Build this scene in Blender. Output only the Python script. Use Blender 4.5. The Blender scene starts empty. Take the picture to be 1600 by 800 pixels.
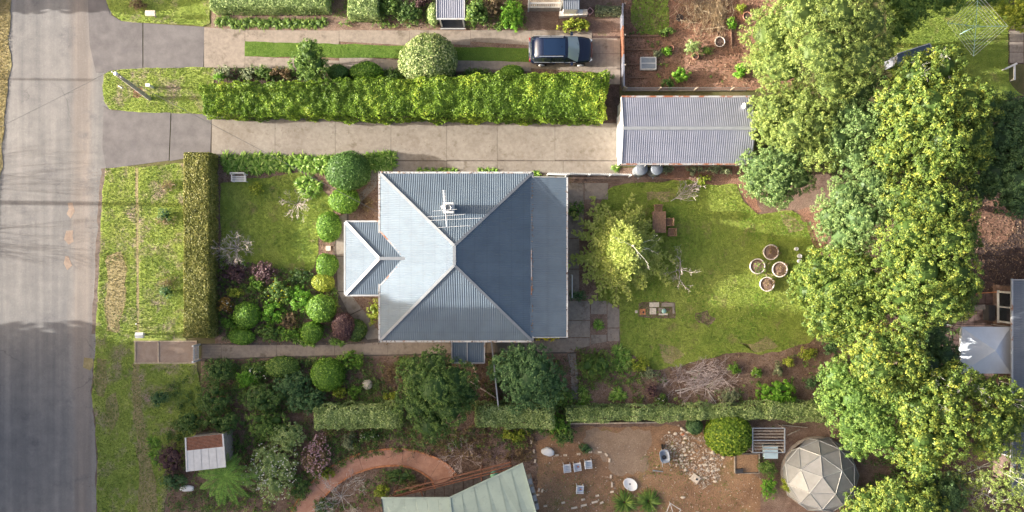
import bpy, math, random
import numpy as np
from mathutils import Vector, Matrix, noise as mnoise

R = math.radians
SCN = bpy.context.scene
COL = SCN.collection

# ------------------------------------------------------------------ camera, sky, sun, exposure
CAM_H = 56.0                      # drone height in metres
PPM = 22.0                        # photograph pixels per metre of ground
SUN_EL, SUN_AZ = 16.0, -0.6       # degrees: low sun in the west, shadows run east
cam_data = bpy.data.cameras.new('camera')
cam_data.sensor_width = 36.0
cam_data.lens = 36.0 * CAM_H / (1600.0 / PPM)
cam_data.clip_end = 2000.0
cam = bpy.data.objects.new('camera', cam_data)
COL.objects.link(cam)
cam.location = (0, 0, CAM_H)
SCN.camera = cam

world = bpy.data.worlds.new('World')
SCN.world = world
world.use_nodes = True
wn = world.node_tree
sky = wn.nodes.new('ShaderNodeTexSky')
sky.sky_type = 'NISHITA'
sky.sun_disc = False
sky.sun_elevation = R(SUN_EL)
sky.sun_rotation = R(270.0)
sky.air_density = 0.7
sky.dust_density = 10.0
sky.ozone_density = 0.3
bg = wn.nodes['Background']
bg.inputs['Strength'].default_value = 0.15
wn.links.new(sky.outputs[0], bg.inputs['Color'])

sun_data = bpy.data.lights.new('sun', 'SUN')
sun_data.energy = 4.5
sun_data.angle = R(0.5)
sun_data.color = (1.0, 0.96, 0.89)
sun = bpy.data.objects.new('sun', sun_data)
COL.objects.link(sun)
sd = Vector((math.cos(R(SUN_EL)), math.sin(R(SUN_AZ)), -math.sin(R(SUN_EL))))
sun.rotation_euler = sd.to_track_quat('-Z', 'Y').to_euler()
sun.location = (-60, 0, 30)

SCN.view_settings.view_transform = 'Standard'
SCN.view_settings.look = 'None'
SCN.view_settings.exposure = 1.56
SCN.view_settings.gamma = 1.0
SCN.view_settings.use_curve_mapping = False
SCN.render.film_transparent = False
SCN.cycles.max_bounces = 5
SCN.cycles.diffuse_bounces = 3
SCN.cycles.transmission_bounces = 4
SCN.cycles.transparent_max_bounces = 6

# ------------------------------------------------------------------ coordinates
def P(px, py, z=0.0):
    """World point at height z seen at photograph pixel (px, py) by the drone."""
    k = (CAM_H - z) / CAM_H / PPM
    return Vector(((px - 800.0) * k, (400.0 - py) * k, z))

def M(px, z=0.0):
    """Length in metres of px photograph pixels at height z."""
    return px / PPM * (CAM_H - z) / CAM_H

# ------------------------------------------------------------------ tagging
def tag(o, label=None, cat=None, group=None, kind=None):
    if label: o['label'] = label
    if cat: o['category'] = cat
    if group: o['group'] = group
    if kind: o['kind'] = kind
    return o

def thing(name, label, cat, loc, group=None):
    o = bpy.data.objects.new(name, None)
    COL.objects.link(o)
    o.location = loc
    o.empty_display_size = 0.2
    return tag(o, label, cat, group)

def root_loc(parent):
    v = Vector((0, 0, 0))
    while parent is not None:
        v += parent.location
        parent = parent.parent
    return v

def link(name, me, mat, parent=None, loc=None):
    o = bpy.data.objects.new(name, me)
    COL.objects.link(o)
    if parent is not None: o.parent = parent
    if loc is not None: o.location = loc
    if mat is not None and not me.materials: me.materials.append(MAT[mat] if isinstance(mat, str) else mat)
    return o

class MB:
    """Collects boxes, tubes and prisms in world coordinates; build() links them as one mesh."""
    def __init__(self): self.v = []; self.f = []; self.sm = []
    def add(self, vs, fs, smooth=False):
        b = len(self.v)
        self.v += [tuple(p) for p in vs]
        for f in fs: self.f.append(tuple(i + b for i in f)); self.sm.append(smooth)
        return self
    def box(self, cx, cy, z0, z1, sx, sy, rot=0.0, top=1.0):
        c, s = math.cos(rot), math.sin(rot); vs = []
        for z, k in ((z0, 1.0), (z1, top)):
            for dx, dy in ((-1, -1), (1, -1), (1, 1), (-1, 1)):
                x, y = dx * sx / 2 * k, dy * sy / 2 * k
                vs.append((cx + x * c - y * s, cy + x * s + y * c, z))
        return self.add(vs, [(3, 2, 1, 0), (4, 5, 6, 7), (0, 1, 5, 4), (1, 2, 6, 5), (2, 3, 7, 6), (3, 0, 4, 7)])
    def beam(self, p0, p1, w, h):
        """square bar between two points: w sideways, h upwards"""
        p0, p1 = Vector(p0), Vector(p1); d = (p1 - p0).normalized()
        up = Vector((0, 0, 1)) if abs(d.z) < 0.95 else Vector((0, 1, 0))
        s = d.cross(up).normalized(); u = s.cross(d).normalized()
        vs = []
        for p in (p0, p1):
            for a, b in ((-1, -1), (1, -1), (1, 1), (-1, 1)): vs.append(p + s * a * w / 2 + u * b * h / 2)
        return self.add(vs, [(0, 1, 2, 3), (7, 6, 5, 4), (4, 5, 1, 0), (5, 6, 2, 1), (6, 7, 3, 2), (7, 4, 0, 3)])
    def tube(self, p0, p1, r0, r1=None, n=6, cap=True):
        r1 = r0 if r1 is None else r1
        p0, p1 = Vector(p0), Vector(p1); d = (p1 - p0).normalized()
        up = Vector((0, 0, 1)) if abs(d.z) < 0.9 else Vector((1, 0, 0))
        s = d.cross(up).normalized(); u = s.cross(d)
        vs = []
        for p, r in ((p0, r0), (p1, r1)):
            for i in range(n):
                a = 2 * math.pi * i / n
                vs.append(p + (s * math.cos(a) + u * math.sin(a)) * r)
        fs = [(i, (i + 1) % n, n + (i + 1) % n, n + i) for i in range(n)]
        self.add(vs, fs, True)
        if cap: self.add(vs, [tuple(range(n))[::-1], tuple(range(n, 2 * n))])
        return self
    def rings(self, rings, closed=True, cap=(True, True), smooth=True):
        """loft through rings of equal point count"""
        n = len(rings[0]); vs = [p for r in rings for p in r]; fs = []
        for k in range(len(rings) - 1):
            for i in range(n if closed else n - 1):
                j = (i + 1) % n
                fs.append((k * n + i, k * n + j, (k + 1) * n + j, (k + 1) * n + i))
        self.add(vs, fs, smooth)
        if cap[0]: self.add(rings[0], [tuple(range(n))[::-1]])
        if cap[1]: self.add(rings[-1], [tuple(range(n))])
        return self
    def lathe(self, c, prof, n=16, sx=1.0, sy=1.0, rot=0.0, cap=(True, True)):
        """prof: (radius, z) from bottom up round centre c (x, y)"""
        rg = []
        for r, z in prof:
            ring = []
            for i in range(n):
                a = 2 * math.pi * i / n
                x, y = r * sx * math.cos(a), r * sy * math.sin(a)
                ring.append((c[0] + x * math.cos(rot) - y * math.sin(rot), c[1] + x * math.sin(rot) + y * math.cos(rot), z))
            rg.append(ring)
        return self.rings(rg, True, cap)
    def prism(self, pts, z0, z1):
        n = len(pts)
        area = sum(pts[i][0] * pts[(i + 1) % n][1] - pts[(i + 1) % n][0] * pts[i][1] for i in range(n))
        if area < 0: pts = pts[::-1]
        vs = [(p[0], p[1], z0) for p in pts] + [(p[0], p[1], z1) for p in pts]
        fs = [tuple(range(n))[::-1], tuple(range(n, 2 * n))] + [(i, (i + 1) % n, n + (i + 1) % n, n + i) for i in range(n)]
        return self.add(vs, fs)
    def quad(self, *p): return self.add(p, [tuple(range(len(p)))])
    def build(self, name, mat, parent=None, label=None, kind=None):
        off = root_loc(parent)
        me = bpy.data.meshes.new(name)
        me.from_pydata([(x - off.x, y - off.y, z - off.z) for x, y, z in self.v], [], self.f)
        me.polygons.foreach_set('use_smooth', self.sm)
        me.update()
        o = link(name, me, mat, parent)
        if label: o['label'] = label
        if kind: o['kind'] = kind
        return o

# ------------------------------------------------------------------ materials
MAT = {}
def new_mat(name):
    m = bpy.data.materials.new(name); m.use_nodes = True
    MAT[name] = m
    nt = m.node_tree
    return m, nt, nt.nodes['Principled BSDF']

def ramp(nt, fac, cols):
    r = nt.nodes.new('ShaderNodeValToRGB')
    els = r.color_ramp.elements
    while len(els) < len(cols): els.new(0.5)
    for e, (p, c) in zip(els, cols): e.position = p; e.color = (*c, 1.0)
    nt.links.new(fac, r.inputs['Fac'])
    return r.outputs['Color']

def pos_noise(nt, scale, detail=3.0, rough=0.55, vec=None, dist=0.0):
    if vec is None:
        g = nt.nodes.new('ShaderNodeNewGeometry'); vec = g.outputs['Position']
    n = nt.nodes.new('ShaderNodeTexNoise')
    n.inputs['Scale'].default_value = scale; n.inputs['Detail'].default_value = detail
    n.inputs['Roughness'].default_value = rough; n.inputs['Distortion'].default_value = dist
    nt.links.new(vec, n.inputs['Vector'])
    return n.outputs['Fac']

def mixc(nt, fac, a, b, mode='MIX'):
    m = nt.nodes.new('ShaderNodeMix'); m.data_type = 'RGBA'; m.blend_type = mode
    for s, v in (('Factor', fac), ('A', a), ('B', b)):
        k = {'Factor': 0, 'A': 6, 'B': 7}[s]
        if isinstance(v, (int, float)): m.inputs[k].default_value = v
        elif isinstance(v, tuple): m.inputs[k].default_value = (*v, 1.0)
        else: nt.links.new(v, m.inputs[k])
    return m.outputs[2]

def mathn(nt, op, a, b=None, clamp=False):
    m = nt.nodes.new('ShaderNodeMath'); m.operation = op; m.use_clamp = clamp
    for i, v in enumerate((a, b)):
        if v is None: continue
        if isinstance(v, (int, float)): m.inputs[i].default_value = v
        else: nt.links.new(v, m.inputs[i])
    return m.outputs[0]

def bump(nt, bsdf, fac, strength, dist):
    b = nt.nodes.new('ShaderNodeBump')
    b.inputs['Strength'].default_value = strength; b.inputs['Distance'].default_value = dist
    nt.links.new(fac, b.inputs['Height']); nt.links.new(b.outputs[0], bsdf.inputs['Normal'])

def ground_mat(name, big, mid, fine, s=(0.22, 1.6, 22.0), bmp=0.5, bd=0.03, rough=0.95, spots=None):
    """three scales of natural variation: big / mid / fine are colour lists"""
    m, nt, b = new_mat(name)
    n1 = pos_noise(nt, s[0], 4, 0.6, dist=0.4); n2 = pos_noise(nt, s[1], 4, 0.65); n3 = pos_noise(nt, s[2], 3, 0.7)
    k = len(big)
    c1 = ramp(nt, n1, [(0.36 + 0.28 * i / max(1, k - 1), c) for i, c in enumerate(big)])
    k = len(mid)
    c2 = ramp(nt, n2, [(0.34 + 0.32 * i / max(1, k - 1), c) for i, c in enumerate(mid)])
    c = mixc(nt, 0.5, c1, c2)
    k = len(fine)
    c3 = ramp(nt, n3, [(0.3 + 0.4 * i / max(1, k - 1), (v, v, v)) for i, v in enumerate(fine)])
    c = mixc(nt, 1.0, c, c3, 'MULTIPLY')
    if spots:
        sc, lo, hi, col = spots
        f = ramp(nt, pos_noise(nt, sc, 5, 0.7), [(lo, (0, 0, 0)), (hi, (1, 1, 1))])
        c = mixc(nt, f, c, col)
    nt.links.new(c, b.inputs['Base Color'])
    b.inputs['Roughness'].default_value = rough
    b.inputs['Specular IOR Level'].default_value = 0.15
    if bmp: bump(nt, b, n3, bmp, bd)
    return m

def plain(name, col, rough=0.6, metal=0.0, var=0.15, scale=3.0, bmp=0.0, spec=0.4, stain=None):
    m, nt, b = new_mat(name)
    n = pos_noise(nt, scale, 4, 0.65)
    d = tuple(max(0, c * (1 - var)) for c in col); l = tuple(c * (1 + var) for c in col)
    c = ramp(nt, n, [(0.32, d), (0.68, l)])
    if stain:
        sc, lo, hi, scol = stain
        f = ramp(nt, pos_noise(nt, sc, 5, 0.7), [(lo, (0, 0, 0)), (hi, (1, 1, 1))])
        c = mixc(nt, f, c, scol)
    nt.links.new(c, b.inputs['Base Color'])
    b.inputs['Roughness'].default_value = rough; b.inputs['Metallic'].default_value = metal
    b.inputs['Specular IOR Level'].default_value = spec
    if bmp: bump(nt, b, pos_noise(nt, scale * 12, 2), bmp, 0.01)
    return m

LEAF_K = 1.3
def leaf_mat(name, dark, light, tip, tr=0.28, rough=0.5):
    m, nt, b = new_mat(name)
    dark, light, tip = [tuple(min(0.85, x * LEAF_K) for x in c) for c in (dark, light, tip)]
    a = nt.nodes.new('ShaderNodeAttribute'); a.attribute_name = 'tint'
    c = ramp(nt, a.outputs['Fac'], [(0.0, dark), (0.55, light), (1.0, tip)])
    nt.links.new(c, b.inputs['Base Color'])
    b.inputs['Roughness'].default_value = rough; b.inputs['Specular IOR Level'].default_value = 0.3
    t = nt.nodes.new('ShaderNodeBsdfTranslucent'); nt.links.new(c, t.inputs['Color'])
    x = nt.nodes.new('ShaderNodeMixShader'); x.inputs[0].default_value = tr
    nt.links.new(b.outputs[0], x.inputs[1]); nt.links.new(t.outputs[0], x.inputs[2])
    nt.links.new(x.outputs[0], nt.nodes['Material Output'].inputs['Surface'])
    return m

# foliage
leaf_mat('leaf_clip', (0.06, 0.13, 0.015), (0.13, 0.25, 0.03), (0.25, 0.38, 0.05))          # clipped bright balls
leaf_mat('leaf_clip_dark', (0.04, 0.09, 0.02), (0.08, 0.16, 0.035), (0.14, 0.24, 0.06))
leaf_mat('leaf_lime', (0.07, 0.13, 0.015), (0.17, 0.27, 0.03), (0.38, 0.43, 0.05), 0.35)     # long hedge
leaf_mat('leaf_olive', (0.10, 0.11, 0.02), (0.20, 0.20, 0.05), (0.34, 0.31, 0.11))          # front hedge
leaf_mat('leaf_tree', (0.05, 0.095, 0.02), (0.145, 0.205, 0.04), (0.37, 0.37, 0.055), 0.35)      # yellow tipped trees
leaf_mat('leaf_tree_soft', (0.10, 0.15, 0.04), (0.22, 0.28, 0.07), (0.40, 0.43, 0.12), 0.35)   # feathery pale olive
leaf_mat('leaf_tree_silver', (0.06, 0.11, 0.035), (0.15, 0.225, 0.07), (0.30, 0.37, 0.13), 0.3)
leaf_mat('leaf_tree_dark', (0.04, 0.075, 0.03), (0.085, 0.15, 0.05), (0.15, 0.23, 0.085))
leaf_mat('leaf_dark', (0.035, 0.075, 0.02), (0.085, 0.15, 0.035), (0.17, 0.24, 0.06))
leaf_mat('leaf_teal', (0.04, 0.085, 0.03), (0.085, 0.165, 0.06), (0.16, 0.25, 0.10))
leaf_mat('leaf_mid', (0.05, 0.10, 0.02), (0.12, 0.20, 0.04), (0.26, 0.34, 0.07))
leaf_mat('leaf_bright', (0.06, 0.16, 0.015), (0.15, 0.32, 0.03), (0.32, 0.46, 0.07), 0.35)
leaf_mat('leaf_yellow', (0.12, 0.17, 0.02), (0.27, 0.32, 0.04), (0.48, 0.47, 0.07), 0.35)
leaf_mat('leaf_grey', (0.10, 0.125, 0.065), (0.20, 0.23, 0.12), (0.35, 0.37, 0.22))
leaf_mat('leaf_pale', (0.13, 0.19, 0.06), (0.28, 0.36, 0.13), (0.48, 0.53, 0.26))
leaf_mat('leaf_variegated', (0.08, 0.13, 0.035), (0.22, 0.28, 0.09), (0.50, 0.50, 0.26))
leaf_mat('leaf_purple', (0.05, 0.025, 0.03), (0.11, 0.06, 0.06), (0.20, 0.13, 0.11), 0.2)
leaf_mat('leaf_brown', (0.09, 0.06, 0.03), (0.17, 0.12, 0.06), (0.30, 0.22, 0.10), 0.2)
leaf_mat('leaf_orange', (0.16, 0.12, 0.03), (0.38, 0.22, 0.05), (0.62, 0.38, 0.12), 0.3)
leaf_mat('leaf_conifer', (0.13, 0.18, 0.035), (0.27, 0.33, 0.07), (0.42, 0.44, 0.13), 0.35)
leaf_mat('leaf_fern', (0.03, 0.09, 0.012), (0.10, 0.21, 0.03), (0.22, 0.36, 0.06), 0.25)
leaf_mat('leaf_agapanthus', (0.07, 0.15, 0.02), (0.18, 0.32, 0.045), (0.46, 0.54, 0.17), 0.35, 0.35)
leaf_mat('petal_pink', (0.22, 0.12, 0.135), (0.32, 0.19, 0.21), (0.48, 0.36, 0.37), 0.2)
leaf_mat('petal_white', (0.5, 0.46, 0.36), (0.7, 0.66, 0.56), (0.85, 0.82, 0.75), 0.3)
leaf_mat('petal_yellow', (0.55, 0.38, 0.0), (0.80, 0.60, 0.01), (0.95, 0.78, 0.04), 0.3)
leaf_mat('twig_pale', (0.30, 0.24, 0.22), (0.42, 0.35, 0.33), (0.55, 0.48, 0.45), 0.0, 0.9)
leaf_mat('twig_grey', (0.28, 0.27, 0.24), (0.42, 0.40, 0.37), (0.60, 0.58, 0.54), 0.0, 0.9)
leaf_mat('twig_brown', (0.12, 0.08, 0.06), (0.20, 0.14, 0.11), (0.30, 0.22, 0.17), 0.0, 0.9)
leaf_mat('twig_purple', (0.16, 0.10, 0.11), (0.25, 0.17, 0.18), (0.36, 0.27, 0.27), 0.0, 0.9)
leaf_mat('straw', (0.22, 0.16, 0.09), (0.38, 0.29, 0.18), (0.56, 0.46, 0.32), 0.1, 0.9)
leaf_mat('grass_blade', (0.12, 0.165, 0.035), (0.215, 0.265, 0.06), (0.37, 0.385, 0.13), 0.4)
leaf_mat('grass_dry', (0.16, 0.14, 0.05), (0.30, 0.26, 0.11), (0.46, 0.40, 0.22), 0.25)
leaf_mat('litter', (0.07, 0.04, 0.025), (0.16, 0.10, 0.06), (0.36, 0.26, 0.17), 0.05, 0.9)
leaf_mat('rubble', (0.20, 0.15, 0.11), (0.38, 0.31, 0.24), (0.60, 0.53, 0.44), 0.0, 0.9)
plain('bark', (0.16, 0.12, 0.09), 0.95, var=0.35, scale=6, bmp=0.4)
plain('bark_pale', (0.42, 0.38, 0.34), 0.9, var=0.25, scale=6, bmp=0.3)

# ground
ground_mat('ground', [(0.10, 0.09, 0.04), (0.16, 0.15, 0.06), (0.20, 0.17, 0.09)], [(0.08, 0.10, 0.03), (0.20, 0.16, 0.09)], [0.5, 1.2], bmp=0.8)
ground_mat('lawn', [(0.152, 0.235, 0.037), (0.274, 0.348, 0.059), (0.352, 0.380, 0.092)], [(0.161, 0.235, 0.043), (0.337, 0.406, 0.085)], [0.55, 1.3], bmp=0.9, bd=0.04,
           spots=(0.75, 0.56, 0.72, (0.26, 0.215, 0.10)))
ground_mat('lawn_verge', [(0.175, 0.249, 0.044), (0.302, 0.380, 0.067), (0.398, 0.424, 0.111)], [(0.190, 0.263, 0.056), (0.366, 0.424, 0.111)], [0.55, 1.3], bmp=0.9, bd=0.04,
           spots=(0.55, 0.50, 0.66, (0.353, 0.260, 0.213)))
ground_mat('lawn_dry', [(0.276, 0.230, 0.115), (0.368, 0.299, 0.149), (0.230, 0.241, 0.081)], [(0.253, 0.207, 0.103), (0.460, 0.380, 0.218)], [0.6, 1.25], bmp=0.9, bd=0.04)
ground_mat('lawn_strip', [(0.10, 0.18, 0.03), (0.14, 0.22, 0.04)], [(0.10, 0.17, 0.03), (0.17, 0.25, 0.05)], [0.55, 1.25], bmp=0.9, bd=0.04)
ground_mat('soil', [(0.154, 0.096, 0.072), (0.246, 0.162, 0.122), (0.338, 0.242, 0.187)], [(0.139, 0.088, 0.065), (0.308, 0.221, 0.173)], [0.45, 1.35], (0.4, 2.2, 16), bmp=1.0, bd=0.06,
           spots=(0.8, 0.60, 0.72, (0.115, 0.122, 0.042)))
ground_mat('soil_red', [(0.240, 0.120, 0.078), (0.336, 0.186, 0.126), (0.396, 0.240, 0.180)], [(0.204, 0.108, 0.072), (0.384, 0.228, 0.156)], [0.5, 1.3], (0.4, 2.2, 14), bmp=1.0, bd=0.08)
ground_mat('soil_tan', [(0.246, 0.143, 0.085), (0.363, 0.217, 0.124), (0.454, 0.286, 0.164)], [(0.207, 0.125, 0.075), (0.415, 0.251, 0.150)], [0.55, 1.25], (0.25, 1.4, 14), bmp=0.9, bd=0.05,
           spots=(0.5, 0.57, 0.70, (0.156, 0.149, 0.045)))
ground_mat('soil_sand', [(0.27, 0.19, 0.13), (0.36, 0.265, 0.185)], [(0.25, 0.175, 0.12), (0.40, 0.295, 0.21)], [0.7, 1.2], (0.35, 1.8, 16), bmp=0.8, bd=0.04,
           spots=(0.9, 0.55, 0.7, (0.22, 0.15, 0.105)))
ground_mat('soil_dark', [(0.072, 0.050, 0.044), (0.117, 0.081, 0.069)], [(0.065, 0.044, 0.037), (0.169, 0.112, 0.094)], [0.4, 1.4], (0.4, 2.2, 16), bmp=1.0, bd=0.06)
ground_mat('gravel', [(0.315, 0.232, 0.180), (0.375, 0.292, 0.232)], [(0.270, 0.195, 0.150), (0.390, 0.315, 0.255)], [0.65, 1.2], (0.6, 3, 40), bmp=0.9, bd=0.02)
ground_mat('concrete', [(0.194, 0.164, 0.136), (0.251, 0.218, 0.183), (0.286, 0.255, 0.216)], [(0.188, 0.162, 0.132), (0.297, 0.267, 0.231)], [0.85, 1.08], (0.5, 3.5, 30), bmp=0.25, bd=0.01, rough=0.9,
           spots=(1.3, 0.56, 0.72, (0.137, 0.114, 0.087)))
ground_mat('concrete_grey', [(0.237, 0.201, 0.165), (0.314, 0.265, 0.217)], [(0.209, 0.173, 0.143), (0.361, 0.301, 0.251)], [0.85, 1.08], (0.5, 3.5, 30), bmp=0.25, bd=0.01, rough=0.9,
           spots=(1.1, 0.55, 0.7, (0.143, 0.118, 0.092)))
ground_mat('concrete_pink', [(0.370, 0.184, 0.128), (0.468, 0.252, 0.181)], [(0.345, 0.184, 0.128), (0.518, 0.311, 0.222)], [0.85, 1.1], (0.5, 3, 30), bmp=0.25, bd=0.01, rough=0.9)
plain('brick_edge', (0.46, 0.19, 0.09), 0.9, var=0.35, scale=5, bmp=0.4)
plain('joint', (0.11, 0.09, 0.075), 0.95, var=0.3)
plain('kerb_earth', (0.15, 0.115, 0.095), 0.95, var=0.35, scale=3, bmp=0.5)

def road_mat():
    m, nt, b = new_mat('asphalt')
    g = nt.nodes.new('ShaderNodeNewGeometry'); sx = nt.nodes.new('ShaderNodeSeparateXYZ')
    nt.links.new(g.outputs['Position'], sx.inputs[0])
    big = pos_noise(nt, 0.12, 4, 0.6); mid = pos_noise(nt, 1.1, 5, 0.65); fine = pos_noise(nt, 38, 2, 0.7)
    c = ramp(nt, big, [(0.34, (0.185, 0.18, 0.18)), (0.52, (0.23, 0.223, 0.215)), (0.68, (0.275, 0.262, 0.248))])
    c = mixc(nt, 0.35, c, ramp(nt, mid, [(0.3, (0.14, 0.135, 0.135)), (0.7, (0.31, 0.295, 0.275))]))
    # worn brownish gravelly band along the east edge of the carriageway
    mp = nt.nodes.new('ShaderNodeMapping'); mp.inputs['Scale'].default_value = (1.2, 0.13, 1)
    nt.links.new(g.outputs['Position'], mp.inputs[0])
    wav = mathn(nt, 'MULTIPLY', pos_noise(nt, 1.0, 4, 0.6, mp.outputs[0]), 1.6)
    xx = mathn(nt, 'ADD', sx.outputs[0], wav)
    d = mathn(nt, 'ABSOLUTE', mathn(nt, 'SUBTRACT', xx, -29.75))
    band = ramp(nt, d, [(0.35, (0.55, 0.55, 0.55)), (1.0, (0, 0, 0))])
    c = mixc(nt, band, c, (0.27, 0.225, 0.19))
    # lengthwise tyre-polished streaks
    mp2 = nt.nodes.new('ShaderNodeMapping'); mp2.inputs['Scale'].default_value = (1.5, 0.05, 1)
    nt.links.new(g.outputs['Position'], mp2.inputs[0])
    st = ramp(nt, pos_noise(nt, 1.0, 3, 0.5, mp2.outputs[0]), [(0.35, (0.82, 0.82, 0.83)), (0.65, (1.12, 1.1, 1.08))])
    c = mixc(nt, 1.0, c, st, 'MULTIPLY')
    spots = ramp(nt, pos_noise(nt, 0.42, 5, 0.7), [(0.56, (0, 0, 0)), (0.72, (0.75, 0.75, 0.75))])
    c = mixc(nt, spots, c, (0.13, 0.125, 0.13))
    vo = nt.nodes.new('ShaderNodeTexVoronoi'); vo.feature = 'DISTANCE_TO_EDGE'; vo.inputs['Scale'].default_value = 0.33
    wob = nt.nodes.new('ShaderNodeVectorMath'); wob.operation = 'ADD'
    nz = nt.nodes.new('ShaderNodeTexNoise'); nz.inputs['Scale'].default_value = 1.1; nz.inputs['Detail'].default_value = 5
    nt.links.new(g.outputs['Position'], nz.inputs['Vector']); nt.links.new(g.outputs['Position'], wob.inputs[0]); nt.links.new(nz.outputs['Color'], wob.inputs[1]); nt.links.new(wob.outputs[0], vo.inputs['Vector'])
    crack = ramp(nt, vo.outputs['Distance'], [(0.004, (1, 1, 1)), (0.016, (0, 0, 0))])
    msk = ramp(nt, pos_noise(nt, 0.16, 3), [(0.52, (0, 0, 0)), (0.62, (0.4, 0.4, 0.4))])
    c = mixc(nt, mixc(nt, 1.0, crack, msk, 'MULTIPLY'), c, (0.07, 0.068, 0.07))
    speck = ramp(nt, pos_noise(nt, 9.0, 2, 0.8), [(0.62, (0, 0, 0)), (0.70, (0.5, 0.5, 0.5))])
    c = mixc(nt, speck, c, (0.34, 0.32, 0.29))
    c = mixc(nt, 1.0, c, ramp(nt, fine, [(0.3, (0.70, 0.70, 0.70)), (0.7, (1.2, 1.2, 1.2))]), 'MULTIPLY')
    nt.links.new(c, b.inputs['Base Color']); b.inputs['Roughness'].default_value = 0.92
    b.inputs['Specular IOR Level'].default_value = 0.2
    bump(nt, b, fine, 0.35, 0.01)
road_mat()
ground_mat('asphalt_apron', [(0.135, 0.125, 0.125), (0.185, 0.17, 0.168)], [(0.12, 0.11, 0.11), (0.205, 0.19, 0.185)], [0.8, 1.1], (0.35, 1.3, 34), bmp=0.3, bd=0.01, rough=0.92,
           spots=(0.6, 0.57, 0.72, (0.14, 0.13, 0.135)))

# built things
def roof_mat(name, c, var=0.025, rust=None, metal=0.25, rough=0.42):
    m, nt, b = new_mat(name)
    oi = nt.nodes.new('ShaderNodeObjectInfo')
    v = ramp(nt, oi.outputs['Random'], [(0.0, tuple(x * (1 - var) for x in c)), (1.0, tuple(x * (1 + var) for x in c))])
    n = pos_noise(nt, 0.9, 5, 0.6)
    v = mixc(nt, 1.0, v, ramp(nt, n, [(0.3, (0.86, 0.87, 0.88)), (0.7, (1.08, 1.07, 1.06))]), 'MULTIPLY')
    # screw rows every half metre up the slope, and faint weather streaks
    g = nt.nodes.new('ShaderNodeNewGeometry'); sp = nt.nodes.new('ShaderNodeSeparateXYZ'); nt.links.new(g.outputs['Position'], sp.inputs[0])
    row = mathn(nt, 'LESS_THAN', mathn(nt, 'FRACT', mathn(nt, 'MULTIPLY', sp.outputs[2], 2.9)), 0.07)
    v = mixc(nt, mathn(nt, 'MULTIPLY', row, 0.22), v, tuple(x * 0.55 for x in c))
    dirt = ramp(nt, pos_noise(nt, 3.2, 5, 0.75), [(0.54, (0, 0, 0)), (0.75, (0.35, 0.35, 0.35))])
    v = mixc(nt, dirt, v, (0.10, 0.105, 0.10))
    if rust:
        f = ramp(nt, pos_noise(nt, 1.7, 5, 0.75), [(rust[0], (0, 0, 0)), (rust[1], (1, 1, 1))])
        v = mixc(nt, f, v, (0.26, 0.10, 0.05))
    nt.links.new(v, b.inputs['Base Color'])
    b.inputs['Metallic'].default_value = metal; b.inputs['Roughness'].default_value = rough
roof_mat('zinc', (0.110, 0.148, 0.188), metal=0.06, rough=0.65)
roof_mat('zinc_pale', (0.27, 0.28, 0.33), metal=0.4, rough=0.35)
roof_mat('zinc_blue', (0.14, 0.16, 0.19), metal=0.1)
roof_mat('roof_green', (0.33, 0.40, 0.335), 0.02, metal=0.0, rough=0.5)
roof_mat('rusty_iron', (0.42, 0.42, 0.42), 0.1, (0.45, 0.55), rough=0.7)
plain('gutter', (0.42, 0.42, 0.415), 0.5, var=0.12, scale=2, stain=(1.2, 0.60, 0.68, (0.30, 0.15, 0.08)))
plain('cap', (0.24, 0.255, 0.27), 0.45, 0.2, var=0.1)
plain('white_paint', (0.60, 0.59, 0.57), 0.5, var=0.08, scale=4, stain=(3, 0.62, 0.8, (0.45, 0.41, 0.35)))
plain('white_plastic', (0.74, 0.74, 0.74), 0.4, var=0.05)
plain('brick_dark', (0.13, 0.085, 0.07), 0.9, var=0.35, scale=4, bmp=0.3)
plain('weatherboard', (0.62, 0.59, 0.52), 0.7, var=0.08)
plain('window_dark', (0.02, 0.025, 0.03), 0.08, var=0.1, spec=0.8)
plain('timber', (0.22, 0.13, 0.085), 0.8, var=0.3, scale=7, bmp=0.2)
plain('timber_grey', (0.30, 0.26, 0.22), 0.9, var=0.3, scale=7, bmp=0.3)
plain('timber_pale', (0.44, 0.36, 0.27), 0.85, var=0.25, scale=7, bmp=0.2)
plain('pole_timber', (0.36, 0.33, 0.29), 0.9, var=0.25, scale=4, bmp=0.3)
plain('steel', (0.45, 0.47, 0.48), 0.4, 0.6, var=0.1)
plain('steel_dark', (0.06, 0.06, 0.065), 0.5, 0.3, var=0.2)
plain('wire', (0.12, 0.12, 0.12), 0.6, 0.2)
plain('rusty_steel', (0.20, 0.085, 0.05), 0.85, var=0.35, scale=6, bmp=0.2)
plain('deck_shade', (0.10, 0.085, 0.08), 0.85, var=0.35, scale=5)  # boards coloured dark to carry the shade beneath the pergola
plain('terracotta', (0.40, 0.20, 0.13), 0.85, var=0.2, scale=6)
plain('pot_pale', (0.60, 0.53, 0.46), 0.85, var=0.2, scale=6)
plain('pot_pink', (0.62, 0.38, 0.36), 0.6, var=0.1)
plain('stone_pale', (0.60, 0.52, 0.42), 0.9, var=0.2, scale=5, bmp=0.3)
plain('brick_loose', (0.66, 0.55, 0.42), 0.9, var=0.25, scale=3, bmp=0.2)
plain('paver_dark', (0.14, 0.095, 0.085), 0.9, var=0.35, scale=2.5, bmp=0.3)
plain('canvas', (0.70, 0.73, 0.77), 0.7, var=0.05, scale=1.5)
plain('tank', (0.26, 0.28, 0.295), 0.4, 0.3, var=0.1)
plain('blue_plastic', (0.42, 0.56, 0.62), 0.45, var=0.06)
plain('green_plastic', (0.18, 0.45, 0.30), 0.45, var=0.08)
plain('grey_plastic', (0.30, 0.34, 0.40), 0.45, var=0.1)
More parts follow.
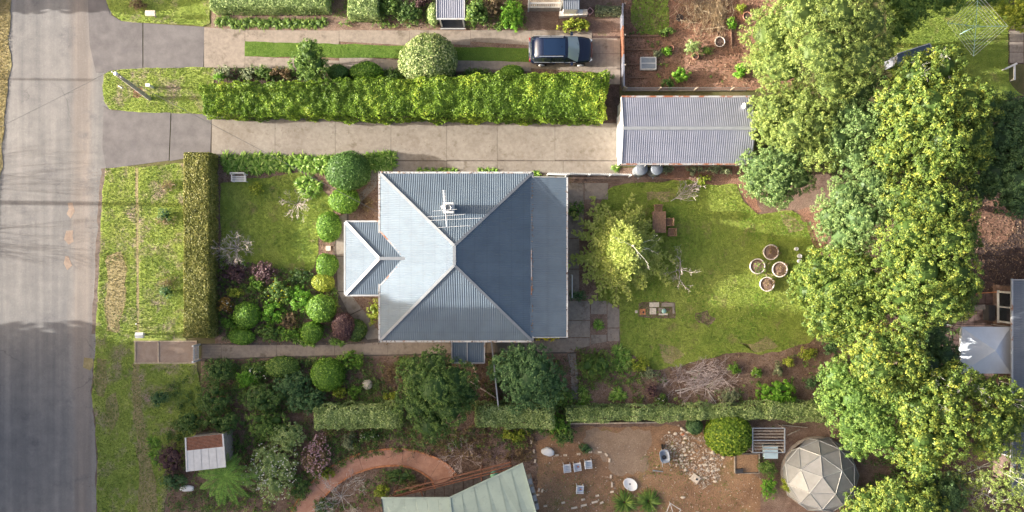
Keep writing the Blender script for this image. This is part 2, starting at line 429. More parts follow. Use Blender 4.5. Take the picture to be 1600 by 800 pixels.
plain('print_blue', (0.05, 0.12, 0.40), 0.5)
plain('print_orange', (0.65, 0.22, 0.06), 0.5)
plain('hoist_green', (0.36, 0.56, 0.48), 0.5, 0.2)
plain('rubber', (0.02, 0.02, 0.02), 0.8)
plain('rim', (0.55, 0.56, 0.58), 0.3, 0.8)
plain('lamp_clear', (0.75, 0.78, 0.8), 0.15, spec=0.8)
plain('lamp_red', (0.35, 0.02, 0.02), 0.2, spec=0.8)
def car_mats():
    m, nt, b = new_mat('car_paint')
    b.inputs['Base Color'].default_value = (0.005, 0.010, 0.030, 1); b.inputs['Metallic'].default_value = 0.0
    b.inputs['Roughness'].default_value = 0.25; b.inputs['Coat Weight'].default_value = 0.25; b.inputs['Coat Roughness'].default_value = 0.03
    m, nt, b = new_mat('car_glass')
    b.inputs['Base Color'].default_value = (0.02, 0.025, 0.03, 1); b.inputs['Roughness'].default_value = 0.04
    b.inputs['Specular IOR Level'].default_value = 1.0
    m, nt, b = new_mat('windscreen')
    b.inputs['Base Color'].default_value = (0.30, 0.37, 0.37, 1); b.inputs['Roughness'].default_value = 0.06
    b.inputs['Specular IOR Level'].default_value = 0.9
    m, nt, b = new_mat('sunroof')
    b.inputs['Base Color'].default_value = (0.008, 0.02, 0.05, 1); b.inputs['Roughness'].default_value = 0.08; b.inputs['Specular IOR Level'].default_value = 0.6
car_mats()
def dome_mat():
    m, nt, b = new_mat('dome_sheet')
    oi = nt.nodes.new('ShaderNodeObjectInfo')
    c = ramp(nt, oi.outputs['Random'], [(0.0, (0.28, 0.29, 0.30)), (0.5, (0.37, 0.38, 0.39)), (1.0, (0.46, 0.465, 0.475))])
    n = pos_noise(nt, 2.5, 4, 0.6)
    c = mixc(nt, 1.0, c, ramp(nt, n, [(0.3, (0.85, 0.85, 0.83)), (0.7, (1.08, 1.08, 1.08))]), 'MULTIPLY')
    nt.links.new(c, b.inputs['Base Color']); b.inputs['Roughness'].default_value = 0.3
    t = nt.nodes.new('ShaderNodeBsdfTranslucent'); nt.links.new(c, t.inputs['Color'])
    x = nt.nodes.new('ShaderNodeMixShader'); x.inputs[0].default_value = 0.3
    nt.links.new(b.outputs[0], x.inputs[1]); nt.links.new(t.outputs[0], x.inputs[2])
    nt.links.new(x.outputs[0], nt.nodes['Material Output'].inputs['Surface'])
dome_mat()

# ------------------------------------------------------------------ quad-cloud geometry (foliage, twigs, litter)
def quad_mesh(name, V, tint, smooth=False):
    n = len(V) // 4
    me = bpy.data.meshes.new(name)
    me.vertices.add(len(V)); me.vertices.foreach_set('co', np.ascontiguousarray(V, dtype=np.float32).ravel())
    me.loops.add(len(V)); me.loops.foreach_set('vertex_index', np.arange(len(V), dtype=np.int32))
    me.polygons.add(n); me.polygons.foreach_set('loop_start', np.arange(0, len(V), 4, dtype=np.int32))
    at = me.attributes.new('tint', 'FLOAT', 'FACE')
    at.data.foreach_set('value', np.clip(tint, 0, 1).astype(np.float32))
    me.update(calc_edges=True)
    return me

def nrm(a): return a / np.maximum(np.linalg.norm(a, axis=-1, keepdims=True), 1e-9)

def leaf_quads(C, N, L, W, rng, jit=0.55):
    n = len(C)
    N = nrm(N + rng.normal(size=(n, 3)) * jit)
    r = rng.normal(size=(n, 3))
    t1 = nrm(r - (r * N).sum(1, keepdims=True) * N); t2 = np.cross(N, t1)
    l = (L * rng.uniform(0.65, 1.3, n))[:, None]; w = (W * rng.uniform(0.7, 1.25, n))[:, None]
    return np.stack([C - t1 * l / 2, C + t2 * w / 2 - t1 * l * 0.05, C + t1 * l / 2, C - t2 * w / 2 - t1 * l * 0.05], 1).reshape(-1, 3)

def cube_sphere(n=5):
    q = []
    g = np.linspace(-1, 1, n + 1)
    for ax in range(3):
        for s in (-1, 1):
            for i in range(n):
                for j in range(n):
                    cs = [(g[i], g[j]), (g[i + 1], g[j]), (g[i + 1], g[j + 1]), (g[i], g[j + 1])]
                    if s < 0: cs = cs[::-1]
                    for a, b in cs:
                        p = [0, 0, 0]; p[ax] = s; p[(ax + 1) % 3] = a; p[(ax + 2) % 3] = b
                        q.append(p)
    return nrm(np.array(q, float))
CS = cube_sphere(5)

def lumps(D, rng, amp):
    f = np.zeros(len(D))
    for k in range(5):
        f += np.sin(D @ (rng.normal(size=3) * (2.0 + 1.6 * k)) + rng.uniform(0, 6.3)) / (1 + 0.5 * k)
    return 1.0 + amp * f / 2.2

def ball_geo(rx, ry, h, rng, leaf=0.075, dens=330, amp=0.09, stretch=1.5):
    """clipped dome: dense small leaves over an ellipsoid plus a leafy core"""
    cz, rz = h * 0.47, h * 0.53
    area = 4 * math.pi * ((rx * ry) ** 0.8 + 2 * (((rx + ry) / 2 * rz) ** 0.8)) / 3 * 0.85
    n = int(area * dens)
    D = nrm(rng.normal(size=(int(n * 1.5), 3))); D = D[D[:, 2] > -0.75][:n]
    seed = rng.integers(1 << 30); f = lumps(D, np.random.default_rng(seed), amp)
    S = np.array([rx, ry, rz])
    C = D * S * (f * rng.uniform(0.93, 1.03, len(D)))[:, None]; C[:, 2] += cz
    Nn = nrm(D / S)
    V = leaf_quads(C, Nn, leaf * stretch, leaf, rng, 0.45)
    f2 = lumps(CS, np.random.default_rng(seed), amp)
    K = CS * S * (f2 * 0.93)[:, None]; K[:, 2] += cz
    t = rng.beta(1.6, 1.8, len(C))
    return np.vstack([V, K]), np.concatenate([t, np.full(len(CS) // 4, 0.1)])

def clump_geo(lobes, rng, per_m2=6.0, per=22, cr=0.3, leaf=0.16, asp=0.5, zlo=-0.45, spread=0.5, core=0.0, yell=0.5):
    """lobes: (x, y, z, rx, ry, rz). Leaf clumps spread through the outer shell of every lobe."""
    out, tin = [], []
    Ls = np.array(lobes, float)
    for k, (x, y, z, rx, ry, rz) in enumerate(lobes):
        area = 4 * math.pi * (((rx * ry) ** 1.6 + (rx * rz) ** 1.6 + (ry * rz) ** 1.6) / 3) ** (1 / 1.6)
        n = max(6, int(area * per_m2 * 0.75))
        D = nrm(rng.normal(size=(n * 2, 3))); D = D[D[:, 2] > zlo][:n]
        n = len(D)
        f = lumps(D, rng, 0.20)
        sh = 1 - rng.random(n) ** 2.2 * spread
        C = np.array([x, y, z]) + D * np.array([rx, ry, rz]) * (f * sh)[:, None]
        keep = np.ones(n, bool)
        for j in range(len(lobes)):
            if j != k:
                q = ((C - Ls[j, :3]) / Ls[j, 3:]); keep &= (q * q).sum(1) > 0.45
        C, D = C[keep], D[keep]; n = len(C)
        if n == 0: continue
        cs = cr * rng.uniform(0.6, 1.3, n)
        ct = rng.beta(2, 2, n) * yell + (1 - yell) * 0.35
        m = max(4, int(per))
        O = nrm(rng.normal(size=(n, m, 3)) + D[:, None, :] * 0.7 + np.array([0, 0, 0.25])) * (cs[:, None] * rng.random((n, m)) ** 0.45)[..., None]
        O[..., 2] *= 0.8
        LC = (C[:, None, :] + O).reshape(-1, 3)
        NN = nrm(nrm(O) * 0.7 + D[:, None, :] * 0.35 + np.array([0, 0, 0.35])).reshape(-1, 3)
        out.append(leaf_quads(LC, NN, leaf, leaf * asp, rng, 0.45))
        tin.append(np.clip(np.repeat(ct, m) + rng.normal(0, 0.16, n * m), 0, 1))
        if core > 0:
            out.append(CS * np.array([rx, ry, rz]) * core * lumps(CS, rng, 0.1)[:, None] + np.array([x, y, z])); tin.append(np.full(len(CS) // 4, 0.05))  # core tinted dark, painting the shade in gaps between leaf clumps
    return np.vstack(out), np.concatenate(tin)

def seg_quads(S, sides=3):
    """S: (n, 8) p0 p1 r0 r1 -> thin prisms as quads"""
    S = np.asarray(S, float); p0, p1, r0, r1 = S[:, :3], S[:, 3:6], S[:, 6:7], S[:, 7:8]
    d = nrm(p1 - p0); up = np.where(np.abs(d[:, 2:3]) < 0.9, [[0, 0, 1.0]], [[1.0, 0, 0]])
    s = nrm(np.cross(d, up)); u = np.cross(s, d); q = []
    for i in range(sides):
        a, b = 2 * math.pi * i / sides, 2 * math.pi * (i + 1) / sides
        oa = s * math.cos(a) + u * math.sin(a); ob = s * math.cos(b) + u * math.sin(b)
        q.append(np.stack([p0 + oa * r0, p0 + ob * r0, p1 + ob * r1, p1 + oa * r1], 1))
    return np.stack(q, 1).reshape(-1, 3)

def branch_segs(rng, p, d, length, r, depth, out, kids=(2, 4), shrink=0.76, wig=0.30, droop=0.0):
    steps = 3
    for k in range(steps):
        q = p + d * (length / steps)
        r2 = max(r * (1 - 0.22 * (k + 1) / steps * 1.6), 0.004)
        out.append((*p, *q, r, r2))
        if depth > 0 and k >= 0:
            for _ in range(rng.integers(kids[0], kids[1]) if k == steps - 1 else rng.integers(0, 2)):
                nd = d + rng.normal(size=3) * 0.48; nd[2] += 0.08; nd /= np.linalg.norm(nd)
                branch_segs(rng, q, nd, length * shrink * rng.uniform(0.7, 1.15), r2 * 0.62, depth - 1, out, kids, shrink, wig, droop)
        p, r = q, r2
        d = d + rng.normal(size=3) * wig * 0.5; d[2] -= droop; d = d / np.linalg.norm(d)

def strap_geo(rng, n, length, width, flat=0.5):
    """rosette of arching strap leaves"""
    a = rng.uniform(0, 2 * math.pi, n); el = rng.uniform(0.35, 1.35, n)
    L = length * rng.uniform(0.6, 1.1, n); K = 4
    base = np.stack([np.cos(a), np.sin(a), np.zeros(n)], 1); side = np.stack([-np.sin(a), np.cos(a), np.zeros(n)], 1)
    pts = [base * 0.04]; ang = el.copy()
    for k in range(K):
        st = (L / K)[:, None]
        pts.append(pts[-1] + (base * np.cos(ang)[:, None] + np.array([0, 0, 1.0]) * np.sin(ang)[:, None]) * st)
        ang = ang - rng.uniform(0.25, 0.7, n) * (1 + flat)
    w = [0.7, 1.0, 0.95, 0.65, 0.08]; q = []
    for k in range(K):
        h0, h1 = side * (width * w[k] / 2), side * (width * w[k + 1] / 2)
        q.append(np.stack([pts[k] - h0, pts[k] + h0, pts[k + 1] + h1, pts[k + 1] - h1], 1))
    V = np.stack(q, 1).reshape(-1, 3); V[:, 2] = np.maximum(V[:, 2], 0.03)
    t = np.repeat(rng.beta(1.6, 1.8, n), K)
    return V, t

def in_poly(x, y, poly):
    c = np.zeros(len(x), bool); n = len(poly)
    for i in range(n):
        x0, y0 = poly[i]; x1, y1 = poly[(i + 1) % n]
        if y0 == y1: continue
        c ^= ((y0 > y) != (y1 > y)) & (x < (x1 - x0) * (y - y0) / (y1 - y0) + x0)
    return c

def poly_w(pts, z=0.0): return [tuple(P(x, y, z))[:2] for x, y in pts]

def scatter(poly, dens, rng, holes=()):
    """random points inside a world polygon, outside the hole polygons"""
    a = np.array(poly); lo, hi = a.min(0), a.max(0)
    n = int((hi - lo).prod() * dens)
    X = rng.uniform(lo, hi, (n, 2)); k = in_poly(X[:, 0], X[:, 1], poly)
    for h in holes: k &= ~in_poly(X[:, 0], X[:, 1], h)
    return X[k]

def rough(pts, step=0.35, amp=0.05, seed=1):
    """densify a world polygon and wobble its outline"""
    out = []; n = len(pts)
    for i in range(n):
        a, b = Vector(pts[i]), Vector(pts[(i + 1) % n]); L = (b - a).length
        k = max(1, int(L / step)); t = (b - a).normalized(); nn = Vector((-t.y, t.x))
        for j in range(k):
            p = a.lerp(b, j / k)
            w = mnoise.noise(Vector((p.x * 0.9, p.y * 0.9, seed * 7.3))) * amp * 1.4 + mnoise.noise(Vector((p.x * 4, p.y * 4, seed * 3.1))) * amp
            out.append(tuple(p + nn * w))
    return out

def sheet(name, pts_px, z, mat, kind='structure', parent=None, amp=0.05, seed=1, thick=0.0, label=None):
    pts = poly_w(pts_px)
    if amp: pts = rough(pts, 0.35, amp, seed)
    mb = MB()
    if thick: mb.prism(pts, z - thick, z)
    else:
        n = len(pts); ar = sum(pts[i][0] * pts[(i + 1) % n][1] - pts[(i + 1) % n][0] * pts[i][1] for i in range(n))
        if ar < 0: pts = pts[::-1]
        mb.quad(*[(x, y, z) for x, y in pts])
    o = mb.build(name, mat, parent)
    if kind and parent is None: tag(o, label, None, None, kind)
    return o
# ================================================================== THE SETTING
g = MB().quad((-420, -420, 0), (420, -420, 0), (420, 420, 0), (-420, 420, 0)).build('ground', 'ground')
tag(g, 'wide brown and green ground under the gardens', None, None, 'structure')

# ---- road and verges
sheet('road', [(-230, -2500), (174, -2500), (174, 3200), (-230, 3200)], 0.006, 'asphalt', amp=0, label='worn grey asphalt street along the left edge')
V_LEFT = [(-420, -600), (20, -600), (17, 0), (15, 60), (16, 110), (10, 150), (8, 190), (2, 235), (3, 262), (-8, 300), (-14, 420), (-14, 1400), (-420, 1400)]
V_TOP = [(166, -200), (167, 0), (170, 14), (177, 24), (190, 32), (215, 35), (260, 37), (318, 41), (328, 36), (329, -200)]
V_MID = [(163, 117), (172, 110), (230, 107), (335, 105), (335, 178), (245, 176), (200, 174), (172, 170), (163, 160), (160, 138)]
V_MAIN = [(165, 263), (215, 260), (290, 255), (290, 530), (308, 568), (318, 640), (300, 690), (262, 760), (250, 860), (250, 1400), (153, 1400), (152, 800), (152, 720), (149, 660), (144, 610), (147, 575), (151, 530), (152, 480), (155, 420), (158, 350), (161, 300)]
sheet('grass_verge', V_LEFT, 0.030, 'lawn_dry', amp=0.12, seed=2, thick=0.03, label='dry tan grass edge on the far side of the street')
sheet('grass_verge', V_TOP, 0.034, 'lawn_verge', amp=0.06, seed=3, thick=0.034, label='grass verge in the top left beyond the upper driveway')
sheet('grass_verge', V_MID, 0.034, 'lawn_verge', amp=0.06, seed=4, thick=0.034, label='grass island between the two asphalt driveway aprons')
sheet('grass_verge', V_MAIN, 0.034, 'lawn_verge', amp=0.08, seed=5, thick=0.034, label='long grass verge outside the front hedge')
# bare trodden footpath line and dry patches on the verge
sheet('path', [(211, 262), (216, 262), (217, 380), (218, 528), (214, 528), (213, 380)], 0.040, 'lawn_dry', amp=0.04, seed=6, label='thin worn line running down the verge')
sheet('path', [(206, 568), (218, 568), (222, 640), (232, 700), (246, 760), (250, 860), (214, 860), (218, 760), (214, 690), (207, 630)], 0.040, 'lawn_dry', amp=0.14, seed=7, label='worn pale track down the lower verge')
for i, pts in enumerate(([(168, 400), (186, 392), (199, 420), (196, 470), (186, 520), (170, 515), (164, 470)], [(166, 620), (182, 612), (188, 650), (176, 672), (165, 655)],
                         [(152, 560), (166, 562), (170, 600), (160, 622), (150, 610)])):
    sheet('dry_patch', pts, 0.041, 'lawn_dry', amp=0.2, seed=8 + i, label=['long bare dry patch on the verge beside the road', 'small bare patch low on the verge', 'bare patch beside the road below the gravel pad'][i])
# crumbling earth step along the bitumen edge
for i, pts in enumerate(([(158, 262), (167, 262), (164, 320), (160, 380), (157, 440), (154, 520), (144, 522), (147, 440), (150, 380), (154, 320)],
                         [(148, 560), (149, 600), (151, 660), (154, 720), (155, 860), (151, 860), (150, 720), (147, 660), (143, 610), (145, 570)])):
    sheet('kerb', pts, 0.022, 'kerb_earth', amp=0.09, seed=12 + i, thick=0.02, label=['dark crumbling road edge beside the upper verge', 'dark crumbling road edge beside the lower verge'][i])
# ---- asphalt aprons
SLAB_N = [-12]
def slabs(name, label, bed, pieces, mat, z=0.036, bedmat='joint', amp=0.0, pname='slab'):
    """a paved area: recessed bed plus slab pieces, each its own object"""
    SLAB_N[0] += 1
    b = sheet(name, bed, z - 0.017 + 0.0007 * SLAB_N[0], bedmat, amp=amp, label=label)
    for q in pieces:
        pts = poly_w(q)
        c = Vector((sum(p[0] for p in pts) / len(pts), sum(p[1] for p in pts) / len(pts)))
        pts = [tuple(Vector(p) + (c - Vector(p)).normalized() * 0.012) for p in pts]
        MB().prism(pts, z - 0.02, z + random.uniform(-0.002, 0.002)).build(pname, mat, b)
    return b
random.seed(5)
slabs('driveway_apron', 'asphalt apron of the upper driveway', [(134, -60), (166, -60), (167, 2), (172, 22), (190, 34), (322, 43), (320, 108), (172, 112), (150, 112), (138, 60)],
      [[(135, -60), (165, -60), (166, 2), (172, 22), (190, 33), (223, 36), (223, 110), (172, 113), (150, 114), (140, 70)], [(224, 36), (320, 42), (318, 109), (224, 110)]], 'asphalt_apron', z=0.024)
slabs('driveway_apron', 'asphalt apron of the long concrete driveway', [(161, 168), (172, 170), (332, 178), (330, 242), (288, 245), (165, 263), (158, 240)],
      [[(162, 166), (172, 172), (267, 176), (264, 251), (166, 264), (160, 230)], [(268, 176), (331, 179), (329, 240), (288, 248), (265, 252)]], 'asphalt_apron', z=0.024)

# ---- concrete driveways
jx = [331, 430, 524, 611, 698, 777, 867, 966]
top = lambda x: 180 + (x - 331) * 0.0205
pieces = []
for i in range(7):
    a, b = jx[i], jx[i + 1]
    y1 = 250 - 0.004 * (a - 331)
    pieces.append([(a, top(a)), (b, top(b)), (b, 251), (a, 244 if i == 0 else 250)])
low = [612, 698, 777, 880, 966]
for i in range(4): pieces.append([(low[i], 252), (low[i + 1], 252), (low[i + 1], 270 if i < 3 else 272), (low[i], 270)])
pieces.append([(560, 252), (611, 252), (611, 268), (592, 270), (588, 292), (545, 335), (536, 330), (580, 285)])
slabs('driveway', 'long pale concrete driveway leading to the grey shed', [(330, 176), (968, 186), (968, 274), (545, 274), (545, 252), (330, 246)], pieces, 'concrete')
up = [319, 383, 530, 640, 735, 830, 925]
pieces = [[(319, 43), (383, 46), (383, 106), (319, 106)]]
for a, b in zip(up[1:-1], up[2:]): pieces += [[(a, 47), (b, 48), (b, 71), (a, 65)], [(a, 88), (b, 95), (b, 112), (a, 107)]]
slabs('driveway', 'neighbouring concrete wheel track driveway with the car', [(319, 42), (970, 46), (970, 132), (319, 118)], pieces, 'concrete_grey', bedmat='soil')
STRIP = [(383, 65), (640, 72), (865, 76), (865, 98), (640, 92), (383, 88)]
sheet('grass_strip', STRIP, 0.045, 'lawn_strip', amp=0.04, seed=21, thick=0.03, label='narrow bright green grass strip between the wheel tracks')
pieces = []
for i in range(4):
    for j in range(3):
        pieces.append([(925 + 11 * i, 60 + 24 * j), (936 + 11 * i, 60 + 24 * j), (936 + 11 * i, 84 + 24 * j), (925 + 11 * i, 84 + 24 * j)])
slabs('paving', 'dark paved square in front of the parked car', [(922, 56), (972, 56), (972, 134), (922, 134)], pieces, 'concrete_grey', bedmat='soil_dark', pname='paver')

# ---- beds and lawns of the main garden
SOIL_FRONT = [(336, 240), (612, 240), (612, 545), (336, 545)]
sheet('garden_bed', SOIL_FRONT, 0.008, 'soil', amp=0, label='dark mulched soil of the front garden')
LAWN_F = [(344, 285), (470, 270), (520, 310), (520, 345), (497, 360), (496, 395), (488, 420), (470, 440), (440, 420), (398, 412), (345, 416)]
sheet('lawn', LAWN_F, 0.022, 'lawn', amp=0.12, seed=31, thick=0.012, label='front lawn between hedge and house')
sheet('garden_bed', [(314, 556), (892, 552), (905, 652), (314, 652)], 0.008, 'soil', amp=0, label='shaded soil bed south of the front path')
sheet('garden_bed', [(886, 262), (1420, 262), (1420, 660), (886, 660)], 0.007, 'soil', amp=0, label='brown soil around the back lawn')
LAWN_B = [(950, 296), (985, 285), (1085, 282), (1105, 290), (1150, 288), (1162, 315), (1185, 335), (1238, 328), (1262, 345), (1280, 390), (1292, 440), (1292, 520), (1262, 535), (1225, 546), (1188, 553), (1150, 549), (1108, 560), (1062, 574), (1020, 578), (1000, 562), (968, 540), (968, 476), (936, 474), (930, 440), (930, 330)]
sheet('lawn', LAWN_B, 0.022, 'lawn', amp=0.12, seed=32, thick=0.012, label='broad back lawn with planter tubs')
sheet('garden_bed', [(1030, 255), (1160, 255), (1190, 330), (1178, 336), (1158, 300), (1100, 286), (1030, 278)], 0.012, 'soil_red', amp=0.08, seed=33, label='reddish bed behind the shed')
sheet('garden_bed', [(1245, 330), (1290, 315), (1292, 400), (1270, 380), (1258, 350)], 0.026, 'soil_red', amp=0.12, seed=34, label='bare reddish soil under the trees')

# ---- neighbour yards
sheet('vegetable_plot', [(970, -80), (1240, -80), (1240, 141), (970, 141)], 0.012, 'soil_red', amp=0, label='red brown vegetable plot with dead plants')
sheet('lawn', [(988, -80), (1040, -80), (1046, 30), (1044, 52), (1000, 56), (986, 30)], 0.024, 'lawn', amp=0.15, seed=36, label='small grass patch in the vegetable plot')
sheet('garden_bed', [(330, -80), (970, -80), (970, 48), (330, 42)], 0.010, 'soil', amp=0, label='planted bed above the upper driveway')
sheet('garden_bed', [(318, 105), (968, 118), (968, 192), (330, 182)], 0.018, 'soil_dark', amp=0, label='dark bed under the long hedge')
sheet('lawn', [(1385, -80), (1576, -80), (1576, 128), (1600, 150), (1480, 175), (1385, 110)], 0.014, 'lawn', amp=0.1, seed=37, label='neighbour lawn with the clothes hoist')
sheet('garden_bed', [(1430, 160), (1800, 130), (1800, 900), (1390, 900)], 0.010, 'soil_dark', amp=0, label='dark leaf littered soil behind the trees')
sheet('garden_bed', [(1505, 315), (1590, 315), (1590, 360), (1560, 385), (1510, 360)], 0.014, 'soil_red', amp=0.2, seed=38, label='reddish leaf litter between the dark trees')
sheet('garden_bed', [(255, 650), (1420, 650), (1420, 1000), (255, 1000)], 0.009, 'soil', amp=0, label='brown soil of the lower neighbour yard')
YARD = [(838, 690), (880, 668), (1040, 664), (1150, 690), (1190, 760), (1180, 900), (845, 900)]
sheet('dirt_yard', YARD, 0.013, 'soil_tan', amp=0.2, seed=39, label='bare tan dirt yard of the lower neighbour')
sheet('dirt_patch', [(915, 672), (1015, 672), (1012, 735), (965, 745), (952, 720), (912, 705)], 0.017, 'soil_sand', amp=0.35, seed=40, label='levelled sandy pad in the dirt yard')
pieces = []
random.seed(3)
for i in range(5):
    for j in range(9):
        x, y = 1472 + 16.8 * i, 456 + 19 * j
        pieces.append([(x, y), (x + 16.3, y), (x + 16.3, y + 18.4), (x, y + 18.4)])
slabs('patio', 'dark red paved patio beside the white gazebo', [(1470, 454), (1556, 454), (1556, 632), (1470, 632)], pieces, 'paver_dark', bedmat='soil_dark', pname='paver')
pieces = []
for i in range(3):
    for j in range(3):
        x, y = 1577 + 22 * i, 48 + 17 * j
        pieces.append([(x, y), (x + 21.4, y), (x + 21.4, y + 16.4), (x, y + 16.4)])
slabs('patio', 'grey brown patio beside the clothes hoist lawn', [(1575, 46), (1680, 46), (1680, 100), (1575, 100)], pieces, 'concrete_grey', bedmat='soil_dark', pname='paver')

# ---- garden paths of the main house
fp = [(316, 539, 560), (346, 539, 560), (432, 539, 557), (523, 539, 555), (606, 534, 554), (690, 532, 552), (760, 532, 551), (830, 532, 550), (897, 528, 550)]
pieces = []
for (a, y0, y1), (b, y2, y3) in zip(fp[:-1], fp[1:]): pieces.append([(a, y0), (b, y2), (b, y3), (a, y1)])
pieces[0:1] = [[(316, 539 + 2.35 * k), (346, 539 + 2.35 * k), (346, 540.9 + 2.35 * k), (316, 540.9 + 2.35 * k)] for k in range(9)]
slabs('path', 'grey concrete front path from gate to back yard', [(315, 537), (600, 531), (900, 526), (900, 552), (600, 556), (315, 562)], pieces, 'concrete_grey')
slabs('path', 'curved concrete path along the front porch', [(520, 345), (545, 330), (545, 462), (604, 533), (570, 537), (530, 478), (520, 440)],
      [[(524, 342), (542, 332), (542, 400), (526, 400)], [(526, 401), (542, 401), (543, 455), (528, 455)], [(528, 456), (545, 456), (566, 482), (546, 492)], [(547, 493), (567, 483), (600, 528), (574, 531)]], 'concrete')
pieces = [[(888, 286), (912, 286), (912, 330), (888, 330)], [(913, 286), (950, 286), (950, 312), (913, 312)], [(888, 331), (912, 331), (912, 372), (888, 372)], [(888, 373), (905, 373), (905, 420), (888, 420)], [(888, 421), (905, 421), (905, 468), (888, 468)],
          [(888, 470), (922, 470), (922, 500), (888, 500)], [(888, 501), (922, 501), (922, 527), (888, 527)], [(923, 470), (948, 470), (948, 491), (923, 491)], [(949, 470), (968, 484), (968, 512), (949, 512)],
          [(949, 513), (968, 513), (968, 533), (949, 533)], [(923, 523), (948, 523), (948, 534), (923, 538)], [(888, 528), (922, 528), (922, 540), (888, 550)]]
slabs('patio', 'stained concrete slabs behind the house', [(886, 283), (952, 283), (952, 330), (924, 330), (924, 468), (948, 468), (970, 484), (970, 536), (886, 552)], pieces, 'concrete_grey', bedmat='soil')
slabs('path', 'narrow concrete spur between two dark shrubs', [(886, 552), (900, 551), (904, 585), (903, 626), (890, 626), (892, 585)], [[(887, 553), (899, 552), (903, 585), (893, 586)], [(893, 587), (903, 586), (902, 624), (891, 624)]], 'concrete')

# ---- gravel pad at the front gate, with timber edging
pad = sheet('gravel_pad', [(212, 534), (308, 534), (308, 566), (212, 566)], 0.05, 'gravel', amp=0, thick=0.05, label='pinkish gravel pad outside the front gate')
for a, b in (((210, 533), (308, 533)), ((210, 567), (306, 567)), ((248, 534), (248, 566)), ((212, 534), (212, 566))):
    p, q = P(*a), P(*b); MB().beam((p.x, p.y, 0.045), (q.x, q.y, 0.045), 0.07, 0.09).build('edging_board', 'timber_pale', pad)

# ---- curved pink concrete ramp in the lower neighbour's yard
def arc_strip(pts, w):
    L, Rr = [], []
    for i, (x, y, ww) in enumerate(pts):
        a = Vector(pts[max(0, i - 1)][:2]); b = Vector(pts[min(len(pts) - 1, i + 1)][:2]); t = (b - a).normalized(); n = Vector((-t.y, t.x))
        L.append(Vector((x, y)) + n * ww / 2); Rr.append(Vector((x, y)) - n * ww / 2)
    return L, Rr
def smooth_line(ctrl, n):
    """Catmull-Rom through control tuples"""
    c = [np.array(p, float) for p in ctrl]; c = [2 * c[0] - c[1]] + c + [2 * c[-1] - c[-2]]; out = []
    for i in range(1, len(c) - 2):
        for k in range(n):
            t = k / n
            out.append(0.5 * (2 * c[i] + (c[i + 1] - c[i - 1]) * t + (2 * c[i - 1] - 5 * c[i] + 4 * c[i + 1] - c[i + 2]) * t * t + (3 * c[i] - c[i - 1] - 3 * c[i + 1] + c[i + 2]) * t ** 3))
    out.append(c[-2]); return [tuple(p) for p in out]
ctrl = [(455, 835, 30), (478, 790, 30), (505, 757, 29), (540, 732, 27), (580, 718, 26), (622, 714, 26), (655, 720, 28), (685, 736, 34), (697, 752, 40)]
ln = smooth_line(ctrl, 5)
L, Rr = arc_strip(ln, 0)
ramp_o = None
cuts = [0, 9, 18, 26, 34, len(ln) - 1]
ramp_o = sheet('ramp', [tuple(p) for p in L] + [tuple(p) for p in Rr[::-1]], 0.06, 'joint', amp=0, thick=0.05, label='curved pink concrete ramp with brick edging')
for a, b in zip(cuts[:-1], cuts[1:]):
    pts = [tuple(L[i]) for i in range(a, b + 1)] + [tuple(Rr[i]) for i in range(b, a - 1, -1)]
    pw = poly_w(pts); c = Vector((sum(p[0] for p in pw) / len(pw), sum(p[1] for p in pw) / len(pw)))
    MB().prism([tuple(Vector(p) + (c - Vector(p)).normalized() * 0.012) for p in pw], 0.05, 0.085).build('slab', 'concrete_pink', ramp_o)
for side in (L, Rr):
    mb = MB()
    for i in range(len(side) - 1):
        for k in range(2):
            a = side[i].lerp(side[i + 1], k / 2 + 0.02); b = side[i].lerp(side[i + 1], k / 2 + 0.48)
            pa, pb = P(a.x, a.y), P(b.x, b.y)
            mb.beam((pa.x, pa.y, 0.07), (pb.x, pb.y, 0.07), 0.12, 0.12)
    o = mb.build('brick_edging', 'brick_edge', ramp_o); o['kind'] = 'stuff'

# ---- grass blades and leaf litter (uncountable)
def grass(name, label, poly_px, dens, size, mat, seed, holes=()):
    rng = np.random.default_rng(seed)
    X = scatter(poly_w(poly_px), dens, rng, [poly_w(h) for h in holes]); n = len(X)
    C = np.column_stack([X, np.full(n, 0.03 + size * 0.3)])
    N = nrm(np.column_stack([rng.normal(size=(n, 2)), np.full(n, 0.55)]))
    V = leaf_quads(C, N, size, size * 0.42, rng, 0.25)
    # patchy colour: clover, dry and fresh areas
    t = np.array([0.5 + 0.9 * mnoise.noise(Vector((x * 0.35, y * 0.35, seed))) + 0.35 * mnoise.noise(Vector((x * 1.7, y * 1.7, seed))) for x, y in X]) if n else np.zeros(0)
    me = quad_mesh(name, V, t * 0.6 + rng.random(n) * 0.35 - 0.05)
    return tag(link(name, me, mat), label, 'grass', None, 'stuff')
grass('lawn_grass', 'short grass blades of the front lawn', LAWN_F, 260, 0.09, 'grass_blade', 41)
grass('lawn_grass', 'short grass blades of the back lawn', LAWN_B, 260, 0.09, 'grass_blade', 42)
grass('verge_grass', 'grass blades on the middle verge island', V_MID, 300, 0.09, 'grass_blade', 43)
grass('verge_grass', 'grass blades on the top left verge', V_TOP[1:-1] + [(329, -30), (166, -30)], 240, 0.09, 'grass_blade', 44)
grass('verge_grass', 'grass blades on the long verge', [p for p in V_MAIN if p[1] < 900] , 260, 0.10, 'grass_blade', 45,
      [[(208, 528), (312, 528), (312, 570), (208, 570)], [(211, 262), (216, 262), (217, 380), (218, 528), (214, 528), (213, 380)], [(168, 400), (186, 392), (199, 420), (196, 470), (186, 520), (170, 515), (164, 470)]])
grass('verge_grass', 'dry straw coloured blades on the far verge', [(-60, -30), (17, -30), (15, 100), (8, 190), (2, 262), (-10, 420), (-60, 420)], 260, 0.10, 'grass_dry', 46)
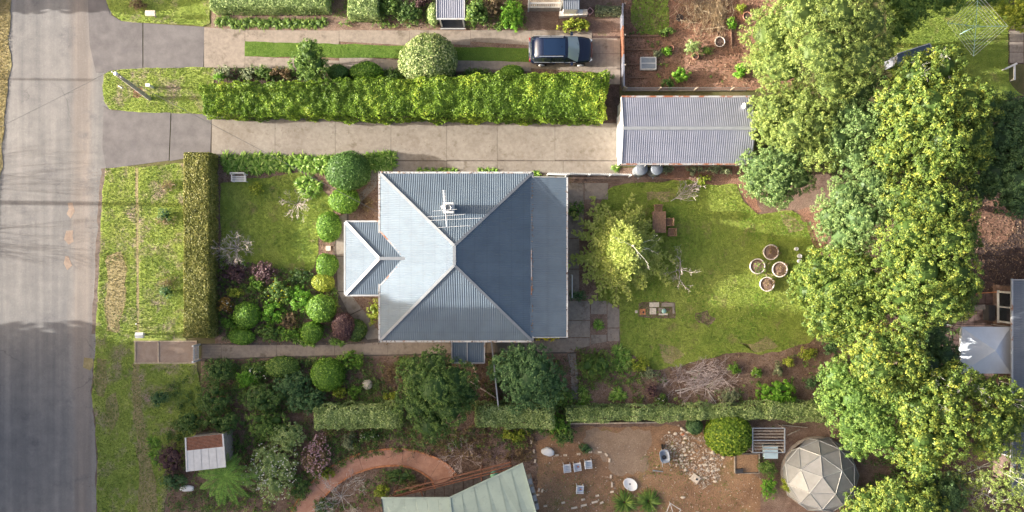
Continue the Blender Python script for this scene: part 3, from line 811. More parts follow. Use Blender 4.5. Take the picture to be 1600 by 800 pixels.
grass('dry_grass', 'dry straw on the bare verge patches', [(166, 395), (200, 395), (200, 470), (186, 520), (166, 520)], 160, 0.10, 'grass_dry', 47)
grass('strip_grass', 'bright blades of the grass strip between wheel tracks', STRIP, 300, 0.07, 'leaf_clip', 48)
grass('lawn_grass', 'grass blades around the clothes hoist', [(1385, -40), (1576, -40), (1576, 128), (1480, 175), (1385, 110)], 220, 0.09, 'grass_blade', 49)
grass('lawn_grass', 'grass tuft patch in the vegetable plot', [(988, -30), (1040, -30), (1046, 30), (1044, 52), (1000, 56), (986, 30)], 260, 0.09, 'grass_blade', 50)
grass('weeds', 'thin weeds across the dirt yard', [(850, 735), (960, 745), (1050, 740), (1160, 745), (1160, 830), (850, 830)], 22, 0.12, 'leaf_mid', 51)
grass('weeds', 'weeds among the rubble', [(1000, 715), (1050, 690), (1080, 720), (1070, 745), (1010, 740)], 70, 0.12, 'leaf_mid', 52)
def litter(name, label, poly_px, dens, size, mat, seed, holes=()):
    rng = np.random.default_rng(seed)
    X = scatter(poly_w(poly_px), dens, rng, [poly_w(h) for h in holes]); n = len(X)
    C = np.column_stack([X, np.full(n, 0.045)])
    V = leaf_quads(C, np.tile([0, 0, 1.0], (n, 1)), size, size * 0.5, rng, 0.35)
    V[:, 2] = np.maximum(V[:, 2], 0.028)
    return tag(link(name, quad_mesh(name, V, rng.beta(1.3, 2.2, n)), mat), label, 'leaf litter', None, 'stuff')
litter('mulch', 'bark mulch and fallen leaves in the front garden', [(340, 245), (612, 245), (612, 538), (340, 538)], 55, 0.11, 'litter', 61, [LAWN_F, [(522, 340), (545, 330), (545, 460), (605, 535), (570, 537), (528, 478)]])
litter('mulch', 'fallen leaves in the shaded south bed', [(320, 562), (885, 556), (900, 648), (320, 648)], 60, 0.11, 'litter', 62)
litter('mulch', 'twigs and dead leaves in the back bed', [(890, 545), (1290, 530), (1290, 645), (890, 645)], 60, 0.12, 'litter', 63, [LAWN_B])
litter('mulch', 'dry stalk litter over the vegetable plot', [(972, -20), (1200, -20), (1200, 138), (972, 138)], 45, 0.14, 'litter', 64)
litter('mulch', 'leaf litter under the right hand trees', [(1500, 300), (1600, 300), (1600, 460), (1490, 460)], 70, 0.14, 'litter', 65)
litter('mulch', 'dead leaves in the lower neighbour garden', [(262, 660), (840, 655), (840, 800), (262, 800)], 45, 0.12, 'litter', 66)
litter('rubble', 'stone chips and rubble spread over the dirt yard', [(1030, 680), (1080, 672), (1130, 700), (1125, 750), (1095, 765), (1050, 720)], 75, 0.17, 'rubble', 67)
litter('rubble', 'sparse crumbs across the dirt yard', [(850, 690), (1190, 690), (1190, 800), (850, 800)], 9, 0.12, 'rubble', 68)

def groundcover(name, label, poly_px, dens, size, mat, seed, thr=0.0, h=0.3, holes=(), leaf=0.12, asp=0.5, per=12):
    """low plants filling the beds: leafy tufts where a noise field allows them"""
    rng = np.random.default_rng(seed)
    X = scatter(poly_w(poly_px), dens, rng, [poly_w(q) for q in holes])
    X = np.array([p for p in X if mnoise.noise(Vector((p[0] * .55, p[1] * .55, seed * 1.7))) > thr])
    if len(X) == 0: return
    n = len(X); m = per; hh = h * rng.uniform(.4, 1.1, n)
    O = nrm(rng.normal(size=(n, m, 3)) + [0, 0, .5]) * (size * rng.uniform(.5, 1.2, n))[:, None, None] * (rng.random((n, m)) ** .5)[..., None]
    C = np.concatenate([np.repeat(X[:, None, :], m, 1) + O[..., :2], (hh[:, None] * rng.uniform(.15, 1, (n, m)))[..., None] + .04], 2).reshape(-1, 3)
    N = nrm(O + [0, 0, size * .8]).reshape(-1, 3)
    V = leaf_quads(C, N, leaf, leaf * asp, rng, .45); V[:, 2] = np.maximum(V[:, 2], .03)
    t = np.clip(np.repeat(rng.beta(2, 2, n), m) + rng.normal(0, .15, n * m), 0, 1)
    return tag(link(name, quad_mesh(name, V, t), mat), label, 'ground cover', None, 'stuff')
PATHS = [[(520, 340), (545, 330), (545, 458), (606, 533), (570, 539), (528, 478)], [(312, 533), (600, 530), (612, 556), (312, 564)]]
BED_F = [(342, 400), (400, 412), (445, 418), (480, 425), (520, 445), (575, 520), (570, 536), (342, 536)]
groundcover('groundcover', 'leafy green groundcover between the front garden shrubs', BED_F, 16, .22, 'leaf_mid', 201, -.12, .35, PATHS)
groundcover('groundcover', 'dark groundcover between the front garden shrubs', BED_F, 12, .2, 'leaf_dark', 202, -.05, .3, PATHS)
groundcover('groundcover', 'lime groundcover flecks between the front garden shrubs', BED_F, 9, .16, 'leaf_clip', 203, .08, .3, PATHS)
groundcover('groundcover', 'purple groundcover beside the front hedge', [(342, 400), (400, 412), (395, 450), (342, 460)], 14, .2, 'leaf_purple', 204, -.2, .25)
BED_S = [(318, 562), (600, 556), (600, 636), (318, 650)]
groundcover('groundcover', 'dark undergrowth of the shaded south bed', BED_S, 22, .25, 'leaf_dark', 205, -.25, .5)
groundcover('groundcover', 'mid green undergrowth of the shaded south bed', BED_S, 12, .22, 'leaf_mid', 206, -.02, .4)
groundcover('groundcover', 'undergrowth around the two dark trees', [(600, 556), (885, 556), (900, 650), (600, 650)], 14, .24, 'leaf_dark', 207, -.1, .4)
groundcover('groundcover', 'brown dead undergrowth around the two dark trees', [(600, 556), (885, 556), (900, 650), (600, 650)], 12, .2, 'leaf_brown', 208, 0, .2)
groundcover('groundcover', 'green undergrowth beside the path spur', [(900, 545), (985, 545), (1010, 580), (1005, 640), (900, 640)], 18, .22, 'leaf_mid', 209, -.2, .35)
groundcover('groundcover', 'sparse low plants of the back bed', [(1010, 585), (1060, 580), (1290, 545), (1290, 640), (1010, 640)], 6, .18, 'leaf_mid', 210, .05, .25)
LOW = [(262, 660), (470, 652), (840, 660), (830, 700), (720, 700), (640, 705), (560, 715), (500, 750), (460, 800), (262, 800)]
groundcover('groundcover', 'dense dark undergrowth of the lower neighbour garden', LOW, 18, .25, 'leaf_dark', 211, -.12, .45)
groundcover('groundcover', 'mid green undergrowth of the lower neighbour garden', LOW, 11, .22, 'leaf_mid', 212, .0, .35)
groundcover('groundcover', 'rusty brown undergrowth above the curved ramp', [(500, 670), (840, 662), (830, 720), (700, 715), (620, 705), (530, 722)], 22, .2, 'leaf_brown', 213, -.2, .3)
groundcover('groundcover', 'low planting inside the curve of the ramp', [(560, 760), (600, 735), (650, 735), (662, 755), (600, 790), (520, 800)], 16, .2, 'leaf_dark', 214, -.2, .3)
groundcover('groundcover', 'undergrowth of the top bed', [(510, -20), (682, -20), (682, 44), (510, 40)], 16, .22, 'leaf_mid', 215, -.1, .3)
groundcover('groundcover', 'undergrowth of the bed right of the small porch', [(728, -20), (822, -20), (822, 46), (728, 46)], 16, .22, 'leaf_mid', 216, -.15, .3)
groundcover('groundcover', 'low plants under the upper driveway shrub row', [(332, 104), (960, 118), (960, 126), (332, 128)], 22, .2, 'leaf_dark', 217, -.3, .35)
groundcover('groundcover', 'low green weeds scattered in the vegetable plot', [(985, 40), (1160, 60), (1160, 135), (985, 135)], 5, .16, 'leaf_mid', 218, .1, .2)
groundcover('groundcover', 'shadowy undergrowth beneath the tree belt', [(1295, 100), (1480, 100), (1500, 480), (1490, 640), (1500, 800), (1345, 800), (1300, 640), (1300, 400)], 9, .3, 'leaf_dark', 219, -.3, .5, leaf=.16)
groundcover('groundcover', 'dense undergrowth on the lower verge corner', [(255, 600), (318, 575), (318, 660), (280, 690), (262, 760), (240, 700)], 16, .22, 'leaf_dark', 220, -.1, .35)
groundcover('clover', 'darker clover patches in the back lawn', LAWN_B, 26, .10, 'leaf_clip', 221, .12, .06, leaf=.06, per=8)
groundcover('clover', 'darker weed patches in the front lawn', LAWN_F, 26, .10, 'leaf_mid', 222, .10, .06, leaf=.06, per=8)
groundcover('clover', 'darker weed patches on the long verge', [p for p in V_MAIN if p[1] < 900], 16, .10, 'leaf_mid', 223, .15, .06, [[(205, 528), (314, 528), (314, 572), (205, 572)]], leaf=.06, per=8)
litter('fallen_leaves', 'few fallen leaves over the back lawn', LAWN_B, 5, .08, 'litter', 71)
litter('fallen_leaves', 'few fallen leaves over the long driveway', [(332, 182), (965, 194), (965, 268), (615, 268), (332, 240)], 2.2, .07, 'litter', 72)
litter('fallen_leaves', 'grit and leaves along the road edge', [(138, 262), (166, 262), (160, 420), (154, 800), (136, 800), (140, 500)], 10, .07, 'litter', 73)
litter('fallen_leaves', 'leaves and grit on the upper driveway', [(322, 44), (920, 48), (920, 62), (322, 62)], 3, .07, 'litter', 74)
litter('fallen_leaves', 'leaves on the back slabs', [(888, 286), (950, 286), (968, 530), (888, 550)], 8, .08, 'litter', 75)

for i, pts in enumerate(([(106, 318), (114, 316), (117, 330), (112, 340), (106, 334)], [(104, 362), (112, 360), (114, 376), (108, 382), (103, 374)], [(103, 402), (110, 400), (112, 414), (106, 422), (101, 412)], [(132, 562), (146, 560), (150, 574), (140, 580), (132, 574)])):
    sheet('dirt_patch', pts, 0.011, 'lawn_dry' if i == 3 else 'gravel', amp=.2, seed=90 + i, label=['highest of the three orange dirt patches on the road', 'middle of the three orange dirt patches on the road', 'lowest of the three orange dirt patches on the road', 'pale washed out sand patch at the road edge'][i])

for i, (pts, m) in enumerate((([(1086, 490), (1104, 486), (1116, 496), (1108, 508), (1090, 505)], 'soil'), ([(1150, 535), (1195, 530), (1215, 538), (1180, 547)], 'lawn_dry'), ([(1030, 545), (1060, 540), (1070, 556), (1040, 565)], 'lawn_dry'), ([(1220, 340), (1245, 336), (1258, 352), (1235, 362)], 'lawn_dry'), ([(1010, 300), (1050, 298), (1045, 312), (1015, 312)], 'lawn_dry'))):
    sheet('worn_patch', pts, .026 + .001 * i, m, amp=.3, seed=110 + i, label=['dark worn patch in the middle of the back lawn', 'dry patch on the lower right of the back lawn', 'dry patch on the lower left of the back lawn', 'dry patch beside the bare red soil under the trees', 'worn patch at the top of the back lawn'][i])
# ================================================================== BUILDINGS
def corrugated(parent, pts, eave, mat, pitch=0.145, amp=0.010, width=0.85, name='roof_sheet', lift=0.0):
    """cover a planar 3D polygon with corrugated sheets running upslope; eave = horizontal direction"""
    u = Vector(eave).normalized()
    p0 = Vector(pts[0]); nn = None
    for i in range(1, len(pts) - 1):
        c = (Vector(pts[i]) - p0).cross(Vector(pts[i + 1]) - p0)
        if c.length > 1e-6: nn = c.normalized(); break
    if nn.z < 0: nn = -nn
    v = nn.cross(u)
    if v.z < 0: v = -v
    uv = [((Vector(p) - p0).dot(u), (Vector(p) - p0).dot(v)) for p in pts]
    u0, u1 = min(a for a, b in uv), max(a for a, b in uv)
    def span(x):
        ys = []
        for (a, b), (c, d) in zip(uv, uv[1:] + uv[:1]):
            if abs(a - c) < 1e-9: continue
            if min(a, c) - 1e-9 <= x <= max(a, c) + 1e-9: ys.append(b + (d - b) * (x - a) / (c - a))
        return (min(ys), max(ys)) if len(ys) > 1 else None
    ns = max(1, round((u1 - u0) / width))
    for s in range(ns):
        a, b = u0 + (u1 - u0) * s / ns, u0 + (u1 - u0) * (s + 1) / ns
        b += 0.03 if s < ns - 1 else 0
        k = max(4, int((b - a) / pitch * 6)); rows = []
        for i in range(k + 1):
            x = a + (b - a) * i / k; x = min(max(x, u0 + 1e-4), u1 - 1e-4)
            sp = span(x)
            if sp is None: continue
            h = amp * math.sin(2 * math.pi * x / pitch) + amp + lift + (0.004 if s % 2 else 0.0)
            rows.append((p0 + u * x + v * sp[0] + nn * h, p0 + u * x + v * sp[1] + nn * h))
        if len(rows) < 2: continue
        mb = MB(); vs = [q for r in rows for q in r]
        mb.add(vs, [(2 * i, 2 * i + 2, 2 * i + 3, 2 * i + 1) for i in range(len(rows) - 1)], True)
        mb.build(name, mat, parent)

def trim(parent, name, mat, lines, w, h):
    for a, b in lines: MB().beam(a, b, w, h).build(name, mat, parent)

def window(parent, p, ax, w, h, out):
    """window on a wall: p = centre on wall face, ax 'x' or 'y' wall direction, out = outward sign"""
    d = 0.05 * out
    if ax == 'x':
        f = MB().box(p[0], p[1] + d, p[2] - h / 2 - 0.07, p[2] + h / 2 + 0.07, w + 0.14, 0.09).build('window', 'white_paint', parent)
        MB().box(p[0], p[1] + d * 1.6, p[2] - h / 2, p[2] + h / 2, w, 0.05).build('pane', 'window_dark', f)
    else:
        f = MB().box(p[0] + d, p[1], p[2] - h / 2 - 0.07, p[2] + h / 2 + 0.07, 0.09, w + 0.14).build('window', 'white_paint', parent)
        MB().box(p[0] + d * 1.6, p[1], p[2] - h / 2, p[2] + h / 2, 0.05, w).build('pane', 'window_dark', f)

def main_house():
    X0, X1, Y0, Y1, ZE = -8.83, 1.33, -5.66, 5.53, 3.2
    RX, RY0, RY1, ZR = -3.70, -0.58, 0.66, 5.38
    h = thing('house', 'cottage with hipped grey corrugated iron roof in the middle of the block', 'house', (-3.7, -0.05, 0))
    MB().box(-3.75, -0.06, 0.0, 3.05, 9.2, 10.2).build('wall', 'weatherboard', h)
    MB().box(2.2, -0.06, 0.0, 2.72, 2.6, 9.9).build('wall', 'weatherboard', h)
    MB().box(-9.3, -0.15, 0.0, 2.85, 3.0, 4.2).build('wall', 'weatherboard', h)
    for x in (-6.5, -3.5, -0.5): window(h, (x, 5.04, 1.7), 'x', 1.1, 1.3, 1); window(h, (x, -5.16, 1.7), 'x', 1.1, 1.3, -1)
    for y in (-3.2, 3.0): window(h, (-8.35, y, 1.7), 'y', 1.3, 1.3, -1); window(h, (3.5, y, 1.6), 'y', 1.6, 1.1, 1)
    window(h, (-10.8, -0.15, 1.6), 'y', 2.2, 1.3, -1)
    d = MB().box(-9.3, -2.28, 0.0, 2.1, 0.9, 0.06).build('door', 'timber', h)
    MB().box(-8.97, -2.33, 1.0, 1.06, 0.12, 0.05).build('handle', 'steel', d)
    # roof underlay, sheets, caps, gutters
    A, B, C, D = (X0, Y1, ZE), (X1, Y1, ZE), (X1, Y0, ZE), (X0, Y0, ZE)
    E, F = (RX, RY1, ZR), (RX, RY0, ZR)
    mb = MB(); s = Vector((0, 0, -0.03))
    A_, B_, C_, D_, E_, F_ = [Vector(p) + s for p in (A, B, C, D, E, F)]
    mb.add([A_, B_, C_, D_, E_, F_], [(0, 1, 4), (1, 2, 5, 4), (2, 3, 5), (3, 0, 4, 5), (3, 2, 1, 0)])
    r = mb.build('roof', 'zinc', h)
    corrugated(r, [A, B, E], (1, 0, 0), 'zinc'); corrugated(r, [D, C, F], (1, 0, 0), 'zinc')
    corrugated(r, [A, D, F, E], (0, 1, 0), 'zinc'); corrugated(r, [B, C, F, E], (0, 1, 0), 'zinc')
    up = Vector((0, 0, 0.055))
    trim(r, 'hip_cap', 'cap', [(Vector(a) + up, Vector(b) + up) for a, b in ((A, E), (B, E), (C, F), (D, F))], 0.17, 0.04)
    trim(r, 'ridge_cap', 'cap', [(Vector(E) + up, Vector(F) + up)], 0.2, 0.05)
    g = 0.055; zg = ZE - 0.02
    trim(r, 'gutter', 'gutter', [((X0 - g, Y0 - 0.1, zg), (X0 - g, Y1 + 0.1, zg)), ((X0 - 0.1, Y1 + g, zg), (X1 + 0.1, Y1 + g, zg)), ((X0 - 0.1, Y0 - g, zg), (X1 + 0.1, Y0 - g, zg)),
                                ((X1 + g, Y1 - 0.3, zg), (X1 + g, Y1 + 0.1, zg)), ((X1 + g, Y0 - 0.1, zg), (X1 + g, Y0 + 0.3, zg))], 0.12, 0.11)
    # rear lean-to roof
    l = [(1.02, 5.26, 3.27), (3.66, 5.26, 2.95), (3.66, -5.42, 2.95), (1.02, -5.42, 3.27)]
    mb = MB(); mb.add([Vector(p) + s for p in l] , [(0, 1, 2, 3)])
    r2 = mb.build('lean_to_roof', 'zinc', h)
    corrugated(r2, [l[1], l[2], l[3], l[0]], (0, 1, 0), 'zinc')
    trim(r2, 'gutter', 'gutter', [((3.71, 5.32, 2.91), (3.71, -5.50, 2.91))], 0.11, 0.11)
    trim(r2, 'barge_board', 'gutter', [((1.4, 5.30, 3.21), (3.66, 5.30, 2.95)), ((1.4, -5.46, 3.21), (3.66, -5.46, 2.95))], 0.05, 0.14)
    trim(r2, 'flashing', 'rusty_iron', [((1.30, 0.4, 3.262), (1.30, -1.6, 3.262)), ((1.30, -2.0, 3.262), (1.30, -2.6, 3.262))], 0.07, 0.02)
    # dead leaves caught in the gutters and against the flashing
    rg = np.random.default_rng(91); pts = []
    for n_, x0_, y0_, x1_, y1_, z_ in ((60, X0 - g, Y0, X0 - g, Y1, zg + .07), (60, X0, Y0 - g, X1, Y0 - g, zg + .07), (50, X0, Y1 + g, X1, Y1 + g, zg + .07), (70, 1.36, -5.2, 1.36, 5.0, 3.27), (40, 3.70, -5.3, 3.70, 5.2, 2.98)):
        u = rg.random(n_); pts.append(np.column_stack([x0_ + (x1_ - x0_) * u + rg.normal(0, .03, n_), y0_ + (y1_ - y0_) * u + rg.normal(0, .03, n_), np.full(n_, z_)]))
    pts = np.vstack(pts) - np.array(h.location)
    link('gutter_leaves', quad_mesh('gutter_leaves', leaf_quads(pts, np.tile([0, 0, 1.0], (len(pts), 1)), .12, .06, rg, .3), rg.random(len(pts))), 'litter', r)['kind'] = 'stuff'
    # front porch roof
    px0, py0, py1, ze, zr, ym = -11.2, -2.60, 2.28, 2.95, 3.88, -0.16
    Hp, Vp = (-8.77, ym, zr), (-7.05, ym, zr)
    n = [(px0, py1, ze), (-8.80, py1, ze), (-8.80, py1 - 0.66, 3.2), Vp, Hp]
    so = [(px0, py0, ze), (-8.80, py0, ze), (-8.80, py0 + 0.66, 3.2), Vp, Hp]
    w = [(px0, py1, ze), (px0, py0, ze), Hp]
    mb = MB()
    for q in (n, so, w): mb.quad(*[Vector(p) + s for p in q])
    r3 = mb.build('porch_roof', 'zinc', h)
    corrugated(r3, n, (1, 0, 0), 'zinc'); corrugated(r3, so, (1, 0, 0), 'zinc'); corrugated(r3, w, (0, 1, 0), 'zinc')
    trim(r3, 'hip_cap', 'white_paint', [(Vector(n[0]) + up, Vector(Hp) + up), (Vector(so[0]) + up, Vector(Hp) + up)], 0.2, 0.05)
    trim(r3, 'ridge_cap', 'cap', [(Vector(Hp) + up, Vector(Vp) + up)], 0.2, 0.05)
    trim(r3, 'valley', 'rusty_iron', [(Vector(n[2]) + up * 0.9, Vector(Vp) + up * 0.9), (Vector(so[2]) + up * 0.9, Vector(Vp) + up * 0.9)], 0.09, 0.02)
    trim(r3, 'gutter', 'gutter', [((px0 - g, py0 - 0.1, ze - 0.02), (px0 - g, py1 + 0.1, ze - 0.02)), ((px0 - 0.1, py1 + g, ze - 0.02), (-8.9, py1 + g, ze - 0.02)), ((px0 - 0.1, py0 - g, ze - 0.02), (-8.9, py0 - g, ze - 0.02))], 0.11, 0.10)
    for y in (py0 + 0.3, py1 - 0.3): MB().box(px0 + 0.3, y, 0, ze - 0.08, 0.12, 0.12).build('post', 'white_paint', h)
    # flue chimney on the north slope
    c = P(702, 326, 4.9)
    ch = MB().box(c.x, c.y, 4.0, 5.75, 0.62, 0.62).build('chimney', 'white_paint', r)
    MB().lathe((c.x, c.y), [(0.22, 5.75), (0.22, 6.02), (0.17, 6.02), (0.17, 5.85)], 16, cap=(False, False)).build('flue', 'steel', ch)
    for dx, dy, sx, sy in ((0, .28, .68, .12), (0, -.28, .68, .12), (.28, 0, .12, .44), (-.28, 0, .12, .44)):
        MB().box(c.x + dx, c.y + dy, 5.752, 5.84, sx, sy).build('chimney_cap', 'white_paint', ch)
    f = MB()
    f.beam(P(627, 274, 3.35), P(640, 274, 3.35), 0.03, 0.03)
    # south porch awning, two iron bays
    aw = MB()
    q0, q1 = P(706, 534, 2.5), P(757, 567, 2.4)
    aw.box((q0.x + q1.x) / 2, (q0.y + q1.y) / 2, 2.36, 2.40, q1.x - q0.x, abs(q1.y - q0.y))
    a = aw.build('awning', 'gutter', h)
    mid = (q0.x + q1.x) / 2 - 0.06
    for xa, xb in ((q0.x + 0.04, mid - 0.04), (mid + 0.04, q1.x - 0.04)):
        corrugated(a, [(xa, q1.y + 0.05, 2.43), (xb, q1.y + 0.05, 2.43), (xb, q0.y - 0.02, 2.55), (xa, q0.y - 0.02, 2.55)], (1, 0, 0), 'zinc', amp=0.012, width=1.2)
    trim(a, 'awning_frame', 'gutter', [((q0.x, q0.y, 2.55), (q0.x, q1.y, 2.44)), ((q1.x, q0.y, 2.55), (q1.x, q1.y, 2.44)), ((q0.x, q1.y, 2.45), (q1.x, q1.y, 2.45)), ((mid, q0.y, 2.57), (mid, q1.y, 2.47))], 0.07, 0.08)
    for x in (q0.x + 0.05, q1.x - 0.05): MB().box(x, q1.y + 0.08, 0, 2.36, 0.09, 0.09).build('post', 'white_paint', h)
    return c
chim = main_house()

# TV antenna by the chimney
an = thing('antenna', 'pale television antenna with long rods beside the chimney', 'antenna', (chim.x - 0.35, chim.y - 0.2, 4.5))
base = Vector((chim.x - 0.42, chim.y - 0.15, 4.4)); topz = 6.6
MB().tube(base, (base.x, base.y, topz), 0.025).build('mast', 'steel', an)
bm = [P(693, 297, 6.5), P(698, 354, 6.5)]
MB().tube(bm[0], bm[1], 0.022).build('boom', 'white_plastic', an)
for k, (t, x0, x1, dy) in enumerate(((0.55, 676, 714, 3), (0.70, 668, 726, 4), (0.80, 671, 752, 4), (1.0, 684, 735, 3))):
    y = 297 + 57 * t
    MB().tube(P(x0, y + dy / 2, 6.5), P(x1, y - dy / 2, 6.5), 0.011, n=5).build('element', 'white_plastic', an)
for k in range(9):
    y = 298 + 2.2 * k
    MB().tube(P(690.5 + k * 0.2, y, 6.5), P(696 + k * 0.2, y, 6.5), 0.013, n=4).build('element', 'white_plastic', an)
MB().beam(P(689, 324, 6.45), P(696, 322, 6.45), 0.16, 0.12).build('junction_box', 'white_plastic', an)

# ---- back shed / garage
def shed():
    s = thing('shed', 'long pale grey corrugated iron shed at the end of the driveway', 'shed', (11.8, 8.5, 0))
    x0, x1, y0, y1, yr, ze, zr = 7.43, 16.25, 6.28, 10.74, 8.51, 2.60, 3.45
    mb = MB()
    wx0, wx1, wy0, wy1 = x0 + 0.06, x1 - 0.1, y0 + 0.12, y1 - 0.12
    w0 = [(wx0, wy0, 0), (wx0, wy1, 0), (wx0, wy1, ze), (wx0, yr, zr - 0.05), (wx0, wy0, ze)]
    w1 = [(wx1, y, z) for _, y, z in w0]
    mb.add(w0 + w1, [(0, 1, 2, 3, 4), (9, 8, 7, 6, 5), (1, 0, 5, 6), (2, 1, 6, 7), (0, 4, 9, 5)])
    w = mb.build('wall', 'white_paint', s)
    d = MB().box(wx0 - 0.03, 8.4, 0.03, 2.2, 0.05, 2.8).build('door', 'white_paint', s)
    for k in range(5): MB().box(wx0 - 0.065, 8.4, 0.2 + 0.4 * k, 0.23 + 0.4 * k, 0.03, 2.7).build('door_rib', 'gutter', d)
    r = MB().add([(x0, y1, ze - .03), (x1, y1, ze - .03), (x1, yr, zr - .03), (x0, yr, zr - .03), (x0, y0, ze - .03), (x1, y0, ze - .03)], [(0, 1, 2, 3), (3, 2, 5, 4)]).build('roof', 'zinc_pale', s)
    corrugated(r, [(x0, y1, ze), (x1, y1, ze), (x1, yr, zr), (x0, yr, zr)], (1, 0, 0), 'zinc_pale')
    corrugated(r, [(x0, y0, ze), (x1, y0, ze), (x1, yr, zr), (x0, yr, zr)], (1, 0, 0), 'zinc_pale')
    trim(r, 'ridge_cap', 'cap', [((x0 - .03, yr, zr + .055), (x1, yr, zr + .055))], 0.22, 0.04)
    trim(r, 'gutter', 'rusty_iron', [((x0, y0 - 0.06, ze - 0.02), (x1, y0 - 0.06, ze - 0.02)), ((x0, y1 + 0.06, ze - 0.02), (x1, y1 + 0.06, ze - 0.02))], 0.11, 0.1)
    trim(r, 'barge_board', 'white_paint', [((x0 - .03, y0, ze + .0), (x0 - .03, yr, zr + .0)), ((x0 - .03, y1, ze + .0), (x0 - .03, yr, zr + .0))], 0.06, 0.16)
    for k in range(4): MB().tube((x0 + 1.2 + 2.0 * k, y0 - 0.12, ze - 0.04), (x0 + 1.2 + 2.0 * k, y0 + 0.05, ze + 0.06), 0.02).build('gutter_strap', 'steel', s)
    p = P(1163, 166, 2.9)
    MB().lathe((p.x, p.y), [(0.16, 2.8), (0.16, 3.1), (0.22, 3.12), (0.02, 3.24)], 12).build('roof_vent', 'white_plastic', s)
shed()
def water_tank(px, label):
    c = P(px, 272, 0.0); c.y = 5.97
    t = thing('water_tank', label, 'water tank', (c.x, c.y, 0), 'water tanks by the shed')
    prof = []
    for k in range(28):
        z = 0.05 + 1.8 * k / 27; prof.append((0.39 + (0.012 if k % 2 else -0.012), z))
    MB().lathe((c.x, c.y), prof, 22, cap=(True, True)).build('tank_wall', 'tank', t)
    MB().lathe((c.x, c.y), [(0.42, 1.85), (0.42, 1.89), (0.36, 1.93), (0.02, 1.97)], 22).build('lid', 'zinc_blue', t)
    MB().tube((c.x + 0.2, c.y + 0.2, 1.9), (c.x + 0.2, 6.22, 2.5), 0.03).build('inlet_pipe', 'white_plastic', t)
    MB().box(c.x, c.y - 0.47, 0.2, 0.28, 0.06, 0.1).build('tap', 'steel', t)
water_tank(996, 'ribbed grey water tank nearer the driveway, of the pair at the shed')
water_tank(1019, 'ribbed grey water tank farther from the driveway, of the pair at the shed')

# ---- lower neighbour's green roofed house
def green_house():
    h = thing('house', 'house with smooth pale green metal roof at the bottom edge', 'house', (*P(715, 850)[:2], 0))
    ze, zr = 3.1, 3.1
    a, b, c = P(596, 778, 3.0), P(702, 778, 3.35), P(817, 724, 3.0)
    d, e, f = P(618, 960, 3.0), P(722, 960, 4.2), P(866, 900, 3.0)
    # west wing plane and turned east wing plane meeting in a valley
    r = MB().add([Vector(p) - Vector((0, 0, .05)) for p in (a, b, e, d, c, f)], [(0, 1, 2, 3), (1, 4, 5, 2)]).build('roof', 'roof_green', h)
    def strips(q0, q1, q2, q3, n):
        q0, q1, q2, q3 = map(Vector, (q0, q1, q2, q3))
        for k in range(n):
            t0, t1 = k / n + 0.002, (k + 1) / n - 0.002
            MB().quad(q0.lerp(q1, t0), q0.lerp(q1, t1), q3.lerp(q2, t1), q3.lerp(q2, t0)).build('roof_sheet', 'roof_green', r)
    strips(a, b, e, d, 6); strips(b, c, f, e, 6)
    up = Vector((0, 0, 0.03))
    trim(r, 'valley', 'roof_green', [(b + up, e + up)], 0.16, 0.05)
    trim(r, 'gutter', 'roof_green', [(a, b), (b, c)], 0.11, 0.1)
    trim(r, 'barge_board', 'steel_dark', [(c - up, f - up), (a - up, d - up)], 0.06, 0.14)
    trim(r, 'flashing', 'roof_green', [(c + up - Vector((0.05, 0, 0)), f + up - Vector((0.05, 0, 0)))], 0.10, 0.06)
    A, B, C, D, E, F = [P(x, y, 0)[:2] for x, y in ((612, 800), (704, 800), (800, 760), (630, 960), (726, 960), (838, 900))]
    MB().prism([A, B, E, D], 0, 2.85).build('wall', 'weatherboard', h); MB().prism([B, C, F, E], 0, 2.84).build('wall', 'weatherboard', h)
    # dark louvred side vents beyond the east edge
    for k in range(4):
        p = P(828 + k * 3.4, 752 + k * 13, 1.6); MB().box(p.x, p.y, 0.5, 1.7, 0.28, 0.42, 0.25).build('lattice', 'steel', h)
green_house()
def pergola():
    p = thing('pergola', 'rusty steel pergola rails beside the green roof', 'pergola', (*P(700, 760)[:2], 0))
    lines = [((616, 768), (798, 722), 2.6), ((616, 775), (800, 727), 2.6), ((612, 778), (800, 732), 2.5)]
    for (a, b, z) in lines: MB().beam(P(*a, z), P(*b, z), 0.07, 0.09).build('rail', 'rusty_steel', p)
    for t in (0.0, 0.25, 0.5, 0.75, 1.0):
        a = P(614 + 184 * t, 776 - 46 * t, 2.5); MB().box(a.x, a.y, 0.02, 2.5, 0.07, 0.07).build('post', 'rusty_steel', p)
    for a, b in (((658, 768), (662, 780)), ((750, 740), (753, 752))): MB().beam(P(*a, 2.46), P(*b, 2.46), 0.07, 0.07).build('cross_rail', 'rusty_steel', p)
pergola()
pieces = []
for k in range(12):
    t0, t1 = k / 12, (k + 1) / 12 - 0.006
    f = lambda t, o: (620 + 180 * t, 772 - 46 * t + o)
    pieces.append([f(t0, 0), f(t1, 0), f(t1, 34), f(t0, 34)])
slabs('deck', 'timber deck under the rusty pergola, shade put into its colour', [(618, 772), (802, 725), (802, 762), (618, 808)], pieces, 'deck_shade', z=0.12, bedmat='soil_dark', pname='deck_board')
tb = thing('side_table', 'small green topped table on the dark deck', 'table', (*P(772, 742)[:2], 0.12))
c = P(772, 742, 0.6); MB().lathe((c.x, c.y), [(0.26, 0.56), (0.28, 0.6), (0.02, 0.61)], 14).build('table_top', 'green_plastic', tb); MB().tube((c.x, c.y, 0.12), (c.x, c.y, 0.57), 0.04).build('leg', 'steel_dark', tb)

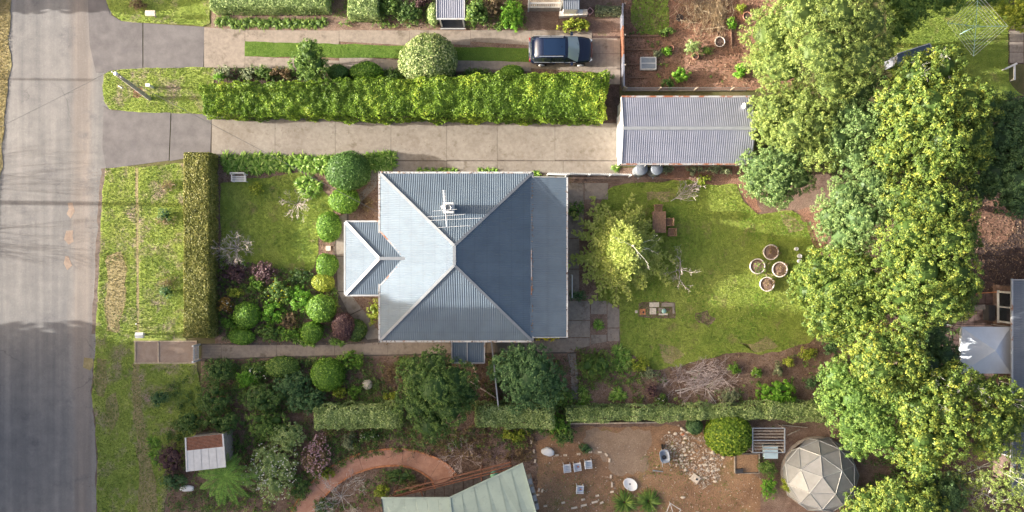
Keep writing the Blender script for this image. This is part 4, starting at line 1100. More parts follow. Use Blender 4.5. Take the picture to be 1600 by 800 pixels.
# ---- right hand neighbour: blue roof
def blue_house():
    h = thing('house', 'house with blue grey iron roof at the right edge', 'house', (*P(1660, 600)[:2], 0))
    a, b = P(1583, 438, 3.0), P(1583, 772, 3.0)
    x1 = a.x + 7.0
    q = [(a.x, a.y, 3.0), (a.x, b.y, 3.0), (x1, b.y, 4.6), (x1, a.y, 4.6)]
    r = MB().quad(*[Vector(p) - Vector((0, 0, .03)) for p in q]).build('roof', 'zinc_blue', h)
    corrugated(r, q, (0, 1, 0), 'zinc_blue', width=1.0)
    trim(r, 'gutter', 'gutter', [((a.x - .06, a.y + .1, 2.97), (a.x - .06, b.y - .1, 2.97))], 0.12, 0.1)
    trim(r, 'barge_board', 'gutter', [((a.x, a.y + .04, 3.0), (x1, a.y + .04, 4.6)), ((a.x, b.y - .04, 3.0), (x1, b.y - .04, 4.6))], 0.06, 0.12)
    MB().box((a.x + x1) / 2 + 0.25, (a.y + b.y) / 2, 0, 2.85, x1 - a.x - 0.4, a.y - b.y - 0.8).build('wall', 'brick_dark', h)
    # two-pane window in the brick wall facing the patio
    wx = a.x + 0.45
    f = MB().box(wx - .03, -3.54, .82, 2.18, .09, 2.2).build('window', 'white_paint', h)
    for y in (-4.05, -3.03): MB().box(wx - .06, y, .90, 2.10, .05, .92).build('pane', 'window_dark', f)
    MB().box(wx - .08, -3.54, .76, .82, .16, 2.3).build('sill', 'white_paint', f)
    for y in (-9.5, -13.0): window(h, (wx, y, 1.5), 'y', 1.4, 1.2, -1)
blue_house()
def gazebo():
    c = P(1541, 548, 0)
    t = thing('gazebo', 'white canvas gazebo with pyramid roof on the dark patio', 'gazebo', (c.x, c.y, 0))
    co = [P(x, y, 2.3) for x, y in ((1503, 511), (1580, 511), (1581, 584), (1502, 584))]; ap = P(1556, 548, 3.0)
    n = 6
    for i in range(4):
        a, b = co[i], co[(i + 1) % 4]; mb = MB(); vs = []; fs = []
        for k in range(n + 1):
            for j in range(n + 1):
                p = a.lerp(b, j / n).lerp(ap, k / n)
                p.z -= 0.10 * math.sin(math.pi * j / n) * (1 - k / n) + 0.09 * math.sin(math.pi * k / n); vs.append(p)
        for k in range(n):
            for j in range(n): q = k * (n + 1) + j; fs.append((q, q + 1, q + n + 2, q + n + 1))
        mb.add(vs, fs, True); mb.build('canopy_panel', 'canvas', t)
        v = []
        for j in range(n + 1):
            p = a.lerp(b, j / n); z = 2.3 - 0.10 * math.sin(math.pi * j / n); v += [(p.x, p.y, z), (p.x, p.y, z - 0.22)]
        MB().add(v, [(2 * j, 2 * j + 2, 2 * j + 3, 2 * j + 1) for j in range(n)]).build('valance', 'canvas', t)
        MB().tube((a.x, a.y, 0.03), (a.x, a.y, 2.28), 0.025).build('leg', 'steel', t)
        MB().tube((a.x, a.y, 2.16), ap - Vector((0, 0, .22)), 0.02).build('rafter', 'steel', t)
gazebo()

# ---- top edge neighbours
def small_porch():
    c = P(704, 10); t = thing('porch', 'small porch roof of ribbed lavender iron at the top edge', 'porch', (c.x, c.y, 0))
    a, b = P(683, 28, 2.5), P(725, 28, 2.5); y1 = P(700, -70, 2.5).y
    q = [(a.x, a.y, 2.5), (b.x, b.y, 2.5), (b.x, y1, 2.9), (a.x, y1, 2.9)]
    r = MB().quad(*[Vector(p) - Vector((0, 0, .03)) for p in q]).build('roof', 'zinc_pale', t)
    corrugated(r, q, (1, 0, 0), 'zinc_pale')
    trim(r, 'gutter', 'gutter', [((a.x - .05, a.y - .06, 2.47), (b.x + .05, a.y - .06, 2.47))], 0.1, 0.09)
    trim(r, 'barge_board', 'gutter', [((a.x - .03, a.y, 2.5), (a.x - .03, y1, 2.9)), ((b.x + .03, a.y, 2.5), (b.x + .03, y1, 2.9))], 0.06, 0.12)
    for x in (a.x + .12, b.x - .12): MB().box(x, a.y + .1, 0, 2.48, 0.1, 0.1).build('post', 'white_paint', t)
    y0 = P(700, 46, 0).y
    MB().box((a.x + b.x) / 2, (y0 + y1) / 2, 0.02, 0.16, b.x - a.x - 0.1, y1 - y0).build('step', 'steel_dark', t)
    MB().box((a.x + b.x) / 2, y0, 0.02, 0.2, b.x - a.x, 0.07).build('threshold', 'gutter', t)
small_porch()
def north_house():
    c = P(850, -30); t = thing('house', 'white railed verandah of the house cut by the top edge', 'house', (c.x, c.y, 0))
    y0 = P(850, 18, 0).y; x0, x1 = P(826, 0, 1).x, P(876, 0, 1).x; yt = P(850, -90).y
    MB().box((x0 + x1) / 2, (y0 + yt) / 2, 0.02, 0.9, x1 - x0, yt - y0).build('verandah_floor', 'timber_grey', t)
    MB().box((x0 + x1) / 2, y0 + 2.6, 0.9, 3.2, x1 - x0 + 2.6, 0.2).build('wall', 'weatherboard', t)
    ra = MB().beam((x0, y0, 1.85), (x1, y0, 1.85), 0.1, 0.07).build('railing', 'white_paint', t)
    MB().beam((x0, y0, 1.0), (x1, y0, 1.0), 0.08, 0.06).build('bottom_rail', 'white_paint', ra)
    n = 17
    for k in range(n + 1): MB().box(x0 + (x1 - x0) * k / n, y0, 0.9, 1.83, 0.045, 0.045).build('baluster', 'white_paint', ra)
    ze = 3.3; q = [(x0 - .35, y0 + 0.55, ze), (x1 + .2, y0 + 0.55, ze), (x1 + .2, yt, ze + .7), (x0 - .35, yt, ze + .7)]
    r = MB().quad(*[Vector(p) - Vector((0, 0, .03)) for p in q]).build('roof', 'zinc_pale', t); corrugated(r, q, (1, 0, 0), 'zinc_pale')
    trim(r, 'gutter', 'gutter', [((x0 - .4, y0 + .5, ze - .02), (x1 + .25, y0 + .5, ze - .02))], 0.12, 0.1)
    for x in (x0, x1): MB().box(x, y0, 0.02, 3.25, 0.1, 0.1).build('post', 'white_paint', t)
    # darker wing roof beside it
    a = P(880, 4, 2.6); b = P(906, 14, 2.6); q = [(a.x, b.y, 2.5), (b.x, b.y, 2.5), (b.x, yt, 2.9), (a.x, yt, 2.9)]
    r = MB().quad(*[Vector(p) - Vector((0, 0, .03)) for p in q]).build('wing_roof', 'zinc_blue', t); corrugated(r, q, (1, 0, 0), 'zinc_blue')
    MB().box((a.x + b.x) / 2, (b.y + yt) / 2 + .2, 0.02, 2.4, b.x - a.x - .2, yt - b.y - .1).build('wall', 'weatherboard', t)
north_house()
w = thing('garden_wall', 'low white rendered wall with coping beside the pink pot', 'wall', (*P(895, 21)[:2], 0))
a, b = P(874, 22, 0.6), P(918, 19, 0.6)
MB().beam((a.x, a.y, 0.32), (b.x, b.y, 0.32), 0.28, 0.6).build('wall_body', 'white_paint', w)
for k in range(6):
    p = a.lerp(b, (k + .03) / 6); q = a.lerp(b, (k + .97) / 6); MB().beam((p.x, p.y, 0.66), (q.x, q.y, 0.66), 0.38, 0.08).build('coping_stone', 'stone_pale' if k % 2 else 'white_paint', w)

# small rusty shed lower left
def hut():
    c = P(323, 708); t = thing('shed', 'tiny shed with half rusted half white roof beside the tree fern', 'shed', (c.x, c.y, 0))
    q = [P(292, 737, 2.1), P(352, 730, 2.1), P(348, 678, 2.3), P(290, 684, 2.3)]
    cq = sum(q, Vector()) / 4; MB().prism([tuple(p.lerp(cq, .1))[:2] for p in q], 0.0, 2.05).build('wall', 'timber_grey', t)
    m0, m1 = q[0].lerp(q[3], 0.62), q[1].lerp(q[2], 0.62)
    r = MB().quad(*[p - Vector((0, 0, .03)) for p in q]).build('roof', 'gutter', t)
    def lap(a, b, c_, d, mat, n):
        for k in range(n):
            t0, t1 = k / n, (k + 1) / n - 0.01; z = Vector((0, 0, 0.012 * (k % 2)))
            MB().quad(a.lerp(b, t0) + z, a.lerp(b, t1) + z, d.lerp(c_, t1) + z, d.lerp(c_, t0) + z).build('roof_sheet', mat, r)
    lap(q[0], q[1], m1, m0, 'white_paint', 5)
    n = 9
    for k in range(n):
        a, b = m0.lerp(q[3], k / n), m1.lerp(q[2], k / n); a2, b2 = m0.lerp(q[3], (k + .9) / n), m1.lerp(q[2], (k + .9) / n)
        MB().quad(a, b, b2, a2).build('roof_batten', 'rusty_steel', r)
    trim(r, 'edge_trim', 'white_paint', [(q[0], q[3]), (q[1], q[2])], 0.1, 0.06)
hut()

# ---- geodesic dome greenhouse
def dome():
    c = P(1276, 738, 0); rad = 2.62
    t = thing('dome_greenhouse', 'grey geodesic dome greenhouse of triangular plastic panels', 'greenhouse', (c.x, c.y, 0))
    import bmesh
    bm = bmesh.new(); bmesh.ops.create_icosphere(bm, subdivisions=2, radius=1.0); bm.edges.index_update()
    rot = Matrix.Rotation(R(-16), 3, 'Y') @ Matrix.Rotation(R(-10), 3, 'X') @ Matrix.Rotation(R(20), 3, 'Z')
    base = Vector((c.x, c.y, 0.35))
    pos = lambda v: base + rot @ v.co.normalized() * rad
    done = set()
    for f in bm.faces:
        ps = [pos(v) for v in f.verts]; m = sum(ps, Vector()) / 3
        if m.z < 0.25: continue
        ps = [Vector((p.x, p.y, max(p.z, 0.02))) for p in ps]
        MB().quad(*[p + (m - p) * 0.03 for p in ps]).build('panel', 'dome_sheet', t)
        for e in f.edges:
            if e.index in done: continue
            done.add(e.index); a, b = [pos(v) for v in e.verts]
            a.z, b.z = max(a.z, 0.02), max(b.z, 0.02)
            if (a - b).length > 0.1: MB().tube(a + (a - base) * 0.008, b + (b - base) * 0.008, 0.032, n=5).build('strut', 'steel', t)
    bm.free()
    MB().lathe((c.x, c.y), [(rad * 0.99, 0.0), (rad * 0.99, 0.34), (rad * 0.95, 0.34)], 24, cap=(False, False)).build('base_wall', 'timber_grey', t)
dome()
# ================================================================== PLANTS
SEED = [1000]
def rng_():
    SEED[0] += 1
    return np.random.default_rng(SEED[0])

def stem_part(parent, h, r=0.04, n=3, mat='bark', rng=None, spread=0.25):
    mb = MB(); o = root_loc(parent); rng = rng or rng_()
    for k in range(n):
        a = rng.uniform(0, 6.28); s = spread * rng.uniform(0.3, 1)
        mb.tube((o.x, o.y, 0.0), (o.x + s * math.cos(a), o.y + s * math.sin(a), h), r, r * 0.5, 5)
    return mb.build('stem', mat, parent)

def ball(px, py, rpx, h, mat, label, rpy=None, group=None, leaf=0.075, amp=0.09, dens=330, name='clipped_shrub', cat='shrub', rot=0.0):
    """clipped round shrub; (px, py) and radius as seen from above"""
    c = P(px, py, h * 0.5); rng = rng_()
    t = thing(name, label, cat, (c.x, c.y, 0), group)
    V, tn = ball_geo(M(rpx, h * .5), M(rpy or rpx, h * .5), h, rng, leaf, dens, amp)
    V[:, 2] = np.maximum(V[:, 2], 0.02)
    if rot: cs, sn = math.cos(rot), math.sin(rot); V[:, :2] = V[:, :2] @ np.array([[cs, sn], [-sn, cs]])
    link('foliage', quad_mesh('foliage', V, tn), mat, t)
    stem_part(t, h * 0.5, 0.05, 3, rng=rng)
    return t

def bush(px, py, rpx, h, mat, label, rpy=None, group=None, leaf=0.115, asp=0.5, per_m2=10, per=20, cr=0.18, lobes=6, name='shrub', cat='shrub', yell=0.6, flowers=None, core=0.45):
    """loose shrub made of leaf clumps over several lobes"""
    c = P(px, py, h * 0.5); rng = rng_()
    t = thing(name, label, cat, (c.x, c.y, 0), group)
    rx, ry = M(rpx, h * .5), M(rpy or rpx, h * .5); ls = []
    for k in range(lobes):
        a = 6.28 * k / lobes + rng.uniform(-.4, .4); d = rng.uniform(0.35, 0.62); s = rng.uniform(0.40, 0.58)
        ls.append((rx * d * math.cos(a), ry * d * math.sin(a), h * rng.uniform(0.40, 0.62), rx * s, ry * s, h * rng.uniform(0.30, 0.42)))
    ls.append((0, 0, h * 0.6, rx * 0.5, ry * 0.5, h * 0.42))
    V, tn = clump_geo(ls, rng, per_m2, per, cr, leaf, asp, yell=yell, core=core)
    V[:, 2] = np.maximum(V[:, 2], 0.02)
    link('foliage', quad_mesh('foliage', V, tn), mat, t)
    if flowers:
        fm, n, fs = flowers
        D = nrm(rng.normal(size=(n, 3))); D[:, 2] = np.abs(D[:, 2]); C = []
        for d_ in D:
            l = ls[rng.integers(len(ls))]; C.append((l[0] + d_[0] * l[3] * 1.05, l[1] + d_[1] * l[4] * 1.05, l[2] + d_[2] * l[5] * 1.08))
        C = np.array(C)
        Vf = leaf_quads(np.repeat(C, 3, 0) + rng.normal(0, fs * .3, (n * 3, 3)), np.tile([0, 0, 1.0], (n * 3, 1)), fs, fs * .8, rng, 0.5)
        link('blossom', quad_mesh('blossom', Vf, rng.random(n * 3)), fm, t)['kind'] = 'stuff'
    stem_part(t, h * 0.5, 0.035, 4, rng=rng, spread=rx * 0.4)
    return t

def bare(px, py, rpx, h, mat, label, group=None, stems=7, depth=3, r=0.022, name='bare_shrub', cat='shrub', lean=None, flat=0.5):
    """leafless shrub or small tree"""
    c = P(px, py, h * 0.4); rng = rng_()
    t = thing(name, label, cat, (c.x, c.y, 0), group)
    S = []; R_ = M(rpx, h * .5)
    for k in range(stems):
        a = 6.28 * k / stems + rng.uniform(-.3, .3); e = rng.uniform(0.35, 1.1)
        d = np.array([math.cos(a) * math.cos(e), math.sin(a) * math.cos(e), math.sin(e) * (h / max(R_, .1)) * flat])
        if lean: d = d * 0.35 + np.array([lean[0], lean[1], 0.25])
        d /= np.linalg.norm(d)
        branch_segs(rng, np.array([0, 0, 0.0]), d, 0.52 * R_ * rng.uniform(0.85, 1.2), r, depth, S, (2, 4), 0.74)
    S = np.array(S); q = S[:, :6].reshape(-1, 3)
    hr = np.linalg.norm(q[:, :2], axis=1)
    k1 = R_ / np.percentile(hr, 96); k2 = h / max(q[:, 2].max(), .1)
    for cidx in (0, 1, 3, 4): S[:, cidx] *= k1
    for cidx in (2, 5): S[:, cidx] = np.maximum(S[:, cidx] * k2, 0.0)
    S[:, 6:] = np.maximum(S[:, 6:], 0.0055)
    V = seg_quads(S, 3); tn = np.repeat(rng.random(len(S)), 3)
    main = S[:, 6] > r * 0.55
    link('stem', quad_mesh('stem', V.reshape(-1, 12, 3)[main].reshape(-1, 3), np.repeat(rng.random(main.sum()), 3)), mat, t)
    link('twigs', quad_mesh('twigs', V.reshape(-1, 12, 3)[~main].reshape(-1, 3), np.repeat(rng.random((~main).sum()), 3)), mat, t)['kind'] = 'stuff'
    return t

STRAP = {}
def strap(px, py, size, label, group=None, mat='leaf_agapanthus', name='agapanthus', n=70, width=0.055, var=0, flat=0.5):
    """clump of arching strap leaves; copies share a few meshes"""
    key = (mat, n, width, var, flat)
    if key not in STRAP:
        V, tn = strap_geo(np.random.default_rng(77 + var), n, 0.62, width, flat)
        V2, t2 = V.reshape(-1, 16, 3), tn.reshape(-1, 4); h = n // 2
        STRAP[key] = (quad_mesh('leaf_rosette', V2[:h].reshape(-1, 3), t2[:h].ravel()), quad_mesh('leaf_rosette', V2[h:].reshape(-1, 3), t2[h:].ravel()))
    c = P(px, py, 0.25); t = thing(name, label, 'plant', (c.x, c.y, 0.0), group)
    a = random.uniform(0, 6.28)
    for me in STRAP[key]:
        o = link('leaf_rosette', me, mat, t); o.rotation_euler.z = a; s = size / 0.62; o.scale = (s, s, s)
    return t

def hedge(label, quad_px, h, mat, leaf=0.09, dens=300, lump=0.06, name='hedge', tintscale=0.5, yell=0.55, batter=0.04):
    """clipped hedge: four top corners in pixels (clockwise from top left), vertical sides to the ground"""
    q = [P(x, y, h) for x, y in quad_px]; rng = rng_()
    c = sum((p for p in q), Vector()) / 4
    t = thing(name, label, 'hedge', (c.x, c.y, 0))
    Q = np.array([[p.x - c.x, p.y - c.y] for p in q])
    def bil(u, v): return (Q[0] * ((1 - u) * (1 - v))[:, None] + Q[1] * (u * (1 - v))[:, None] + Q[2] * (u * v)[:, None] + Q[3] * ((1 - u) * v)[:, None])
    L1, L2 = np.linalg.norm(Q[1] - Q[0]), np.linalg.norm(Q[3] - Q[0])
    pts, nr = [], []
    n = int(L1 * L2 * dens); u, v = rng.random(n), rng.random(n); xy = bil(u, v)
    ed = np.minimum.reduce([u * L1, (1 - u) * L1, v * L2, (1 - v) * L2])
    z = h - 0.18 * np.exp(-ed / 0.12)
    pts.append(np.column_stack([xy, z])); nr.append(np.tile([0, 0, 1.0], (n, 1)))
    for i in range(4):
        a, b = Q[i], Q[(i + 1) % 4]; L = np.linalg.norm(b - a); n = int(L * h * dens * 0.85)
        s = rng.random(n); z = rng.random(n) * h
        d = (b - a) / L; nn = np.array([d[1], -d[0]])
        if nn @ ((a + b) / 2) < 0: nn = -nn
        xy = a + (b - a) * s[:, None] + nn * (batter * (1 - z / h) - 0.10 * np.exp(-(h - z) / 0.12))[:, None]
        pts.append(np.column_stack([xy, z])); nr.append(np.tile([nn[0], nn[1], 0.25], (n, 1)))
    C, N = np.vstack(pts), nrm(np.vstack(nr))
    lum = np.array([mnoise.noise(Vector((x * 1.1, y * 1.1, zz * 1.1 + 5))) + 0.6 * mnoise.noise(Vector((x * 2.7, y * 2.7, zz * 2.7))) for x, y, zz in C])
    C = C + N * (lum * lump * 1.6 + rng.normal(0, 0.02, len(C)))[:, None]
    C[:, 2] = np.maximum(C[:, 2], 0.03)
    tl = np.array([mnoise.noise(Vector((x * tintscale, y * tintscale, 3.3))) for x, y in C[:, :2]])
    tn = 0.46 + yell * 0.6 * tl + 0.25 * lum + rng.normal(0, 0.2, len(C))
    V = leaf_quads(C, N, leaf * 1.5, leaf, rng, 0.55)
    link('foliage', quad_mesh('foliage', V, tn), mat, t)
    inn = lump * 1.7 + 0.06
    # solid dark core added to fill the hedge behind its leaves
    mb = MB(); x = [(p[0] + c.x, p[1] + c.y) for p in (Q * np.array([1 - 2 * inn / max(1e-3, np.ptp(Q[:, 0])), 1 - 2 * inn / max(1e-3, np.ptp(Q[:, 1]))]))]
    mb.prism(x, 0.0, h - inn - .03); o = mb.build('inner_core', mat, t)
    return t

def tree(label, lobes, mat, base=None, group=None, per_m2=10.0, per=22, cr=0.23, leaf=0.14, asp=0.55, yell=0.65, spread=0.5, trunk_r=0.2, bark='bark', name='tree', twigs=0, squash=0.85, cat='tree', core=0.62):
    """lobes: (px, py, radius px, height) as seen from above"""
    rng = rng_(); W = []
    for px, py, r, z in lobes:
        p = P(px, py, z); rr = M(r, z); W.append((p.x, p.y, z, rr, rr, rr * squash))
    cx = sum(w[0] for w in W) / len(W); cy = sum(w[1] for w in W) / len(W)
    if base: b = P(*base, 0); cx, cy = b.x, b.y
    t = thing(name, label, cat, (cx, cy, 0), group)
    loc = [(w[0] - cx, w[1] - cy, *w[2:]) for w in W]
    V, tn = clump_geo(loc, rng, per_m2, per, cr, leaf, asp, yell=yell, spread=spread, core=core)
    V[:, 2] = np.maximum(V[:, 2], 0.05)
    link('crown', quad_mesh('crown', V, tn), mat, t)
    mb = MB(); zt = min(w[2] for w in W) * 0.5
    mb.tube((cx, cy, 0), (cx + rng.normal(0, .1), cy + rng.normal(0, .1), zt), trunk_r, trunk_r * .75, 8)
    for w in W:
        mid = Vector((cx + (w[0] - cx) * .45 + rng.normal(0, .15), cy + (w[1] - cy) * .45 + rng.normal(0, .15), zt + (w[2] - zt) * .6))
        mb.tube((cx, cy, zt * .95), mid, trunk_r * .55, trunk_r * .38, 6); mb.tube(mid, (w[0], w[1], w[2]), trunk_r * .38, trunk_r * .18, 5)
    mb.build('trunk', bark, t)
    if twigs:
        S = []
        for w in loc[:twigs]:
            for k in range(5):
                d = nrm(rng.normal(size=3) + np.array([0, 0, .9])); branch_segs(rng, np.array(w[:3]), d, w[3] * .6, 0.035, 2, S, (2, 4), .6)
        link('bare_branches', quad_mesh('bare_branches', seg_quads(np.array(S), 3), np.repeat(rng.random(len(S)), 3)), 'twig_grey', t)
    return t

# ---- off-frame street trees whose long shadows cross the picture
def upright(px, py, r, z):
    """lobe standing straight above ground pixel (px, py)"""
    k = CAM_H / (CAM_H - z)
    return (800 + (px - 800) * k, 400 + (py - 400) * k, r * k, z)
far = 'tall street trees across the road, outside the picture'
for i, (x, y, top) in enumerate(((-330, 590, 22.5), (-350, 650, 24.5), (-320, 714, 24), (-350, 790, 24.5), (-330, 870, 24))):
    rg = np.random.default_rng(60 + i); ls = []
    for k in range(9):
        f = k / 8; ls.append(upright(x + rg.normal(0, 10), y + rg.normal(0, 8) - (74 * f * f if i == 0 else 0), (56 + 22 * math.sin(f * 3.0)) * rg.uniform(.85, 1.05), 2.6 + (top - 4.5) * f))
    tree('tall leafy tree across the street beyond the left edge of the picture', ls, 'leaf_tree_dark', (x, y), far, per_m2=3.6, per=14, cr=.6, leaf=.6, trunk_r=.35)
for i, (x, y, r, h, st) in enumerate(((-210, 268, 66, 5.5, 8), (-190, 372, 74, 5.5, 9))):
    bare(x, y, r, h, 'twig_brown', ['leafless street tree outside the left edge beside the thick pole', 'leafless street tree outside the left edge below the thick pole'][i], stems=st, depth=3, r=.07, name='bare_tree', cat='tree', flat=.9)
tree('dense tree across the street beyond the top left corner', [upright(-140, -30, 46, 1.8), upright(-150, -34, 48, 3.0), upright(-138, -32, 44, 4.2), upright(-144, -34, 36, 5.2)], 'leaf_tree_dark', None, None, per_m2=4, per=14, cr=.5, leaf=.5)

# ---- hedges
hedge('tall lime green hedge along the long concrete driveway', [(314, 129), (948, 108), (957, 150), (953, 118)][:0] or [(313, 132), (950, 111), (943, 184), (316, 176)], 2.3, 'leaf_lime', leaf=0.085, dens=420, lump=0.20, tintscale=0.45, yell=1.1)
hedge('clipped olive brown front hedge beside the verge', [(286, 238), (326, 238), (326, 528), (285, 528)], 1.7, 'leaf_olive', leaf=0.075, dens=360, lump=0.04)
hedge('pale green clipped boundary hedge behind the dark front trees', [(488, 638), (622, 634), (626, 668), (492, 672)], 1.7, 'leaf_pale', leaf=0.085, dens=300, lump=0.17)
hedge('pale green clipped boundary hedge between the two dark trees and the path spur', [(742, 634), (866, 636), (866, 670), (744, 668)], 1.7, 'leaf_pale', leaf=0.085, dens=300, lump=0.17)
hedge('thin pale boundary hedge below the back garden bed', [(884, 639), (1198, 635), (1200, 656), (886, 659)], 1.4, 'leaf_pale', leaf=0.085, dens=300, lump=0.15)
hedge('pale clipped boundary hedge beside the dome greenhouse', [(1195, 632), (1300, 630), (1302, 660), (1200, 656)], 1.5, 'leaf_pale', leaf=0.085, dens=300, lump=0.15)
hedge('pale flat topped hedge along the top edge beside the verge', [(326, -60), (509, -60), (509, 12), (326, 12)], 1.5, 'leaf_pale', leaf=0.075, dens=340, lump=0.04)
hedge('short pale clipped hedge block at the top edge', [(541, -60), (590, -60), (590, 24), (543, 24)], 1.5, 'leaf_pale', leaf=0.075, dens=340, lump=0.05)
hedge('low grey green hedge behind the pink pot', [(932, 8), (972, 8), (972, 21), (932, 21)], 0.7, 'leaf_grey', leaf=0.08, dens=280, lump=0.05)

# ---- clipped balls of the front garden
G = 'clipped round shrubs in the front garden'
ball(545, 268, 35, 2.0, 'leaf_clip_dark', 'largest rounded blue green shrub beside the house corner', 31, G)
ball(538, 313, 24, 1.3, 'leaf_clip', 'bright domed shrub just below the largest rounded shrub', 20, G)
ball(514, 355, 20, 1.2, 'leaf_clip', 'olive green domed shrub beside the front lawn edge', 23, G, amp=.07)
ball(511, 414, 18, 1.0, 'leaf_clip', 'round green shrub below the stepping stone', 18, G)
ball(505, 441, 18, 0.9, 'leaf_yellow', 'yellow green round shrub touching a greener one', 15, G, amp=.08)
ball(502, 482, 23, 1.3, 'leaf_clip', 'bright round shrub near the diagonal porch path', 22, G)
ball(487, 520, 18, 1.1, 'leaf_clip', 'bright round shrub close above the front path', 17, G)
ball(385, 492, 21, 1.2, 'leaf_clip', 'bright round shrub deep in the bed near the front hedge', 21, G)
ball(377, 526, 20, 0.9, 'leaf_clip', 'low oval bright shrub nearest the front gate', 13, G)
ball(511, 585, 27, 1.5, 'leaf_clip', 'bright squarish round shrub just below the front path', 26, G)
ball(440, 573, 27, 1.3, 'leaf_mid', 'rounded mid green shrub below the front path', 17, None, amp=.1)
ball(537, 510, 19, 1.2, 'leaf_purple', 'round dark purple shrub beside the front path', 22, None, amp=.06)
ball(556, 516, 17, 0.8, 'leaf_dark', 'dark green shrub tucked behind the purple ball', 17, None, amp=.12)
# balls along the upper driveway
G = 'clipped round shrubs along the upper driveway'
ball(670, 92, 46, 2.6, 'leaf_variegated', 'big variegated ball shrub over the upper driveway', 41, G, leaf=.10, dens=260)
ball(528, 114, 17, 1.0, 'leaf_clip_dark', 'dark domed shrub between the small tree and the brighter dome', 13, G)
ball(573, 112, 26, 1.1, 'leaf_clip', 'bright oval domed shrub left of the variegated ball', 15, G)
ball(800, 112, 18, 0.9, 'leaf_clip', 'small bright dome on the hedge near the car', 10, G)
ball(677, 22, 10, 1.2, 'leaf_pale', 'upright greyish clipped shrub beside the small porch', 17, None)
ball(1138, 679, 37, 2.0, 'leaf_lime', 'big lime green round bush beside the timber rack', 33, None, leaf=.13, dens=190, amp=.08)
ball(1085, 666, 13, 1.0, 'leaf_teal', 'small dark blue green bush left of the lime round bush', 13, None)

# ---- agapanthus and strap leaved plants
random.seed(11)
G = 'agapanthus row above the front lawn'
for i in range(17):
    for j in range(2):
        strap(354 + 10 * i + random.uniform(-4, 4) + (i > 10) * 3, 247 + 13 * j + random.uniform(-3, 3), random.uniform(0.62, 0.82), 'green strap leaved clump in the long row above the front lawn', G, var=(i + j) % 3)
for i in range(5):
    for j in range(2): strap(575 + 9 * i, 247 + 13 * j - i * .8, 0.7, 'green strap leaved clump at the house end of the front row', 'agapanthus beside the house corner', var=(i + j) % 3)
for i, (x, y) in enumerate(((470, 286), (482, 281), (493, 290), (476, 298), (488, 300))): strap(x, y, 0.75, 'strap leaved clump in the separate round cluster on the front lawn', 'round agapanthus cluster', var=i % 3)
for i in range(15): strap(342 + 11.5 * i, 33 + random.uniform(-4, 4), 0.62, 'dark strap leaved clump with pale flowers below the flat topped hedge', 'agapanthus along the upper driveway', 'leaf_mid', var=i % 3)
for i, (x, y) in enumerate(((966, 548), (976, 555), (968, 565), (980, 566), (972, 575))): strap(x, y, 0.72, 'bright strap leaved clump in the cluster beside the back path corner', 'agapanthus beside the back path', var=i % 3)
strap(936, 508, 0.62, 'dark rosette plant in the square hole of the back slabs', n=80, var=1)
for i, (x, y) in enumerate(((910, 612), (916, 624), (908, 634), (965, 612), (972, 620), (960, 622))): strap(x, y, 0.62, 'bright strap leaved clump near the end of the path spur', 'agapanthus by the path spur', var=i % 3)
for i in range(9): strap(655 + 11 * i + (i > 5) * 30, 266.5, 0.42, 'low strap leaved plant squeezed along the north house wall', 'plants along the north house wall', var=i % 3)
strap(838, 272, 0.5, 'strap leaved plant below the corner of the lean-to roof', var=1)
strap(962, 262, 0.5, 'bright leafy plant at the shed corner', var=2); 
for i, (x, y) in enumerate(((462, 532), (474, 536), (486, 538), (520, 534), (532, 536))): strap(x, y, 0.48, 'small strap leaved clump on the upper edge of the front path', 'strap plants edging the front path', var=i % 3)
for i, (x, y) in enumerate(((976, 786), (1014, 784))): strap(x, y, 1.15, ['dense grassy tussock nearer the green roofed house, of the pair at the bottom edge', 'dense grassy tussock farther from the green roofed house, of the pair at the bottom edge'][i], 'grassy tussocks', 'leaf_mid', 'grass_tussock', 160, 0.035, i, 0.1)
for i, (x, y) in enumerate(((236, 690), (244, 700), (238, 712), (250, 712), (246, 722))): strap(x, y, 0.7, 'green strap leaved plant beside the brown shrub on the lower verge', 'strap plants on the lower verge', 'leaf_clip', 'strap_plant', 60, 0.05, i % 3)
bush(1215, 616, 34, 1.1, 'leaf_bright', 'bright green spreading shrub in the back garden bed', 22, leaf=.2, asp=.3, per=26)

# ---- front garden loose shrubs
bush(403, 296, 13, 0.6, 'leaf_yellow', 'small yellow green shrub on the front lawn', 10, lobes=4)
bare(462, 318, 26, 1.3, 'twig_pale', 'leafless pale shrub on the front lawn', stems=8)
bare(365, 388, 33, 1.9, 'twig_pale', 'big leafless silvery shrub against the front hedge', stems=14, depth=3, r=.025)
bush(366, 428, 24, 0.8, 'leaf_purple', 'dark purple leaf groundcover below the leafless shrub', 16, leaf=.1)
bush(414, 426, 20, 1.1, 'leaf_purple', 'purple leaved shrub at the corner of the front lawn', 18, flowers=('petal_pink', 60, .08))
bush(368, 456, 14, 0.7, 'leaf_yellow', 'yellow green shrub near the orange one', 9, lobes=5)
bush(353, 476, 12, 0.8, 'leaf_orange', 'orange flowering shrub against the front hedge', 12, flowers=('petal_white', 20, .07))
bush(357, 504, 11, 0.8, 'leaf_clip', 'lime shrub below the orange one', 11, lobes=5)
bush(403, 443, 13, 0.9, 'leaf_clip', 'light green shrub below the purple shrub', 13)
bush(437, 455, 22, 1.0, 'leaf_mid', 'yellow flecked leafy shrub in the middle of the bed', 20, flowers=('petal_yellow', 40, .06))
bush(468, 466, 20, 0.9, 'leaf_bright', 'mid green shrub beside the bright round shrub', 20)
bush(425, 490, 20, 0.9, 'leaf_bright', 'leafy green shrub right of a bright round shrub', 20)
bush(452, 500, 17, 0.7, 'leaf_brown', 'reddish brown twiggy shrub in the middle bed', 13)
